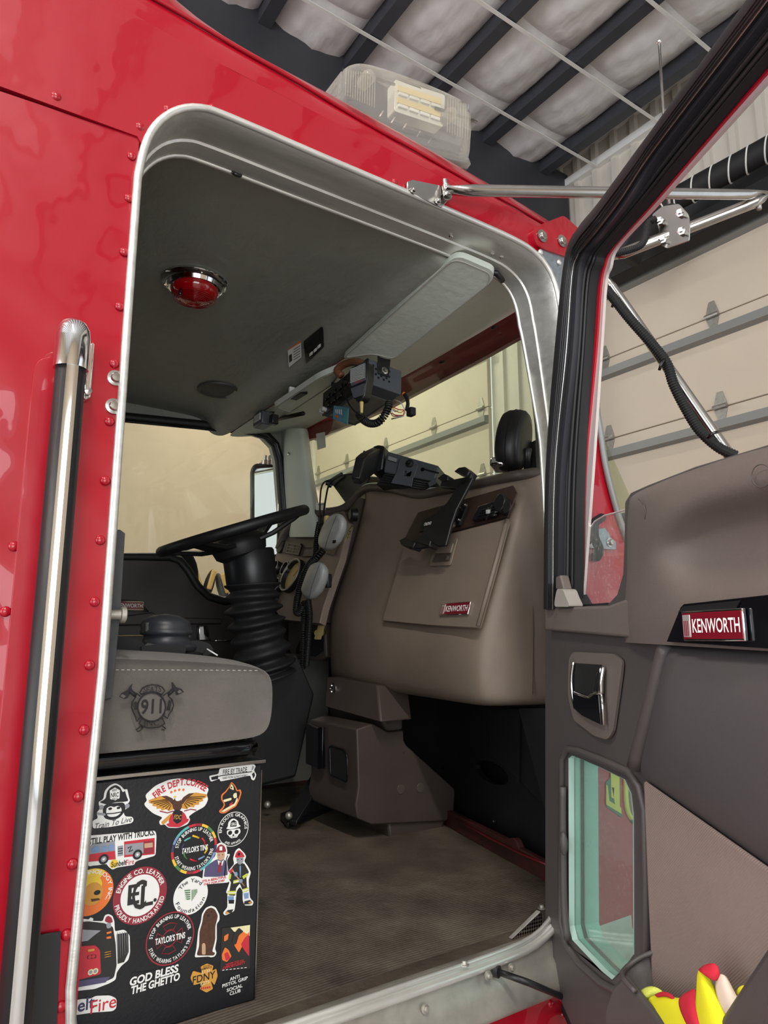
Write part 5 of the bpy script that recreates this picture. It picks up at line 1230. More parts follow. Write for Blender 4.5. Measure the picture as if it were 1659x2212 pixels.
# ------------------------------------------------------------------ seat over the fridge
seat = thing('truck_seat', 'grey fabric seat cushion with embroidered axe crest above the sticker-covered fridge', 'seat', (0.1, 1.45, 1.44))
pf = [(-0.45, 1.468), (0.50, 1.472), (0.555, 1.478), (0.569, 1.500), (0.571, 1.545), (0.569, 1.582), (0.545, 1.603), (0.42, 1.614), (0.22, 1.624), (0.05, 1.630), (-0.45, 1.64)]
cen = Vector((0.1, 0, 1.545)); rings = []
for y, s_, dz in ((1.212, 0.90, 0), (1.203, 0.965, 0), (1.199, 0.99, 0.0), (1.204, 1.0, 0.001), (1.225, 1.0, 0.004), (1.28, 1.0, 0.010), (1.42, 1.0, 0.014), (1.60, 1.0, 0.012), (1.66, 1.0, 0.006), (1.68, 0.96, 0), (1.685, 0.88, 0)):
    ring_ = []
    for x, z in pf:
        zz = cen.z + (z - cen.z) * s_ + (dz if z > 1.58 else 0); xx = x if x < 0 else cen.x + (x - cen.x) * (1 - (1 - s_) * 0.35)
        ring_.append(Vector((xx, y, zz)))
    rings.append(ring_)
mk('cushion', *loftdata(rings), 'seat_fabric', seat, smooth=True, sub=2)
def SE(px, py, k=0.0): return PY(px, py, 1.1985 - k)
for i in range(26):
    x = 250 + i * 12.0; y = 1447 + 0.0004 * (x - 250) ** 1.6 * 0.4
    tube('stitch', [SE(x, y, .004), SE(x + 6.5, y + 0.2, .004)], 0.0009, 'seam_thread', seat, seg=5)
tube('welt', [PY(232, 1424, 1.30), PY(320, 1432, 1.27), PY(400, 1438, 1.24), PY(420, 1440, 1.23)], 0.0028, 'seat_fabric', seat, seg=6, smooth=5)
# crest embroidered on the cushion side
cr_ = slab('crest', [SE(327.5 + 30 * math.cos(a), 1527 + 31 * math.sin(a), .0014) for a in [2 * math.pi * q / 28 for q in range(28)]], (0, -0.0006, 0), 'seat_fabric', seat)
def thr(pts, r=0.0011, closed=False, sm=1, nm='thread'): return tube(nm, [SE(a, b, .003) for a, b in pts], r, 'thread', cr_, seg=5, closed=closed, smooth=sm)
thr([(327.5 + 30 * math.cos(a), 1527 + 31 * math.sin(a)) for a in [2 * math.pi * q / 30 for q in range(30)]], 0.0013, True)
EX, EZ = Vector((1, 0, 0)), Vector((0, 0, 1))
text('numerals', '911', SE(327, 1526, .003), EX, EZ, 'thread', cr_, w=0.034, h=0.024, bold=0.02)
thr([(305, 1500), (302, 1496), (308, 1486), (318, 1481), (329, 1479), (341, 1480), (350, 1484), (356, 1492), (352, 1497), (349, 1501)], closed=False)
thr([(305, 1500), (316, 1496), (328, 1494), (340, 1496), (349, 1501)])
text('lettering', 'SEATS', SE(329, 1489, .003), EX, EZ, 'thread', cr_, w=0.030, h=0.009, bold=0.006)
thr([(303, 1504), (294, 1497), (293, 1506), (286, 1516), (284, 1528), (288, 1538), (293, 1548), (295, 1558), (306, 1547)])
thr([(352, 1503), (362, 1496), (364, 1504), (372, 1512), (375, 1524), (371, 1535), (365, 1543), (362, 1552), (351, 1543)])
thr([(311, 1553), (306, 1552), (301, 1563), (307, 1568), (318, 1572), (331, 1572), (344, 1570), (356, 1563), (350, 1551), (346, 1552)])
text('lettering', 'INC', SE(328, 1562, .003), EX, EZ, 'thread', cr_, w=0.024, h=0.009, bold=0.006)
slab('hydrant', [SE(a, b, .002) for a, b in ((290, 1533), (290, 1521), (288, 1520), (290, 1517), (293, 1515), (296, 1518), (297, 1520), (295, 1522), (296, 1533))], (0, -0.001, 0), 'thread', cr_)
for a in ((361, 1535, 366, 1512), (365, 1535, 370, 1512)): thr([(a[0], a[1]), (a[2], a[3])])
for q in range(4): thr([(361.5 + q, 1532 - q * 5), (366 + q, 1532 - q * 5)], 0.0007)
for h_, e1, e2 in (((300, 1580), (305, 1570), (309, 1570)), ((352, 1575), (348, 1566), (352, 1564))): pass
thr([(308, 1572), (303, 1569), (294, 1577), (298, 1580), (303, 1578), (309, 1571)]); thr([(342, 1571), (349, 1567), (358, 1574), (355, 1577), (349, 1576)])
for qd in (((258, 1505), (262, 1498), (276, 1490), (281, 1481), (286, 1477), (284, 1485), (287, 1494), (280, 1500), (276, 1508), (268, 1510)), ((370, 1473), (373, 1474), (380, 1484), (392, 1488), (397, 1495), (386, 1500), (380, 1502), (378, 1494), (371, 1488))):
    slab('axe_head', [SE(a, b, .002) for a, b in qd], (0, -0.001, 0), 'thread', cr_)
for qd in (((260, 1504), (264, 1499), (272, 1504), (267, 1508)), ((388, 1490), (394, 1495), (386, 1498), (383, 1494))):
    slab('axe_blade', [SE(a, b, .0032) for a, b in qd], (0, -0.0008, 0), 'seat_fabric', cr_)
thr([(281, 1493), (293, 1503)], 0.0035); thr([(374, 1490), (364, 1500)], 0.0035)
# black frame under the cushion
slab('frame', [(-0.45, 1.215, 1.447), (0.50, 1.215, 1.447), (0.545, 1.215, 1.455), (0.55, 1.215, 1.468), (0.50, 1.215, 1.474), (-0.45, 1.215, 1.474)], (0, 0.44, 0), 'black_gloss', seat, bev=0.008, bseg=3)
tube('frame_rail', [(-0.45, 1.215, 1.456), (0.45, 1.215, 1.457), (0.52, 1.23, 1.459), (0.54, 1.30, 1.46), (0.54, 1.6, 1.46)], 0.013, 'black_gloss', seat, seg=12, smooth=4)

# gear left on the seat: domed rubber piece, webbing
gd = thing('rubber_gear', 'black domed rubber gear with webbing straps lying on the seat', 'gear', PY(360, 1420, 1.5))
c = PY(364, 1408, 1.48); sc = 1.48 / 1.205
rings = []
for pxh, r_ in ((1406, .056), (1398, .060), (1392, .058), (1391, .050), (1382, .049), (1380, .047), (1373, .046), (1371, .053), (1362, .0535), (1361, .051), (1350, .051), (1342, .047), (1335, .038), (1329, .024), (1326, .0008)):
    p = PY(362 - (1406 - pxh) * 0.06, pxh, 1.48)
    rings.append([Vector((p.x + r_ * math.cos(a), 1.48 + r_ * math.sin(a), p.z)) for a in [2 * math.pi * q / 32 for q in range(32)]])
mk('dome', *loftdata(rings), 'device_grey', gd, smooth=True).data.materials[0] = mat('rubber_blue', rgb(48, 50, 56), 0.42, var=0.2, vscale=40)
for a, b in ((320, 1355), (405, 1368)): box('lug', PY(a, b, 1.46), (0.014, 0.012, 0.020), 'rubber_worn', gd, bev=0.003)
slab('flange', [PY(300, 1402, 1.44), PY(318, 1388, 1.44), PY(340, 1392, 1.43), PY(400, 1396, 1.43), PY(402, 1402, 1.43), PY(360, 1402, 1.43), PY(330, 1400, 1.43)], (0, 0.08, 0), 'rubber', gd, bev=0.003)
for i, pts in enumerate((((306, 1410), (330, 1406), (365, 1405), (400, 1406)), ((245, 1386), (270, 1390), (295, 1396), (306, 1410)), ((400, 1400), (425, 1396), (445, 1402), (450, 1414)))):
    tube('strap', [PY(a, b, 1.42 + 0.02 * i) for a, b in pts], 1.0, 'black_matte', gd, smooth=5, prof=[(-0.012, 0.003), (0.012, 0.003), (0.012, -0.003), (-0.012, -0.003)])
tube('cord_tip', [PY(447, 1402, 1.42), PY(470, 1416, 1.40)], 0.0016, 'sticker_white', gd, seg=6)

# latch post on the rear jamb: rubber strip and striker pin
LX = 0.002
lt = thing('latch_strip', 'worn black rubber strip with striker pin on the rear door post', 'latch', (0.262, 1.21, 1.5))
tz0, tz1 = PY(232, 1515, 1.2).z, PY(254, 1145, 1.2).z
slab('strip', [Vector((0.262, 1.19, tz0)), Vector((0.283, 1.19, tz0 + .004)), Vector((0.288, 1.19, (tz0 + tz1) / 2)), Vector((0.287, 1.19, tz1 - .006)), Vector((0.278, 1.19, tz1)), Vector((0.262, 1.19, tz1 - .004))], (0, 0.035, 0), 'rubber_worn', lt, bev=0.002)
zc = PY(246, 1328, 1.17).z
lathe('striker', (0.262, 1.16, zc), (1, 0, 0), [(0.008, 0), (0.008, 0.018), (0.013, 0.019), (0.013, 0.026), (0.009, 0.028), (0.0003, 0.028)], 'aluminium_worn', lt, seg=18)

# ------------------------------------------------------------------ fridge and its stickers
fr_ = thing('mini_fridge', 'black compact fridge covered in firefighter stickers under the seat', 'fridge', (0.25, 1.43, 1.045))
FY = 1.205
box('cabinet', (0.1, 1.445, 1.237), (0.90, 0.43, 0.378), 'fridge_black', fr_, bev=0.004)
dr = box('fridge_door', (0.102, FY + 0.012, 1.239), (0.904, 0.024, 0.382), 'fridge_black', fr_, bev=0.003)
box('edge_strip', (0.5535, FY + 0.006, 1.235), (0.0016, 0.014, 0.37), 'steel', dr)
box('top_plate', (0.10, 1.42, 1.4375), (0.905, 0.47, 0.006), 'steel', fr_, bev=0.001)
def SF(px, py, k=0): return PY(px, py, FY - 0.0005 - 0.00035 * k)
STN = [0]
def sticker(label, pts=None, m='sticker_white', disc=None, rnd=0.0):
    if disc:
        c = SF(disc[0], disc[1]); pts3 = [c + EX * (disc[2] * SK * math.cos(a)) + EZ * (disc[2] * SK * math.sin(a)) for a in [2 * math.pi * q / 48 for q in range(48)]]
    else: pts3 = [SF(a, b) for a, b in pts]
    if rnd: pts3 = fillet(pts3, rnd, 3)
    STN[0] += 1; pts3 = [p - Vector((0, 0.00001 * STN[0], 0)) for p in pts3]
    o = slab('sticker', pts3, (0, -0.0003, 0), m, dr); o['label'] = label
    return o
LAY = [0]
def lay(k):
    """each print lies a hair above the one before it"""
    LAY[0] += 1; return k + 0.004 * (LAY[0] % 200)
def ink(st, m, pts, k=1, nm='print', rnd=0.0):
    k = lay(k)
    P = [SF(a, b, k) for a, b in pts]
    if rnd: P = fillet(P, rnd, 3)
    vs, fs = slabdata(P, (0, -0.0002, 0)); return mk(nm, vs, fs, m, st)
def inkdisc(st, m, px, py, r, k=1, sx=1.0, nm='print', n=32):
    k = lay(k); r *= SK; c = SF(px, py, k); vs, fs = slabdata([c + EX * (r * sx * math.cos(a)) + EZ * (r * math.sin(a)) for a in [2 * math.pi * q / n for q in range(n)]], (0, -0.0002, 0)); return mk(nm, vs, fs, m, st)
def inkline(st, m, pts, r, k=2, closed=False, nm='line'): return tube(nm, [SF(a, b, k) for a, b in pts], r, m, st, seg=4, closed=closed)
def word(st, s, px, py, w_, h_, m, k=2, bold=0.0, rot=0.0, shear=0.0, f=EX, nm='lettering'):
    k = lay(k); a = math.radians(rot); ux_ = EX * math.cos(a) + EZ * math.sin(a); uz_ = -EX * math.sin(a) + EZ * math.cos(a)
    return text(nm, s, SF(px, py, k), ux_, uz_, m, st, w=w_ * SK, h=h_ * SK, bold=bold, shear=shear)

s1 = sticker('white sticker with an axe reading FIRE BY TRADE', [(451, 1676), (472, 1672), (474, 1660), (520, 1654), (540, 1651), (546, 1650), (553, 1654), (548, 1664), (554, 1673), (549, 1686), (543, 1684), (541, 1675), (476, 1688), (474, 1682), (455, 1689)], rnd=0.003)
word(s1, 'FIRE BY TRADE', 508, 1665, 0.052, 0.0095, 'print_black', bold=0.01); word(s1, 'HARD WORK ALWAYS WORKS', 508, 1678, 0.053, 0.0048, 'print_black', bold=0.01)
inkline(s1, 'print_black', [(458, 1682), (476, 1676), (544, 1667)], 0.0007); ink(s1, 'print_black', [(456, 1679), (471, 1675), (471, 1683), (457, 1685)]); ink(s1, 'print_black', [(544, 1672), (549, 1668), (551, 1675), (547, 1682)])
ink(s1, 'print_grey', [(545, 1654), (549, 1656), (547, 1662), (543, 1665)])

s2 = sticker('white sticker of an ape in a leather fire helmet reading TRAIN TO LIVE', [(212, 1732), (223, 1727), (226, 1708), (236, 1697), (249, 1691), (262, 1698), (268, 1706), (275, 1704), (278, 1720), (281, 1730), (275, 1737), (276, 1745), (266, 1752), (270, 1764), (286, 1764), (289, 1772), (284, 1778), (240, 1786), (200, 1790), (200, 1772), (212, 1768), (208, 1755), (216, 1748)], rnd=0.004)
ink(s2, 'print_black', [(214, 1733), (228, 1726), (231, 1710), (238, 1701), (250, 1695), (260, 1701), (265, 1712), (270, 1708), (274, 1722), (278, 1730), (268, 1732), (250, 1733), (230, 1738)], rnd=0.003)
ink(s2, 'sticker_white', [(237, 1708), (248, 1701), (259, 1707), (258, 1724), (249, 1729), (238, 1726)], 2); word(s2, 'NRC', 248, 1717, 0.014, 0.008, 'print_black', 3, 0.02); word(s2, 'EST', 248, 1707, 0.008, 0.0035, 'print_black', 3, 0.02); word(s2, '2013', 248, 1726, 0.010, 0.0035, 'print_black', 3, 0.02)
ink(s2, 'print_black', [(222, 1742), (232, 1736), (268, 1733), (272, 1746), (266, 1758), (256, 1768), (240, 1772), (226, 1768), (222, 1758)], 1, rnd=0.004)
ink(s2, 'sticker_white', [(230, 1745), (240, 1741), (246, 1744), (254, 1740), (262, 1744), (263, 1754), (252, 1764), (236, 1765), (229, 1758)], 2, rnd=0.005)
for a, b in ((238, 1747), (256, 1745)): inkdisc(s2, 'print_black', a, b, 0.0022, 3, 1.5)
inkline(s2, 'print_black', [(230, 1758), (245, 1757), (262, 1754)], 0.0008, 3); ink(s2, 'print_grey', [(209, 1755), (228, 1757), (228, 1762), (210, 1760)], 3, rnd=0.002)
for a, b in ((219, 1744), (275, 1741)): inkdisc(s2, 'print_grey', a, b, 0.004, 3)
word(s2, 'Train To Live', 246, 1777, 0.064, 0.0095, 'print_black', 3, -0.002, 4, 0.35)

s3 = sticker('white eagle and red helmet sticker reading FIRE DEPT. COFFEE', [(313, 1718), (335, 1697), (365, 1684), (390, 1681), (425, 1690), (452, 1703), (446, 1717), (450, 1726), (443, 1742), (420, 1754), (407, 1764), (411, 1770), (406, 1780), (385, 1789), (362, 1788), (356, 1780), (346, 1783), (343, 1774), (352, 1766), (330, 1757), (314, 1742), (311, 1736), (318, 1729)], rnd=0.006)
cA = SF(385, 1772, 2)
arctext('lettering', 'FIRE DEPT.COFFEE', SF(388, 1783, 2), EX, EZ, 0.0790, 0.0125, 132, 50, 'print_red', s3, bold=0.03)
for side in (1, -1):
    def MX(a, b): return (a, b) if side > 0 else (768 - a, b + 0.20 * (a - 384))
    ink(s3, 'print_gold', [MX(a, b) for a, b in ((388, 1734), (396, 1722), (408, 1714), (424, 1712), (447, 1716), (446, 1722), (438, 1726), (439, 1730), (430, 1733), (430, 1738), (421, 1739), (419, 1744), (409, 1743), (404, 1748), (392, 1746))], 1)
    ink(s3, 'print_brown', [MX(a, b) for a, b in ((388, 1734), (396, 1722), (408, 1714), (420, 1713), (410, 1720), (402, 1728), (394, 1738))], 2, rnd=0.002)
    for q in range(7): inkline(s3, 'print_brown', [MX(398 + q * 1.6, 1736 - q * 2.4), MX(404 + q * 6.4, 1746 - q * 4.2)], 0.0006, 3)
ink(s3, 'print_brown', [(374, 1728), (382, 1722), (390, 1726), (394, 1742), (388, 1752), (378, 1752), (372, 1742)], 3, rnd=0.004); ink(s3, 'sticker_white', [(378, 1729), (380, 1718), (386, 1713), (392, 1717), (392, 1727), (385, 1731)], 4, rnd=0.003)
ink(s3, 'print_yellow', [(378, 1719), (374, 1722), (378, 1723), (382, 1721)], 5)
ink(s3, 'print_red', [(364, 1780), (366, 1766), (374, 1754), (384, 1750), (394, 1752), (402, 1762), (405, 1774), (386, 1784)], 4, rnd=0.004); ink(s3, 'print_red', [(358, 1780), (408, 1768), (407, 1774), (388, 1787), (364, 1786)], 4, rnd=0.003); ink(s3, 'print_black', [(374, 1752), (384, 1749), (394, 1753), (392, 1774), (382, 1780), (374, 1773)], 5, rnd=0.002); word(s3, 'FDC', 384, 1765, 0.014, 0.008, 'print_gold', 6, 0.01, -10)
ink(s3, 'print_gold', [(348, 1776), (368, 1758), (374, 1763), (352, 1782)], 3)
for a, b in ((370, 1711), (378, 1708), (387, 1706), (396, 1706)): inkdisc(s3, 'print_orange', a, b, 0.0026, 2, 1, 'star', 5)
for pts in ([(345, 1752), (362, 1756), (374, 1752)], [(398, 1752), (412, 1748), (424, 1750)]): inkline(s3, 'print_maroon', pts, 0.0008)

s4 = sticker('orange-edged sticker of a howling black ape head in a helmet', [(494, 1700), (500, 1688), (508, 1697), (513, 1708), (519, 1704), (522, 1712), (517, 1728), (510, 1742), (496, 1750), (486, 1757), (476, 1757), (472, 1752), (480, 1745), (484, 1738), (477, 1726), (478, 1716), (486, 1710)], 'print_orange', rnd=0.003)
ink(s4, 'print_black', [(495, 1702), (500, 1691), (507, 1699), (511, 1710), (516, 1708), (519, 1713), (514, 1728), (507, 1740), (494, 1748), (486, 1754), (476, 1754), (483, 1746), (487, 1738), (480, 1726), (481, 1718), (489, 1711)], 1, rnd=0.003)
for m_, pts in (('print_cream', [(496, 1703), (500, 1693), (504, 1699), (505, 1707)]), ('print_cream', [(482, 1728), (500, 1723), (500, 1728), (484, 1733)]), ('print_cream', [(488, 1746), (506, 1736), (508, 1732), (512, 1722), (514, 1728), (508, 1740), (494, 1748), (484, 1754), (477, 1753)]), ('print_red', [(494, 1739), (503, 1731), (502, 1738), (497, 1741)]), ('print_cream', [(505, 1714), (511, 1712), (512, 1722), (506, 1725), (503, 1719)])): ink(s4, m_, pts, 2, rnd=0.0015)
inkdisc(s4, 'print_black', 500, 1701, 0.0016, 3)

s5 = sticker('round black skull and helmet sticker reading EN ROUTE GRAPHICS', disc=(504, 1791, 0.0335), m='print_black')
u0 = SF(504, 1791, 1)
tube('ring', [u0 + EX * (0.0318 * SK * math.cos(a)) + EZ * (0.0318 * SK * math.sin(a)) for a in [2 * math.pi * q / 40 for q in range(40)]], 0.0007, 'sticker_white', s5, seg=4, closed=True)
arctext('lettering', 'EN ROUTE GRAPHICS', SF(504, 1791, 2), EX, EZ, 0.0270, 0.0056, 188, -8, 'sticker_white', s5, bold=0.015)
arctext('lettering', 'AND APPAREL', SF(504, 1791, 2), EX, EZ, 0.0265, 0.0048, 232, 308, 'sticker_white', s5, bold=0.01, inner=True)
ink(s5, 'sticker_white', [(488, 1790), (492, 1786), (493, 1776), (500, 1769), (506, 1768), (514, 1773), (516, 1782), (521, 1784), (512, 1788), (498, 1792)], 2, rnd=0.003); ink(s5, 'print_black', [(497, 1786), (499, 1775), (505, 1771), (511, 1775), (511, 1785)], 3); word(s5, 'ERG', 505, 1780, 0.0095, 0.006, 'sticker_white', 4, 0.02)
ink(s5, 'sticker_white', [(490, 1794), (518, 1789), (520, 1798), (514, 1804), (512, 1809), (498, 1811), (495, 1806), (490, 1802)], 2, rnd=0.003)
for a, b in ((497, 1799), (511, 1797)): inkdisc(s5, 'print_black', a, b, 0.004, 3, 1.1)
inkdisc(s5, 'print_black', 504, 1804, 0.0018, 3)
for q in range(4): inkline(s5, 'print_black', [(499 + q * 3.4, 1806 - q * .4), (499 + q * 3.4, 1811 - q * .4)], 0.0004, 3)

s6 = sticker('white fire engine sticker reading I STILL PLAY WITH TRUCKS', [(190, 1805), (335, 1794), (338, 1804), (336, 1848), (322, 1852), (300, 1858), (292, 1862), (290, 1868), (252, 1874), (243, 1879), (234, 1872), (230, 1866), (190, 1872)], rnd=0.004)
word(s6, 'I STILL PLAY WITH TRUCKS.', 262, 1808, 0.122, 0.0112, 'print_black', bold=0.03)
ink(s6, 'print_red', [(268, 1818), (334, 1810), (334, 1845), (268, 1852)]); ink(s6, 'print_grey', [(270, 1824), (331, 1817), (331, 1841), (270, 1847)], 2); ink(s6, 'print_maroon', [(310, 1818), (332, 1816), (332, 1842), (310, 1845)], 3); ink(s6, 'print_tan', [(312, 1822), (330, 1820), (330, 1830), (312, 1832)], 4)
ink(s6, 'print_grey', [(288, 1822), (308, 1820), (308, 1832), (288, 1834)], 3); ink(s6, 'sticker_white', [(250, 1825), (268, 1822), (268, 1852), (250, 1854)], 1); ink(s6, 'print_grey', [(254, 1828), (266, 1826), (266, 1848), (254, 1850)], 2)
for q in range(3): inkline(s6, 'print_black', [(255, 1834 + q * 5), (265, 1832.5 + q * 5)], 0.0006, 3)
ink(s6, 'print_grey', [(190, 1832), (200, 1822), (248, 1816), (250, 1856), (190, 1862)], 1); ink(s6, 'print_red', [(190, 1846), (248, 1838), (250, 1856), (190, 1862)], 2)
for q in ([(198, 1834), (206, 1828), (216, 1827), (216, 1840), (198, 1842)], [(220, 1829), (231, 1827), (231, 1838), (220, 1840)], [(234, 1826), (246, 1824), (246, 1836), (234, 1838)]): ink(s6, 'print_blue', q, 3, rnd=0.001)
inkline(s6, 'print_black', [(276, 1832), (284, 1828), (279, 1840), (287, 1836)], 0.0008, 4)
for a, b in ((224, 1856), (297, 1846)): inkdisc(s6, 'print_black', a, b, 0.0085, 4); inkdisc(s6, 'print_grey', a, b, 0.0048, 5); inkdisc(s6, 'sticker_white', a, b, 0.002, 6)
inkdisc(s6, 'print_yellow', 246, 1866, 0.0075, 2, 1, 'sun', 9); word(s6, 'Sunbelt', 257, 1865, 0.027, 0.0095, 'print_black', 3, 0.02); word(s6, 'Fire', 281, 1862, 0.0145, 0.0095, 'print_red', 3, 0.004)

def ringtxt(st, px, py, R, top, bot, h_, m, at, ab, bold=0.02):
    arctext('lettering', top, SF(px, py, 3), EX, EZ, R, h_, at[0], at[1], m, st, bold=bold)
    arctext('lettering', bot, SF(px, py, 3), EX, EZ, R, h_, ab[0], ab[1], m, st, bold=bold, inner=True)
def annulus(st, m, px, py, r0, r1, k=1, a0=0, a1=360, nm='ring'):
    k = lay(k); r0 *= SK; r1 *= SK; c = SF(px, py, k); n = max(6, int((a1 - a0) / 9)); A = [math.radians(a0 + (a1 - a0) * q / n) for q in range(n + 1)]
    o = [c + EX * (r1 * math.cos(a)) + EZ * (r1 * math.sin(a)) for a in A]; i_ = [c + EX * (r0 * math.cos(a)) + EZ * (r0 * math.sin(a)) for a in A]
    return mk(nm, o + i_, [(q, q + 1, n + 2 + q, n + 1 + q) for q in range(n)], m, st)
def maltese(st, m, px, py, R, k=2, r=0.0007, nm='cross', fill=None, k2=None):
    R *= SK; c = SF(px, py, k)
    for q in range(4):
        b = math.radians(90 * q + 90)
        er = EX * math.cos(b) + EZ * math.sin(b); et = -EX * math.sin(b) + EZ * math.cos(b)
        pts = [c + er * (R * 0.52) + et * (R * 0.26), c + er * (R * 0.86) + et * (R * 0.50), c + er * (R * 1.0) + et * (R * 0.0), c + er * (R * 0.86) - et * (R * 0.50), c + er * (R * 0.52) - et * (R * 0.26), c + er * (R * 0.56)]
        if fill: vs, fs = slabdata(pts, (0, -0.0002, 0)); mk('cross_arm', vs, fs, fill, st)
        else: tube('cross_arm', pts, r, m, st, seg=4, closed=True)
    tube('cross_ring', [c + EX * (R * 0.5 * math.cos(a)) + EZ * (R * 0.5 * math.sin(a)) for a in [2 * math.pi * q / 28 for q in range(28)]], r, m, st, seg=4, closed=True)

s7 = sticker('round black sticker with a puzzle-coloured rim reading TAYLOR\'S TINS', disc=(420, 1833, 0.0455), m='print_black')
pal = ['print_red', 'print_yellow', 'print_teal', 'print_navy', 'print_green', 'print_red', 'print_blue', 'print_yellow', 'print_maroon', 'print_teal']
for q in range(20): annulus(s7, pal[(q * 7) % 10], 420, 1833, 0.0405, 0.0452, 1, q * 18, q * 18 + 18, 'puzzle_piece')
ringtxt(s7, 420, 1833, 0.0355, 'STOP BURNING UP LEATHER', "START WEARING TAYLOR'S TINS", 0.0066, 'sticker_white', (170, 12), (194, 352))
for q in range(8):
    a = math.radians(45 * q + 20); p = (420 + 24 * math.cos(a), 1833 - 25 * math.sin(a)); p_ = (420 + 27 * math.cos(a + 0.6), 1833 - 28 * math.sin(a + 0.6))
    inkline(s7, pal[q], [p, ((p[0] + p_[0]) / 2 + 3 * math.cos(a), (p[1] + p_[1]) / 2), p_], 0.0016, 2)
word(s7, "TAYLOR'S TINS", 421, 1834, 0.052, 0.0105, 'sticker_white', 4, 0.03)

s8 = sticker('sticker of a helmeted man in a cardigan reading IT\'S A BEAUTIFUL DAY FOR JOBS', [(437, 1898), (440, 1872), (452, 1860), (463, 1852), (466, 1845), (464, 1832), (468, 1824), (478, 1819), (488, 1824), (491, 1838), (490, 1846), (496, 1844), (496, 1848), (490, 1858), (494, 1894), (494, 1906), (438, 1911), (432, 1905), (432, 1896)], rnd=0.003)
ink(s8, 'print_violet', [(440, 1894), (443, 1874), (455, 1864), (466, 1857), (482, 1855), (490, 1862), (492, 1890), (470, 1894)], 1, rnd=0.002); ink(s8, 'print_tan', [(468, 1842), (485, 1840), (486, 1852), (478, 1860), (470, 1856)], 2, rnd=0.003); ink(s8, 'print_maroon', [(465, 1842), (470, 1828), (478, 1823), (486, 1829), (489, 1840), (478, 1841)], 3, rnd=0.003); ink(s8, 'sticker_white', [(474, 1829), (480, 1828), (480, 1837), (474, 1837)], 4)
ink(s8, 'sticker_white', [(470, 1858), (478, 1862), (484, 1857), (480, 1870), (472, 1868)], 2); ink(s8, 'print_maroon', [(474, 1863), (479, 1862), (477, 1884), (470, 1884)], 3)
for a, b in ((473, 1847), (481, 1846)): inkdisc(s8, 'print_black', a, b, 0.0009, 4)
inkline(s8, 'print_black', [(485, 1892), (489, 1856), (492, 1848)], 0.0009, 3); word(s8, "IT'S A BEAUTIFUL", 463, 1899, 0.049, 0.0046, 'print_red', 3, 0.03, 0, 0.12); word(s8, 'DAY FOR JOBS', 463, 1906.5, 0.042, 0.0046, 'print_red', 3, 0.03, 0, 0.12)

s9 = sticker('cut-out sticker of a grey-faced firefighter in turnout gear holding an axe', [(503, 1855), (508, 1838), (516, 1831), (528, 1843), (532, 1850), (527, 1860), (536, 1872), (542, 1884), (537, 1900), (538, 1922), (540, 1940), (548, 1948), (545, 1956), (528, 1956), (524, 1945), (524, 1925), (518, 1915), (511, 1925), (508, 1955), (506, 1968), (486, 1978), (481, 1972), (491, 1960), (491, 1930), (488, 1928), (496, 1905), (490, 1903), (494, 1880), (506, 1866)], rnd=0.003)
ink(s9, 'print_turnout', [(499, 1878), (506, 1868), (516, 1862), (528, 1866), (538, 1884), (532, 1892), (533, 1912), (535, 1922), (525, 1926), (518, 1908), (510, 1918), (508, 1935), (494, 1934), (499, 1906), (495, 1900)], 1, rnd=0.002)
ink(s9, 'print_red', [(507, 1852), (510, 1842), (516, 1836), (524, 1842), (529, 1851), (516, 1853)], 2, rnd=0.002); ink(s9, 'print_grey', [(510, 1853), (526, 1851), (526, 1862), (518, 1869), (511, 1862)], 2, rnd=0.003); inkdisc(s9, 'print_black', 516, 1845, 0.0028, 3)
for a, b in ((514, 1857), (522, 1856)): inkdisc(s9, 'print_black', a, b, 0.0011, 3)
for qd in ([(504, 1902), (516, 1899), (516, 1906), (504, 1909)], [(523, 1893), (534, 1886), (536, 1891), (526, 1899)], [(492, 1925), (510, 1924), (509, 1932), (491, 1932)], [(523, 1921), (536, 1917), (537, 1924), (524, 1928)], [(495, 1889), (500, 1888), (498, 1899), (494, 1899)]): ink(s9, 'print_lime', qd, 3)
for qd in ([(504, 1905), (516, 1902), (516, 1904), (504, 1907)], [(492, 1928), (510, 1927), (510, 1929), (492, 1930)], [(523, 1924), (536, 1920), (536, 1922), (524, 1926)]): ink(s9, 'sticker_white', qd, 4)
ink(s9, 'print_blue', [(492, 1936), (505, 1936), (505, 1944), (493, 1946)], 2); ink(s9, 'print_blue', [(526, 1930), (537, 1928), (537, 1940), (528, 1942)], 2); ink(s9, 'print_black', [(494, 1944), (506, 1944), (505, 1952), (494, 1952)], 3); ink(s9, 'sticker_white', [(494, 1952), (504, 1952), (503, 1964), (493, 1966)], 3); ink(s9, 'print_turnout', [(486, 1973), (492, 1966), (504, 1964), (500, 1972)], 4); ink(s9, 'print_gold', [(486, 1973), (490, 1969), (495, 1971), (490, 1975)], 5)
ink(s9, 'print_turnout', [(527, 1954), (528, 1947), (540, 1944), (545, 1950), (540, 1953)], 4); ink(s9, 'print_gold', [(536, 1950), (541, 1947), (544, 1950), (540, 1952)], 5)
ink(s9, 'print_red', [(494, 1882), (502, 1875), (504, 1880), (498, 1887)], 4); inkline(s9, 'print_tan', [(502, 1880), (512, 1894), (528, 1914)], 0.0012, 5); ink(s9, 'print_blue', [(505, 1884), (512, 1883), (514, 1891), (507, 1894)], 6, rnd=0.002); ink(s9, 'print_blue', [(516, 1899), (524, 1899), (524, 1906), (517, 1908)], 6, rnd=0.002); inkline(s9, 'print_blue', [(519, 1870), (519, 1896)], 0.0016, 4)

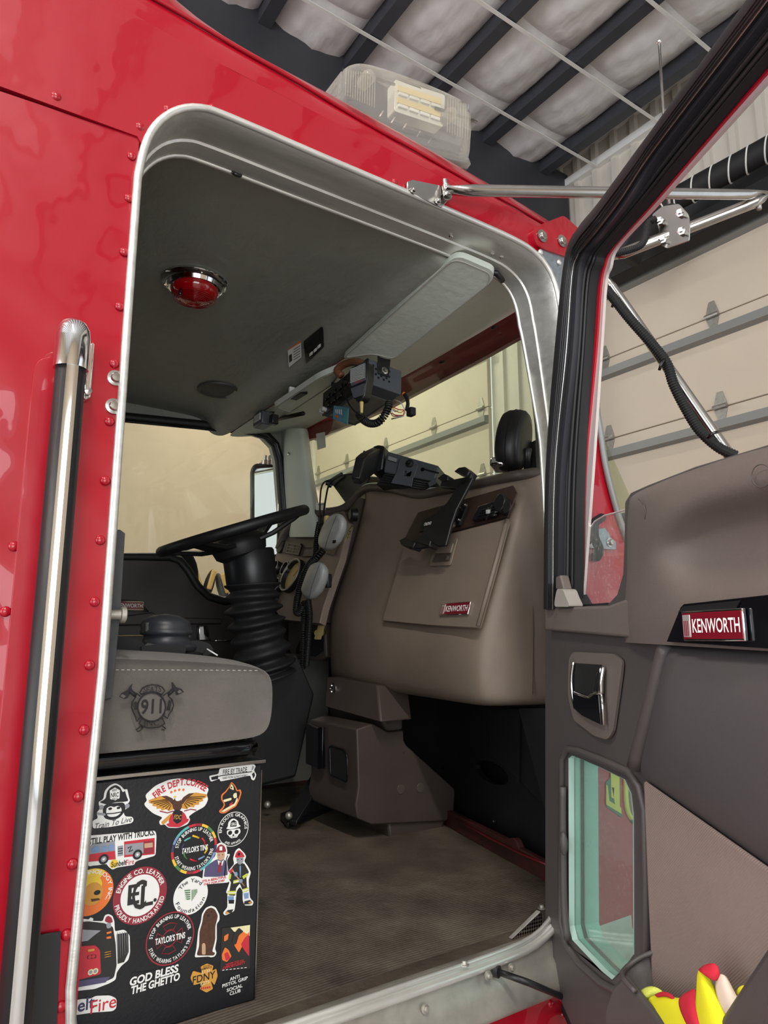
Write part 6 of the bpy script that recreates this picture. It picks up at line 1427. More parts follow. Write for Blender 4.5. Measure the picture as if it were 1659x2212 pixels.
s10 = sticker('round orange skull sticker reading TECHNOLOGY INC., half behind the post', disc=(196, 1927, 0.0435), m='print_black')
annulus(s10, 'print_orange', 196, 1927, 0.0, 0.0385, 1); annulus(s10, 'print_yellow', 196, 1927, 0.0, 0.0384, 2, 55, 125); inkdisc(s10, 'print_yellow', 200, 1914, 0.016, 3); inkdisc(s10, 'print_gold', 200, 1931, 0.019, 3, 0.9); inkdisc(s10, 'print_black', 210, 1928, 0.004, 4, 1.4)
ink(s10, 'print_brown', [(196, 1942), (214, 1940), (216, 1944), (198, 1948)], 4)
arctext('lettering', 'TECHNOLOGY INC.', SF(196, 1927, 4), EX, EZ, 0.0335, 0.0068, 150, -35, 'sticker_white', s10, bold=0.015)
s11 = sticker('round maroon and white monogram sticker reading ENGINE CO. LEATHER', disc=(303, 1934, 0.0485), m='print_maroon')
annulus(s11, 'sticker_white', 303, 1934, 0.0, 0.0350, 1); ringtxt(s11, 303, 1934, 0.0418, 'ENGINE CO. LEATHER', 'PROUDLY HANDCRAFTED', 0.0082, 'sticker_white', (165, 15), (192, 348))
word(s11, 'E', 289, 1932, 0.021, 0.034, 'print_turnout', 3, 0.015); word(s11, 'C', 301, 1933, 0.026, 0.050, 'print_turnout', 4, 0.01); word(s11, 'L', 318, 1934, 0.023, 0.036, 'print_turnout', 3, 0.015)
for a, b in ((281, 1918), (312, 1913), (335, 1944), (283, 1946)): inkdisc(s11, 'print_turnout', a, b, 0.0030, 4)
s12 = sticker('round white sticker with a green leaf heart reading THE YARD FOUNDATION', disc=(412, 1934, 0.0335))
ringtxt(s12, 412, 1934, 0.0265, 'The Yard', 'Foundation', 0.0072, 'print_black', (148, 38), (196, 344), 0.006)
for q in range(5):
    ink(s12, 'print_green', [(398 + q * 0.5, 1923 + q * 4.6), (411, 1921.5 + q * 4.6), (411, 1924 + q * 4.6), (399 + q * 1.6, 1925.5 + q * 4.6)], 2); ink(s12, 'print_green', [(414 + q * 2.6, 1922 - q * .3), (415.6 + q * 2.6, 1921.8 - q * .3), (415.6 + q * 2.6, 1945 - q * 4), (414 + q * 2.6, 1946 - q * 4)], 2)
s13 = sticker('cut-out sticker of an old red fire engine front with a firefighter aboard', [(150, 1990), (175, 1984), (192, 1986), (195, 1981), (202, 1984), (200, 1989), (222, 1990), (226, 1977), (234, 1974), (243, 1978), (247, 1990), (248, 2012), (266, 2008), (271, 2010), (280, 2020), (281, 2058), (277, 2074), (262, 2086), (252, 2100), (250, 2116), (236, 2124), (205, 2136), (150, 2142)], rnd=0.003)
ink(s13, 'print_turnout', [(150, 1995), (190, 1990), (225, 1994), (244, 2002), (250, 2040), (252, 2085), (246, 2112), (228, 2120), (150, 2134)], 1, rnd=0.003); ink(s13, 'print_red', [(150, 2046), (206, 2042), (216, 2052), (218, 2104), (150, 2122)], 2, rnd=0.003); ink(s13, 'print_grey', [(150, 2016), (180, 2008), (218, 2010), (204, 2020), (190, 2032), (150, 2038)], 2); ink(s13, 'print_turnout', [(252, 2018), (277, 2014), (278, 2056), (268, 2078), (254, 2082)], 2)
ink(s13, 'print_violet', [(150, 2122), (215, 2112), (238, 2110), (228, 2122), (150, 2136)], 2)
for a, b in ((196, 2100), (206, 2098)): inkdisc(s13, 'print_cream', a, b, 0.0048, 4); inkdisc(s13, 'print_grey', a, b, 0.0028, 5)
for a, b in ((194, 2067), (202, 2066)): inkdisc(s13, 'print_red', a, b, 0.003, 5)
ink(s13, 'print_turnout', [(188, 2064), (208, 2061), (208, 2070), (188, 2072)], 3, rnd=0.003); ink(s13, 'print_gold', [(190, 2051), (204, 2049), (204, 2054), (190, 2056)], 4, rnd=0.001); ink(s13, 'print_maroon', [(226, 1990), (229, 1981), (234, 1978), (241, 1982), (244, 1992), (236, 1994)], 3, rnd=0.002); ink(s13, 'print_grey', [(229, 1995), (240, 1994), (240, 2004), (231, 2006)], 3, rnd=0.002)
ink(s13, 'print_orange', [(230, 2014), (240, 2011), (241, 2015), (231, 2018)], 4); ink(s13, 'print_orange', [(230, 2024), (240, 2022), (240, 2027), (230, 2028)], 4)
for q in range(3): inkline(s13, 'print_gold', [(226, 2058 + q * 5), (240, 2055 + q * 5)], 0.0006, 4)
for q in range(5): inkline(s13, 'print_grey', [(254 + q * 5, 2014 - q * .5), (255 + q * 5, 2072 - q * 3)], 0.0004, 4)
s14 = sticker('round black sticker with a red rim and cross reading TAYLOR\'S TINS', disc=(368, 2027, 0.0455), m='print_black')
annulus(s14, 'print_maroon', 368, 2027, 0.0430, 0.0454, 1); ringtxt(s14, 368, 2027, 0.0372, 'STOP BURNING UP LEATHER', "START WEARING TAYLOR'S TINS", 0.0066, 'sticker_white', (170, 12), (194, 352)); maltese(s14, 'print_maroon', 366, 2027, 0.0265, 2, 0.0008); word(s14, "TAYLOR'S TINS", 368, 2027, 0.056, 0.0112, 'sticker_white', 5, 0.03)
s15 = sticker('cut-out sticker of a curly brown sitting dog', [(420, 2068), (424, 2050), (428, 2010), (434, 1990), (436, 1974), (444, 1961), (456, 1956), (466, 1960), (474, 1976), (474, 1988), (468, 1995), (468, 2030), (464, 2050), (468, 2058), (464, 2066), (456, 2068), (450, 2066)], rnd=0.003)
ink(s15, 'print_brown', [(424, 2064), (430, 2045), (431, 2012), (437, 1992), (439, 1976), (446, 1964), (456, 1960), (464, 1964), (471, 1978), (468, 1990), (465, 2000), (465, 2030), (458, 2056), (465, 2058), (462, 2064), (440, 2064)], 1, rnd=0.004); ink(s15, 'print_tan', [(436, 2062), (436, 2040), (440, 2036), (444, 2040), (444, 2062)], 2, rnd=0.002); ink(s15, 'print_brown', [(443, 1972), (454, 1968), (462, 1976), (458, 1988), (450, 1992), (444, 1986)], 2, rnd=0.003)
ink(s15, 'print_turnout', [(446, 1976), (452, 1974), (453, 1979), (448, 1981)], 3, rnd=0.001)
for a, b in ((447, 1971), (457, 1970)): inkdisc(s15, 'print_black', a, b, 0.0012, 3)
s16 = sticker('small flame poster sticker reading NEVER MISS AN OPPORTUNITY', [(479, 2005), (541, 1997), (540, 2092), (475, 2098)], 'print_turnout')
ink(s16, 'print_cream', [(498, 2004), (540, 1998), (539, 2022), (520, 2018), (505, 2012)], 1)
for m_, pts in (('print_orange', [(506, 2042), (514, 2018), (524, 2012), (534, 2018), (538, 2012), (538, 2050), (524, 2042), (516, 2058)]), ('print_red', [(520, 2040), (530, 2024), (538, 2018), (538, 2066), (526, 2050)]), ('print_orange', [(479, 2062), (486, 2046), (494, 2052), (500, 2066), (490, 2078), (480, 2074)]), ('print_red', [(484, 2060), (492, 2056), (498, 2070), (488, 2076)]), ('print_turnout', [(500, 2038), (506, 2016), (516, 2004), (526, 2012), (516, 2020), (510, 2040)]), ('print_orange', [(484, 2022), (494, 2016), (492, 2030), (484, 2034)])): ink(s16, m_, pts, 2 if m_ != 'print_turnout' else 4, rnd=0.002)
word(s16, 'NEVER MISS AN', 507, 2079, 0.036, 0.0042, 'print_red', 5, 0.01); word(s16, 'OPPORTUNITY', 506, 2085, 0.046, 0.0050, 'print_red', 5, 0.02)
for q in range(7): inkline(s16, 'sticker_white', [(480 + q * 8, 2096 - q * .9), (485 + q * 8, 2095.4 - q * .9)], 0.0006, 5)
s17 = sticker('black strip sticker with white brush letters GOD BLESS THE GHETTO', [(284, 2102), (390, 2088), (388, 2122), (284, 2138)], 'print_black')
word(s17, 'GOD BLESS', 334, 2106, 0.088, 0.0140, 'sticker_white', 2, 0.035, 1.5, 0.1); word(s17, 'THE GHETTO', 337, 2124, 0.088, 0.0135, 'sticker_white', 2, 0.035, 1.5, 0.1)
s18 = sticker('gold Maltese cross sticker reading FDNY', [(433, 2088), (447, 2081), (461, 2086), (458, 2097), (467, 2092), (470, 2108), (463, 2128), (455, 2118), (460, 2136), (446, 2144), (431, 2136), (440, 2122), (418, 2128), (411, 2112), (417, 2097), (436, 2102)], 'print_gold', rnd=0.002)
word(s18, 'FDNY', 441, 2111, 0.044, 0.0125, 'print_black', 2, 0.01); word(s18, 'L133', 445, 2098, 0.015, 0.0052, 'print_cream', 2, 0.01); word(s18, 'E275', 443, 2123, 0.017, 0.0055, 'print_cream', 2, 0.01); word(s18, 'SOUTH', 446, 2087, 0.012, 0.0034, 'print_black', 2); word(s18, 'JAMAICA', 446, 2092, 0.022, 0.0042, 'print_black', 2, 0.01)
for q in range(5): ink(s18, 'print_red', [(434 + q * 4.4, 2133 - q * .6), (437 + q * 4.4, 2132.6 - q * .6), (437 + q * 4.4, 2137 - q * .6), (434 + q * 4.4, 2137.4 - q * .6)], 2)
s19 = sticker('black sticker with white letters ANTI PISTOL GRIP SOCIAL CLUB', [(476, 2128), (494, 2122), (496, 2110), (516, 2106), (522, 2112), (540, 2106), (540, 2118), (526, 2128), (526, 2144), (496, 2152), (490, 2142), (478, 2140)], 'print_black', rnd=0.002)
for t_, a, b, w_ in (('ANTI', 507, 2112, 0.020), ('PISTOL GRIP', 508, 2121, 0.052), ('SOCIAL', 507, 2134, 0.032), ('CLUB', 508, 2143, 0.022)): word(s19, t_, a, b, w_, 0.0060, 'sticker_white', 2, 0.015, 2)
s20 = sticker('large white cut-out sticker with the end of the name SunbeltFire', [(140, 2170), (172, 2158), (196, 2157), (206, 2151), (238, 2150), (252, 2157), (251, 2178), (243, 2184), (200, 2187), (140, 2196)], rnd=0.004)
word(s20, 'Sunbelt', 151, 2178, 0.080, 0.0205, 'print_navy', 2, 0.02); word(s20, 'Fire', 224, 2169, 0.043, 0.0205, 'print_red', 3, 0.006)
# ------------------------------------------------------------------ the open passenger door
door = thing('cab_door', 'open passenger door with taupe trim, black seals and red edge', 'door', PD(1178, 1310) * 1.0 + Vector((0, 0, -0.7)))
peep = [(1228, 1638), (1236, 1632), (1290, 1655), (1348, 1684), (1362, 1715), (1367, 1760), (1368, 2062), (1352, 2085), (1322, 2116), (1300, 2098), (1262, 2058), (1236, 2030), (1229, 2000)]
outer = [(1177, 1312), (1255, 1310), (1312, 1307), (1332, 1285), (1345, 1240), (1348, 1160), (1349, 1085), (1362, 1064), (1400, 1047), (1500, 1008), (1659, 960), (1800, 922), (1980, 900), (1980, 2420), (1262, 2420), (1246, 2240), (1212, 2165), (1185, 2090), (1177, 2000)]
slab('trim_panel', [PD(a, b) for a, b in outer], DOOR_N * -0.025, 'door_trim_dark', door, holes=[[PD(a, b) for a, b in peep]], bev=0.006)
# outer skin: red, with the same low window
so = [PD(a, b, -0.10) for a, b in outer]
def shift(p, k): return p - DOOR_N * k
slab('outer_skin', [shift(PD(a, b), 0.062) for a, b in outer], DOOR_N * -0.004, 'red_paint', door, holes=[[shift(PD(a, b), 0.062) for a, b in peep]])
# jamb of the low window, running through to the skin
pj = [PD(a, b, 0.002) for a, b in peep]
mk('window_jamb', *loftdata([pj, [shift(p, 0.030) for p in pj]], caps=False), 'jamb_grey', door)
tube('jamb_seal', [shift(p, 0.030) for p in pj], 0.004, 'rubber', door, seg=6, closed=True)
mk('window_jamb', *loftdata([[shift(p, 0.030) for p in pj], [shift(p, 0.066) for p in pj]], caps=False), 'jamb_grey', door)
slab('vision_window', [shift(p, 0.012) for p in pj], DOOR_N * -0.004, 'teal_glass', door)
# moulded surround of the low window
ou = [(1214, 1640), (1226, 1618), (1250, 1622), (1300, 1642), (1358, 1668), (1380, 1700), (1392, 1748), (1396, 1900), (1398, 2070), (1372, 2098), (1330, 2140), (1300, 2125), (1250, 2080), (1222, 2040), (1212, 1990)]
rim = [PD(a, b, 0.004) for a, b in ou]
tube('window_surround', rim, 0.007, 'door_trim_dark', door, seg=10, closed=True)
tube('surround_roll', [PD(1216, 1700, .010), PD(1216, 1780, .010), PD(1217, 1860, .010), PD(1219, 1960, .010), PD(1226, 2030, .010)], 0.007, 'door_trim_dark', door, seg=10, smooth=4)
ellip('pull_notch', PD(1217, 1822, .016), (DOOR_D, DOOR_N, Vector((0, 0, 1))), (0.010, 0.008, 0.022), 'door_trim_dark', door)
# upper trim: ledge at the window dip, and the tall rear part with its hand scallop
slab('sill_ledge', [PD(1176, 1318, .02), PD(1190, 1312, .02), PD(1310, 1309, .02), PD(1345, 1296, .02), PD(1400, 1300, .02), PD(1440, 1384, .02), PD(1300, 1372, .02), PD(1176, 1361, .02)], DOOR_N * -0.022, 'door_trim', door, bev=0.006, bseg=3)
rows = []
cols = [1352, 1375, 1410, 1450, 1500, 1560, 1620, 1700, 1850]
top = [1075, 1060, 1045, 1028, 1010, 990, 972, 950, 920]
K = [[.000, .004, .008, .010, .010, .010, .010, .010, .010],
     [.012, .026, .036, .040, .040, .040, .040, .040, .040],
     [.016, .030, .044, .050, .050, .050, .050, .050, .050],
     [.018, .032, .044, .044, .022, .016, .014, .014, .014],
     [.018, .030, .040, .020, .006, .003, .003, .003, .003],
     [.018, .030, .038, .034, .012, .008, .008, .008, .008],
     [.018, .030, .038, .042, .038, .036, .036, .036, .036],
     [.016, .030, .038, .042, .042, .042, .042, .042, .042],
     [.012, .026, .032, .036, .036, .036, .036, .036, .036]]
fy_ = [0.0, 0.06, 0.20, 0.30, 0.42, 0.54, 0.70, 0.88, 1.0]
for r_ in range(9):
    row = []
    for c_, (px, t_) in enumerate(zip(cols, top)):
        bot = 1388 + (px - 1352) * 0.06
        x_ = px + (6 if c_ == 0 and r_ in (0, 1) else 0) - (8 if c_ == 0 and r_ > 5 else 0)
        row.append(PD(x_, t_ + (bot - t_) * fy_[r_], K[r_][c_]))
    rows.append([PD(cols[0] + 4, top[0] + (1388 - top[0]) * fy_[r_], -0.02)] + row)
rows.insert(0, [PD(px, t_ + 6, -0.02) for px, t_ in zip([1356] + cols, [1075] + top)])
net('armrest_trim', rows, 'door_trim', door, sub=3)
for px, py, k_ in ((1645, 1028, .0495), (1385, 1102, .034)): tube('trim_plug', [PD(px + 11 * math.cos(a) * 1.9, py + 25 * math.sin(a), k_) for a in [2 * math.pi * q / 24 for q in range(24)]] if px > 1500 else [PD(1379, 1078, .034), PD(1391, 1088, .036), PD(1395, 1105, .037), PD(1393, 1122, .037)], 0.0007, 'door_trim_dark', door, seg=5, closed=px > 1500)
# black badge recess and badge
br_ = slab('badge_recess', [PD(1440, 1386, .047), PD(1470, 1312, .047), PD(1477, 1305, .047), PD(1560, 1296, .047), PD(1659, 1285, .047), (PD(1850, 1265, .047)), PD(1850, 1415, .047), PD(1659, 1401, .047), PD(1500, 1390, .047)], DOOR_N * -0.006, 'black_gloss', door, bev=0.002)
slab('recess_lip', [PD(1466, 1322, .049), PD(1476, 1310, .049), PD(1560, 1301, .049), PD(1600, 1297, .049), PD(1590, 1316, .049), PD(1480, 1322, .049)], DOOR_N * 0.001, 'black_plastic', br_)
dco = PD(1540, 1351, .052)
badge(br_, dco, DOOR_D, Vector((0, 0, 1)), DOOR_N, (PD(1606, 1351, .05) - PD(1474, 1351, .05)).length, 0.042)
# big dark grab face, swelling out below the badge
rows = []
for (yl, kl), xl, xr in (((1392, .004), 1436, 1850), ((1402, .030), 1432, 1850), ((1460, .045), 1415, 1850), ((1560, .045), 1393, 1850), ((1640, .03), 1374, 1850), ((1664, .004), 1368, 1850)):
    row = []
    for t in (0, 0.04, 0.12, 0.35, 0.65, 1.0):
        x_ = xl + (xr - xl) * t; bot = 1392 + (x_ - 1436) * 0.06
        lowb = 1664 + (x_ - 1368) * 0.70
        s_ = (yl - 1392) / (1664 - 1392); y_ = bot + (lowb - bot) * s_
        row.append(PD(x_, y_, kl if t > 0.03 else 0.004))
    rows.append(row)
net('grab_face', rows, 'door_trim_dark', door, sub=3).data.materials[0] = mat('door_slate', rgb(74, 71, 72), 0.5, bump=0.3, bscale=460, bdist=0.001)
tube('ridge', [PD(1440, 1392, .014), PD(1420, 1470, .018), PD(1398, 1560, .018), PD(1372, 1655, .012)], 0.014, 'door_trim_dark', door, seg=10, smooth=4)
# cloth insert
slab('cloth_insert', [PD(1398, 1686, .006), PD(1659, 1868, .006), PD(1850, 2000, .006), PD(1850, 2420, .006), PD(1430, 2400, .006), PD(1414, 2080, .006), PD(1406, 1900, .006)], DOOR_N * 0.008, 'fabric_trim', door, bev=0.004)
# map pocket: bin wall, lip rising to the right
pk = slab('map_pocket', [PD(1322, 2130, .075), PD(1345, 2105, .075), PD(1372, 2140, .075), PD(1440, 2225, .075), PD(1545, 2215, .075), PD(1600, 2130, .075), PD(1680, 2010, .075), PD(1850, 1900, .075), PD(1850, 2420, .075), PD(1300, 2420, .075), PD(1305, 2180, .075)], DOOR_N * -0.012, 'door_trim_dark', door, bev=0.006, bseg=3)
mk('pocket_end', *loftdata([[PD(1345, 2112, .072), PD(1352, 2098, .05), PD(1376, 2074, .03), PD(1412, 2060, .006)], [PD(1352, 2150, .070), PD(1362, 2130, .05), PD(1390, 2110, .03), PD(1418, 2100, .006)], [PD(1372, 2260, .070), PD(1392, 2230, .05), PD(1420, 2220, .03), PD(1432, 2210, .006)]], closed=False, caps=False), 'door_trim_dark', pk, smooth=True)
tube('pocket_lip', [PD(1372, 2142, .078), PD(1345, 2110, .078), PD(1352, 2092, .055), PD(1380, 2070, .03), PD(1413, 2056, .010)], 0.004, 'door_trim_dark', pk, seg=8, smooth=5)
# inside handle
hb = slab('handle_bezel', [PD(1232, 1500, .003), PD(1234, 1422, .003), PD(1244, 1408, .003), PD(1332, 1412, .003), PD(1350, 1428, .003), PD(1346, 1465, .003), PD(1330, 1580, .003), PD(1318, 1598, .003), PD(1290, 1590, .003), PD(1244, 1555, .003)], DOOR_N * 0.006, 'door_trim', door, rnd=0.010, bev=0.003, bseg=3)
slab('handle_recess', [PD(1236, 1432, .0095), PD(1300, 1436, .0095), PD(1306, 1500, .0095), PD(1304, 1566, .0095), PD(1262, 1548, .0095), PD(1240, 1530, .0095)], DOOR_N * 0.0008, 'dark_void', hb)
tube('chrome_strip', [PD(1239, 1430, .014), PD(1235, 1460, .015), PD(1236, 1495, .015), PD(1243, 1532, .014)], 0.0035, 'chrome', hb, seg=8, smooth=5)
tube('chrome_strip', [PD(1303, 1441, .016), PD(1299, 1470, .020), PD(1299, 1498, .020)], 0.004, 'chrome', hb, seg=8, smooth=5)
slab('lever', [PD(1285, 1495, .016), PD(1290, 1462, .016), PD(1302, 1441, .016), PD(1303, 1470, .016), PD(1300, 1497, .016)], DOOR_N * 0.006, 'chrome', hb, bev=0.002)
slab('lever_paddle', [PD(1241, 1496, .014), PD(1272, 1506, .014), PD(1282, 1497, .014), PD(1299, 1499, .014), PD(1304, 1566, .014), PD(1262, 1546, .014), PD(1244, 1530, .014)], DOOR_N * 0.006, 'black_gloss', hb, bev=0.002)
tube('chrome_strip', [PD(1299, 1500, .020), PD(1302, 1530, .020), PD(1305, 1566, .018)], 0.0028, 'chrome', hb, seg=8)
tube('chrome_strip', [PD(1241, 1495, .020), PD(1258, 1502, .021), PD(1272, 1507, .021), PD(1283, 1498, .021), PD(1299, 1498, .021)], 0.0018, 'chrome', hb, seg=6)
# window frame: seals and channels following the front edge and the sloping top
O_ = [(1177, 1316), (1181, 1024), (1199, 760), (1223, 550), (1248, 492), (1290, 440), (1380, 317), (1434, 246), (1570, 60), (1720, -145)]
G1 = [(1194, 1316), (1198, 1024), (1223, 760), (1235, 597), (1247, 553), (1264, 530), (1334, 440), (1408, 329), (1613, 60), (1770, -146)]
G2 = [(1204, 1316), (1211, 1024), (1237, 760), (1248, 597), (1260, 553), (1278, 530), (1352, 440), (1424, 329), (1634, 60), (1790, -147)]
KK = [(1241, 1316), (1246, 1024), (1263, 760), (1273, 613), (1286, 566), (1298, 540), (1384, 440), (1477, 329), (1685, 80), (1860, -123)]
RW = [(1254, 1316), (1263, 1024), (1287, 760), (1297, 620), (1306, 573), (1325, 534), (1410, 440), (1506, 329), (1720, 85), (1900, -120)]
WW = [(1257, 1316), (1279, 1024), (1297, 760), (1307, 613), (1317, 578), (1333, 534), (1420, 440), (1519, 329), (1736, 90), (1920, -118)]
def dens(a): return a
def strip(name, A, B, k, th, m, bulge=0.0):
    A3 = smoothpath([PD(x, y, k) for x, y in A], 5); B3 = smoothpath([PD(x, y, k) for x, y in B], 5)
    rings = []
    for p, q in zip(A3, B3):
        m_ = (p + q) / 2
        rings.append([p - DOOR_N * th, p, p.lerp(q, 0.25) + DOOR_N * bulge * 0.8, m_ + DOOR_N * bulge, p.lerp(q, 0.75) + DOOR_N * bulge * 0.8, q, q - DOOR_N * th])
    o = mk(name, *loftdata(rings), m, door, smooth=True)
    try: o.data.set_sharp_from_angle(angle=math.radians(45))
    except Exception: pass
    return o
def mixp(A, B, t): return [(a[0] + (b[0] - a[0]) * t, a[1] + (b[1] - a[1]) * t) for a, b in zip(A, B)]
bs = strip('outer_seal', O_, G1, 0.025, 0.05, 'rubber', 0.010)
for t in (0.45, 0.62, 0.8): tube('seal_groove', smoothpath([PD(x, y, 0.035) for x, y in mixp(O_, G1, t)], 5), 0.0011, 'black_gloss', bs, seg=5)
tube('bright_line', smoothpath([PD(x, y, 0.030) for x, y in mixp(O_, G1, 1.0)], 5), 0.0014, 'steel', bs, seg=5)
strip('channel', G1, G2, 0.018, 0.04, 'black_gloss', 0.0).data.materials[0] = mat('channel_grey', rgb(66, 66, 72), 0.25, 0.4)
ru = strip('glass_run', G2, KK, 0.0, 0.02, 'black_matte', 0.0)
for t, r_ in ((0.22, 0.004), (0.42, 0.0025), (0.58, 0.005), (0.85, 0.003)): tube('run_lip', smoothpath([PD(x, y, 0.002) for x, y in mixp(G2, KK, t)], 5), r_, 'rubber', ru, seg=6)
strip('frame_edge', KK, RW, -0.02, 0.008, 'red_paint', 0.0)
strip('frame_glint', RW, WW, -0.024, 0.006, 'glint_and_trim', 0.0)  # pale strip painted in as the light reflected along the red edge
# corner filler at the foot of the frame
slab('corner_filler', [PD(1196, 1311, .03), PD(1200, 1285, .03), PD(1203, 1272, .03), PD(1216, 1272, .03), PD(1222, 1290, .03), PD(1232, 1311, .03)], DOOR_N * -0.03, 'filler_grey', door, rnd=0.014, bev=0.008, bseg=4)
slab('filler_cap', [PD(1200, 1274, .026), PD(1200, 1246, .026), PD(1210, 1242, .026), PD(1218, 1274, .026)], DOOR_N * -0.02, 'door_trim', door, bev=0.003)
slab('belt_seal', [PD(1236, 1310, -.005), PD(1234, 1284, -.005), PD(1240, 1282, -.005), PD(1256, 1310, -.005)], DOOR_N * -0.03, 'rubber', door, bev=0.003)
# lowered window glass, speckled with water, with its ground edge
gls = [PD(1250, 1312, -.03), PD(1255, 1230, -.03), PD(1262, 1170, -.03), PD(1271, 1146, -.03), PD(1285, 1126, -.03), PD(1305, 1114, -.03), PD(1345, 1103, -.03), PD(1420, 1085, -.03), PD(1420, 1400, -.03), PD(1250, 1400, -.03)]
slab('window_glass', gls, DOOR_N * -0.005, 'door_glass', door)
tube('glass_edge', gls[:8], 0.0018, 'glint_and_trim', door, seg=5)
slab('belt_rubber', [PD(1256, 1306, -.01), PD(1312, 1302, -.01), PD(1318, 1309, -.01), PD(1256, 1314, -.01)], DOOR_N * -0.02, 'rubber', door)
# bottom weather lip and check rod
tube('bottom_seal', [PD(1178, 1990, -.03), PD(1186, 2080, -.03), PD(1210, 2150, -.03), PD(1244, 2225, -.03), PD(1262, 2330, -.03)], 0.012, 'rubber', door, seg=8, smooth=5)
ck = tube('check_rod', [PY(1072, 2098, 1.09), PY(1140, 2122, 1.02), PD(1235, 2162, -.04)], 0.006, 'black_plastic', seg=8); tag(ck, 'thin black check rod between the sill and the open door', 'rod')
lathe('grommet', PY(1072, 2098, 1.092), (0.4, -1, 0), [(0.011, -0.004), (0.011, 0.006), (0.006, 0.008), (0.0003, 0.008)], 'rubber', ck, seg=14)

# hi-vis gloves stuffed in the pocket
gv = thing('hivis_glove', 'yellow and red work gloves stuffed in the door map pocket', 'gloves', PD(1480, 2212, .05))
def cloth(name, rows_, m):
    rr = [[PD(a, b, k) for a, b, k in r] for r in rows_]
    return net(name, rr, m, gv, sub=2, solid=0.003)
cloth('cuff', [[(1368, 2170, .05), (1376, 2150, .06), (1392, 2134, .06), (1412, 2130, .055), (1432, 2140, .05)], [(1385, 2190, .06), (1384, 2162, .065), (1398, 2146, .066), (1414, 2142, .06), (1430, 2146, .05)], [(1400, 2205, .06), (1390, 2185, .06), (1390, 2165, .062), (1404, 2152, .056), (1420, 2150, .05)]], 'glove_lime')
cloth('palm', [[(1390, 2166, .055), (1405, 2154, .06), (1430, 2146, .06), (1452, 2156, .058), (1468, 2160, .06)], [(1404, 2188, .062), (1420, 2170, .066), (1440, 2162, .07), (1460, 2162, .07), (1476, 2156, .07)], [(1416, 2205, .064), (1436, 2195, .07), (1460, 2185, .074), (1485, 2180, .074), (1500, 2170, .07)], [(1420, 2230, .06), (1440, 2225, .07), (1470, 2225, .074), (1495, 2225, .074), (1510, 2220, .07)]], 'glove_yellow')
cloth('trim_band', [[(1414, 2150, .062), (1432, 2142, .064), (1448, 2146, .064), (1460, 2158, .064)], [(1418, 2155, .066), (1434, 2149, .068), (1446, 2153, .068), (1456, 2162, .068)]], 'glove_red')
cloth('thumb', [[(1508, 2100, .07), (1512, 2094, .07), (1518, 2100, .07), (1534, 2112, .066)], [(1506, 2135, .074), (1514, 2128, .08), (1528, 2130, .078), (1546, 2148, .066)], [(1503, 2180, .074), (1520, 2172, .082), (1545, 2170, .08), (1565, 2178, .066)], [(1505, 2235, .07), (1525, 2235, .08), (1555, 2235, .078), (1585, 2230, .066)]], 'glove_yellow')
cloth('trim_band', [[(1466, 2158, .071), (1478, 2148, .073), (1494, 2140, .072), (1504, 2132, .07)], [(1470, 2182, .076), (1482, 2176, .08), (1494, 2170, .078), (1502, 2164, .074)], [(1486, 2215, .078), (1496, 2210, .081), (1504, 2210, .08), (1510, 2208, .076)], [(1500, 2240, .076), (1506, 2240, .08), (1512, 2238, .08), (1520, 2236, .076)]], 'glove_red')
cloth('finger_tip', [[(1508, 2100, .074), (1520, 2086, .072), (1540, 2080, .07), (1550, 2084, .066)], [(1512, 2094, .078), (1526, 2104, .078), (1542, 2110, .076), (1556, 2104, .068)], [(1515, 2098, .076), (1530, 2110, .076), (1544, 2118, .074), (1548, 2116, .066)]], 'glove_red')
cloth('lining', [[(1546, 2118, .066), (1556, 2102, .066), (1566, 2108, .064), (1572, 2118, .06)], [(1548, 2145, .07), (1562, 2136, .072), (1578, 2142, .068), (1590, 2155, .06)], [(1558, 2175, .07), (1576, 2180, .072), (1592, 2178, .068), (1602, 2168, .06)], [(1575, 2200, .066), (1585, 2200, .068), (1596, 2196, .066), (1604, 2180, .06)]], 'glove_cream')
cloth('back_finger', [[(1590, 2146, .05), (1598, 2130, .05), (1612, 2128, .05), (1618, 2130, .05)], [(1598, 2160, .05), (1604, 2150, .052), (1612, 2142, .052), (1616, 2140, .05)]], 'glove_yellow')

# ------------------------------------------------------------------ grab rail beside the doorway
gr = thing('grab_rail', 'tall vertical grab rail with chrome cap and black grip on the red cab side', 'rail', (0.158, 1.03, 0.95))
gx, gy = 0.158, 1.03
tube('grip', [(gx, gy, 0.85), (gx, gy, 2.045)], 0.0205, 'rubber', gr, seg=24)
vs, fs = [], []
A = [math.radians(a) for a in (-78, -86, -94, -102, -110, -119)]
for z in (0.85, 1.4, 2.045):
    for a in A: vs.append((gx + 0.0222 * math.cos(a) + 0.002, gy + 0.0222 * math.sin(a), z))
k = len(A)
for i in range(2):
    for j in range(k - 1): fs.append((i * k + j, i * k + j + 1, (i + 1) * k + j + 1, (i + 1) * k + j))
mk('bright_strip', vs, fs, 'chrome', gr, smooth=True)
lathe('end_cap', (gx, gy, 2.03), (0, 0, 1), [(0.0235, 0), (0.0238, 0.045), (0.0225, 0.058), (0.0185, 0.068), (0.011, 0.075), (0.0004, 0.077)], 'chrome', gr, seg=32)
bp2 = slab('stand_off', [PY(205, 742, 1.085), PY(200, 738, 1.085), PY(194, 745, 1.085), PY(180, 855, 1.085), PY(185, 864, 1.085), PY(196, 858, 1.085)], (0, 0.013, 0), 'chrome', gr, bev=0.003)
tube('stand_off_post', [(gx, gy, 2.045), (gx + 0.01, SY - 0.005, 2.05)], 0.014, 'chrome', gr, seg=12)
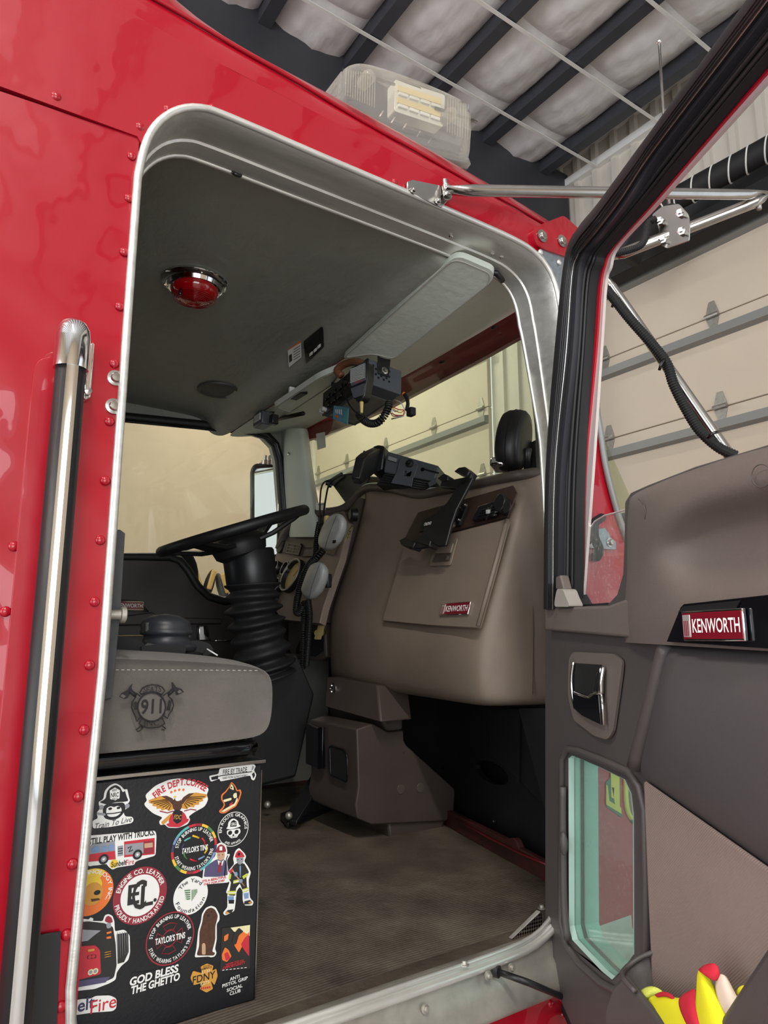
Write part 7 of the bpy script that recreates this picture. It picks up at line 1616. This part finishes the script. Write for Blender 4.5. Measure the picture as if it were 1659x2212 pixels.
lathe('nut', PY(189, 846, 1.083), (0, -1, 0), [(0.006, 0), (0.006, 0.006), (0.0003, 0.007)], 'steel', gr, seg=6)

# ------------------------------------------------------------------ light bar on the roof
lb = thing('light_bar', 'clear-lensed emergency light bar on the cab roof', 'light bar', (1.08, 2.0, 2.98))
ex0, ex1 = 0.835, 1.325
def LBp(y, ins=0.0, top=1.0):
    a = [(0.842, 3.03), (0.842, 3.12), (0.848, 3.205), (0.876, 3.245), (0.938, 3.278), (1.104, 3.314), (1.258, 3.332), (1.308, 3.325), (1.328, 3.285), (1.322, 3.20), (1.312, 3.135), (1.28, 3.10)]
    cx, cz = 1.085, 3.18
    return smoothpath([Vector((cx + (x - cx) * (1 - ins * 4), y, cz + (z - cz) * (1 - ins * 8))) for x, z in a], 3, True)
mk('lens', *loftdata([LBp(1.46, .05), LBp(1.452, .02), LBp(1.455, 0.004), LBp(1.475), LBp(2.62)]), 'clear_plastic', lb, smooth=True)
slab('base', [Vector((0.855, 1.472, 3.035)), Vector((1.285, 1.472, 3.105)), Vector((1.312, 1.472, 3.185)), Vector((0.872, 1.472, 3.115))], (0, 1.12, 0), 'smoke_plastic', lb, bev=0.012)
slab('base_tray', [Vector((0.87, 1.50, 3.04)), Vector((1.27, 1.50, 3.105)), Vector((1.28, 1.50, 3.135)), Vector((0.88, 1.50, 3.075))], (0, 1.08, 0), 'device_grey', lb, bev=0.01)
lm = slab('led_module', [PY(853, 170, 1.53), PY(962, 205, 1.53), PY(958, 275, 1.53), PY(852, 240, 1.53)], (0, 0.04, 0), 'led_white', lb, rnd=0.012, bev=0.004)
for f0 in (0.14, 0.56):
    a, b, c_, d = PY(858, 176, 1.529), PY(952, 206, 1.529), PY(950, 270, 1.529), PY(857, 237, 1.529)
    p0, p1 = a.lerp(d, f0), b.lerp(c_, f0); q0, q1 = a.lerp(d, f0 + .2), b.lerp(c_, f0 + .2)
    slab('reflector', [p0, p1, q1, q0], (0, -0.004, 0), 'amber_lens', lm, bev=0.001)
    s0, s1 = a.lerp(d, f0 + .24), b.lerp(c_, f0 + .24); t0, t1 = a.lerp(d, f0 + .34), b.lerp(c_, f0 + .34)
    for q in range(4):
        u0_, u1_ = q / 4 + .02, (q + 1) / 4 - .02
        slab('led', [s0.lerp(s1, u0_), s0.lerp(s1, u1_), t0.lerp(t1, u1_), t0.lerp(t1, u0_)], (0, -0.006, 0), 'sticker_white', lm, bev=0.001)
for px in (880, 905, 930, 960, 985): tube('base_rib', [PY(px - 60, 252 + (px - 880) * .55, 1.475), PY(px - 52, 240 + (px - 880) * .55, 1.475)], 0.0025, 'glint_and_trim', lb, seg=5)
for px, py in ((797, 165), (975, 245)):
    lathe('lens_boss', PY(px, py, 1.49), (0, -1, 0), [(0.018, -0.04), (0.02, 0.0), (0.012, 0.014), (0.0004, 0.016)], 'clear_plastic', lb, seg=14)
    tube('lens_rod', [PY(px - 35, py - 12, 1.52), PY(px + 55, py + 18, 1.52)], 0.005, 'smoke_plastic', lb, seg=6)
for q in range(13):
    px = 748 + q * 5.2; tube('flute', [PY(px, 150 + q * 1.2, 1.47), PY(px - 2, 205 + q * 2.3, 1.47)], 0.0016, 'clear_plastic', lb, seg=4)
for q in range(9):
    px = 968 + q * 5.5; tube('flute', [PY(px, 208 + q * 2.2, 1.47), PY(px - 2, 285 + q * 2.2, 1.47)], 0.0016, 'clear_plastic', lb, seg=4)
tube('lens_seam', [PY(741, 148, 1.465), PY(738, 205, 1.465)], 0.003, 'black_plastic', lb, seg=5)
tube('mount_foot', [(ex0 + .1, 1.6, 2.92), (ex0 + .1, 1.6, 3.04)], 0.02, 'black_plastic', lb, seg=10); tube('mount_foot', [(ex1 - .1, 1.6, 2.88), (ex1 - .1, 1.6, 3.03)], 0.02, 'black_plastic', lb, seg=10)

# whip antenna on the mirror bracket
an = thing('antenna', 'thin steel whip antenna with ball tip above the mirror bracket', 'antenna', PX(1452, 470, 1.70))
tube('whip', [PX(1424, 93, 1.74), PX(1433, 245, 1.72), PX(1447, 470, 1.69)], 0.0042, 'steel', an, seg=8)
ellip('ball_tip', PX(1424, 90, 1.74), WX, (0.007, 0.007, 0.007), 'chrome', an)
lathe('base', PX(1448, 462, 1.69), (0, 0, 1), [(0.028, -0.03), (0.03, 0.0), (0.02, 0.02), (0.006, 0.03)], 'black_plastic', an, seg=16)

# mirror arms, clamp plate, conduit
ma = thing('mirror_arm', 'polished tube mirror arms bolted above the open door', 'mirror arm', PY(935, 430, 1.08))
T1a, T1b = PY(950, 412, 1.07), PX(1625, 420, 1.78)
def flat_tube(name, a, b, r):
    a, b = Vector(a), Vector(b); n = 14; rings = []
    d = (b - a).normalized(); u_, v_, _ = axes(d)
    for i in range(n + 1):
        t = i / n; e = min(t, 1 - t); fl_ = min(1.0, max(0.25, e / 0.07)); wd = 1.0 + (1 - fl_) * 0.35
        rings.append([a.lerp(b, t) + u_ * (r * wd * math.cos(q)) + v_ * (r * fl_ * math.sin(q)) for q in [2 * math.pi * j / 16 for j in range(16)]])
    return mk(name, *loftdata(rings), 'steel', ma, smooth=True)
flat_tube('mirror_tube', PY(960, 411, 1.07), PX(1655, 421, 1.80), 0.0135)
flat_tube('mirror_tube', PX(1322, 556, 1.50), PX(1655, 428, 1.80), 0.015)
flat_tube('mirror_tube', PX(1300, 590, 1.48), PX(1640, 1075, 1.72), 0.0145)
for a, b, x in ((1636, 428, 1.79),): bolt(PX(a, b + 6, x), (-0.5, -0.8, -0.5), ma, 0.012)
tube('bolt', [PX(1636, 418, 1.80), PX(1640, 452, 1.79)], 0.007, 'aluminium_worn', ma, seg=8)
bk2 = slab('header_bracket', [PY(880, 392, 1.088), PY(890, 388, 1.088), PY(968, 404, 1.088), PY(975, 412, 1.088), PY(974, 425, 1.088), PY(955, 448, 1.088), PY(940, 442, 1.088), PY(880, 412, 1.088)], (0, 0.006, 0), 'steel', ma, bev=0.002)
for a, b in ((892, 412), (945, 436), (963, 416)): bolt(PY(a, b, 1.087), (0, -1, 0), ma, 0.0085)
lathe('pivot_bolt', PY(965, 412, 1.075), (0, 0.2, 1), [(0.006, -0.02), (0.010, -0.018), (0.010, 0.012), (0.006, 0.014), (0.006, 0.03), (0.0003, 0.03)], 'steel', ma, seg=12)
def CB(px, py, x=1.60): return PX(px, py, x)
cl = slab('clamp_plate', [CB(1408, 464), CB(1430, 446), CB(1466, 440), CB(1486, 462), CB(1490, 480), CB(1488, 520), CB(1440, 536), CB(1424, 528), CB(1424, 500), CB(1420, 480)], (0.004, 0.0, 0.0), 'steel', ma, rnd=0.006, bev=0.002)
for a, b in ((1470, 461), (1426, 478), (1473, 500), (1433, 518)): lathe('stud', CB(a, b, 1.598), (-0.9, -0.3, -0.2), [(0.011, 0), (0.011, 0.008), (0.006, 0.009), (0.006, 0.02), (0.0003, 0.02)], 'steel', ma, seg=6)
def corr(name, pts, r, par, turns):
    p = smoothpath(pts, 10); fr2 = frames(p); rings = []; n = len(p)
    L_ = [0]
    for i in range(1, n): L_.append(L_[-1] + (p[i] - p[i - 1]).length)
    m_ = turns * 2 + 1
    for s_ in range(m_):
        d = L_[-1] * s_ / (m_ - 1); i = 0
        while i < n - 2 and L_[i + 1] < d: i += 1
        t = (d - L_[i]) / max(1e-9, L_[i + 1] - L_[i]); c = p[i].lerp(p[i + 1], min(1, t)); rr = r if s_ % 2 else r * 0.86
        rings.append([c + fr2[i][1] * (rr * math.cos(q)) + fr2[i][2] * (rr * math.sin(q)) for q in [2 * math.pi * j / 12 for j in range(12)]])
    return mk(name, *loftdata(rings), 'black_matte', par, smooth=False)
cdt = thing('cable_conduit', 'black corrugated conduit tied along the polished mirror tubes', 'conduit', PX(1400, 750, 1.52))
corr('conduit', [PX(1300, 618, 1.46), PX(1322, 640, 1.47), PX(1360, 688, 1.49), PX(1410, 745, 1.53), PX(1440, 785, 1.55), PX(1455, 830, 1.56), PX(1480, 880, 1.58), PX(1510, 928, 1.60), PX(1550, 965, 1.62), PX(1590, 985, 1.64)], 0.0135, cdt, 90)
corr('branch_conduit', [PX(1325, 548, 1.485), PX(1360, 540, 1.52), PX(1386, 528, 1.545), PX(1396, 505, 1.56), PX(1402, 482, 1.57), PX(1418, 472, 1.58)], 0.010, cdt, 32)
for a, b, c_, d in ((1338, 644, 1322, 664), (1441, 772, 1424, 800), (1560, 930, 1528, 946)):
    tube('cable_tie', [PX(a, b, 1.50 + (a - 1338) * .0005), PX((a + c_) / 2 - 4, (b + d) / 2 - 2, 1.47 + (a - 1338) * .0005), PX(c_, d, 1.47 + (a - 1338) * .0005)], 0.004, 'black_gloss', cdt, seg=6)

# hinge plates ahead of the header
hp_ = thing('hinge_plate', 'red steel hinge plate with two washered bolts at the front door corner', 'hinge', PY(1190, 540, 1.085))
pl_ = slab('plate', [PY(1152, 494, 1.086), PY(1165, 486, 1.086), PY(1216, 466, 1.086), PY(1224, 470, 1.086), PY(1262, 505, 1.086), PY(1240, 560, 1.086), PY(1180, 540, 1.086), PY(1160, 530, 1.086), PY(1153, 512, 1.086)], (0, 0.010, 0), 'red_paint', hp_, rnd=0.008, bev=0.003)
for a, b in ((1171, 510), (1214, 521)): bolt(PY(a, b, 1.085), (0, -1, 0), hp_, 0.0165)
zp2 = slab('zinc_plate', [PY(1164, 540, 1.091), PY(1178, 538, 1.091), PY(1250, 560, 1.091), PY(1240, 720, 1.091), PY(1208, 650, 1.091), PY(1198, 600, 1.091), PY(1180, 565, 1.091)], (0, 0.005, 0), 'zinc', hp_, bev=0.001)
for a, b in ((1167, 545), (1207, 567)): lathe('rivet', PY(a, b, 1.090), (0, -1, 0), [(0.0075, 0), (0.007, 0.003), (0.004, 0.0055), (0.0003, 0.006)], 'aluminium', hp_, seg=14)
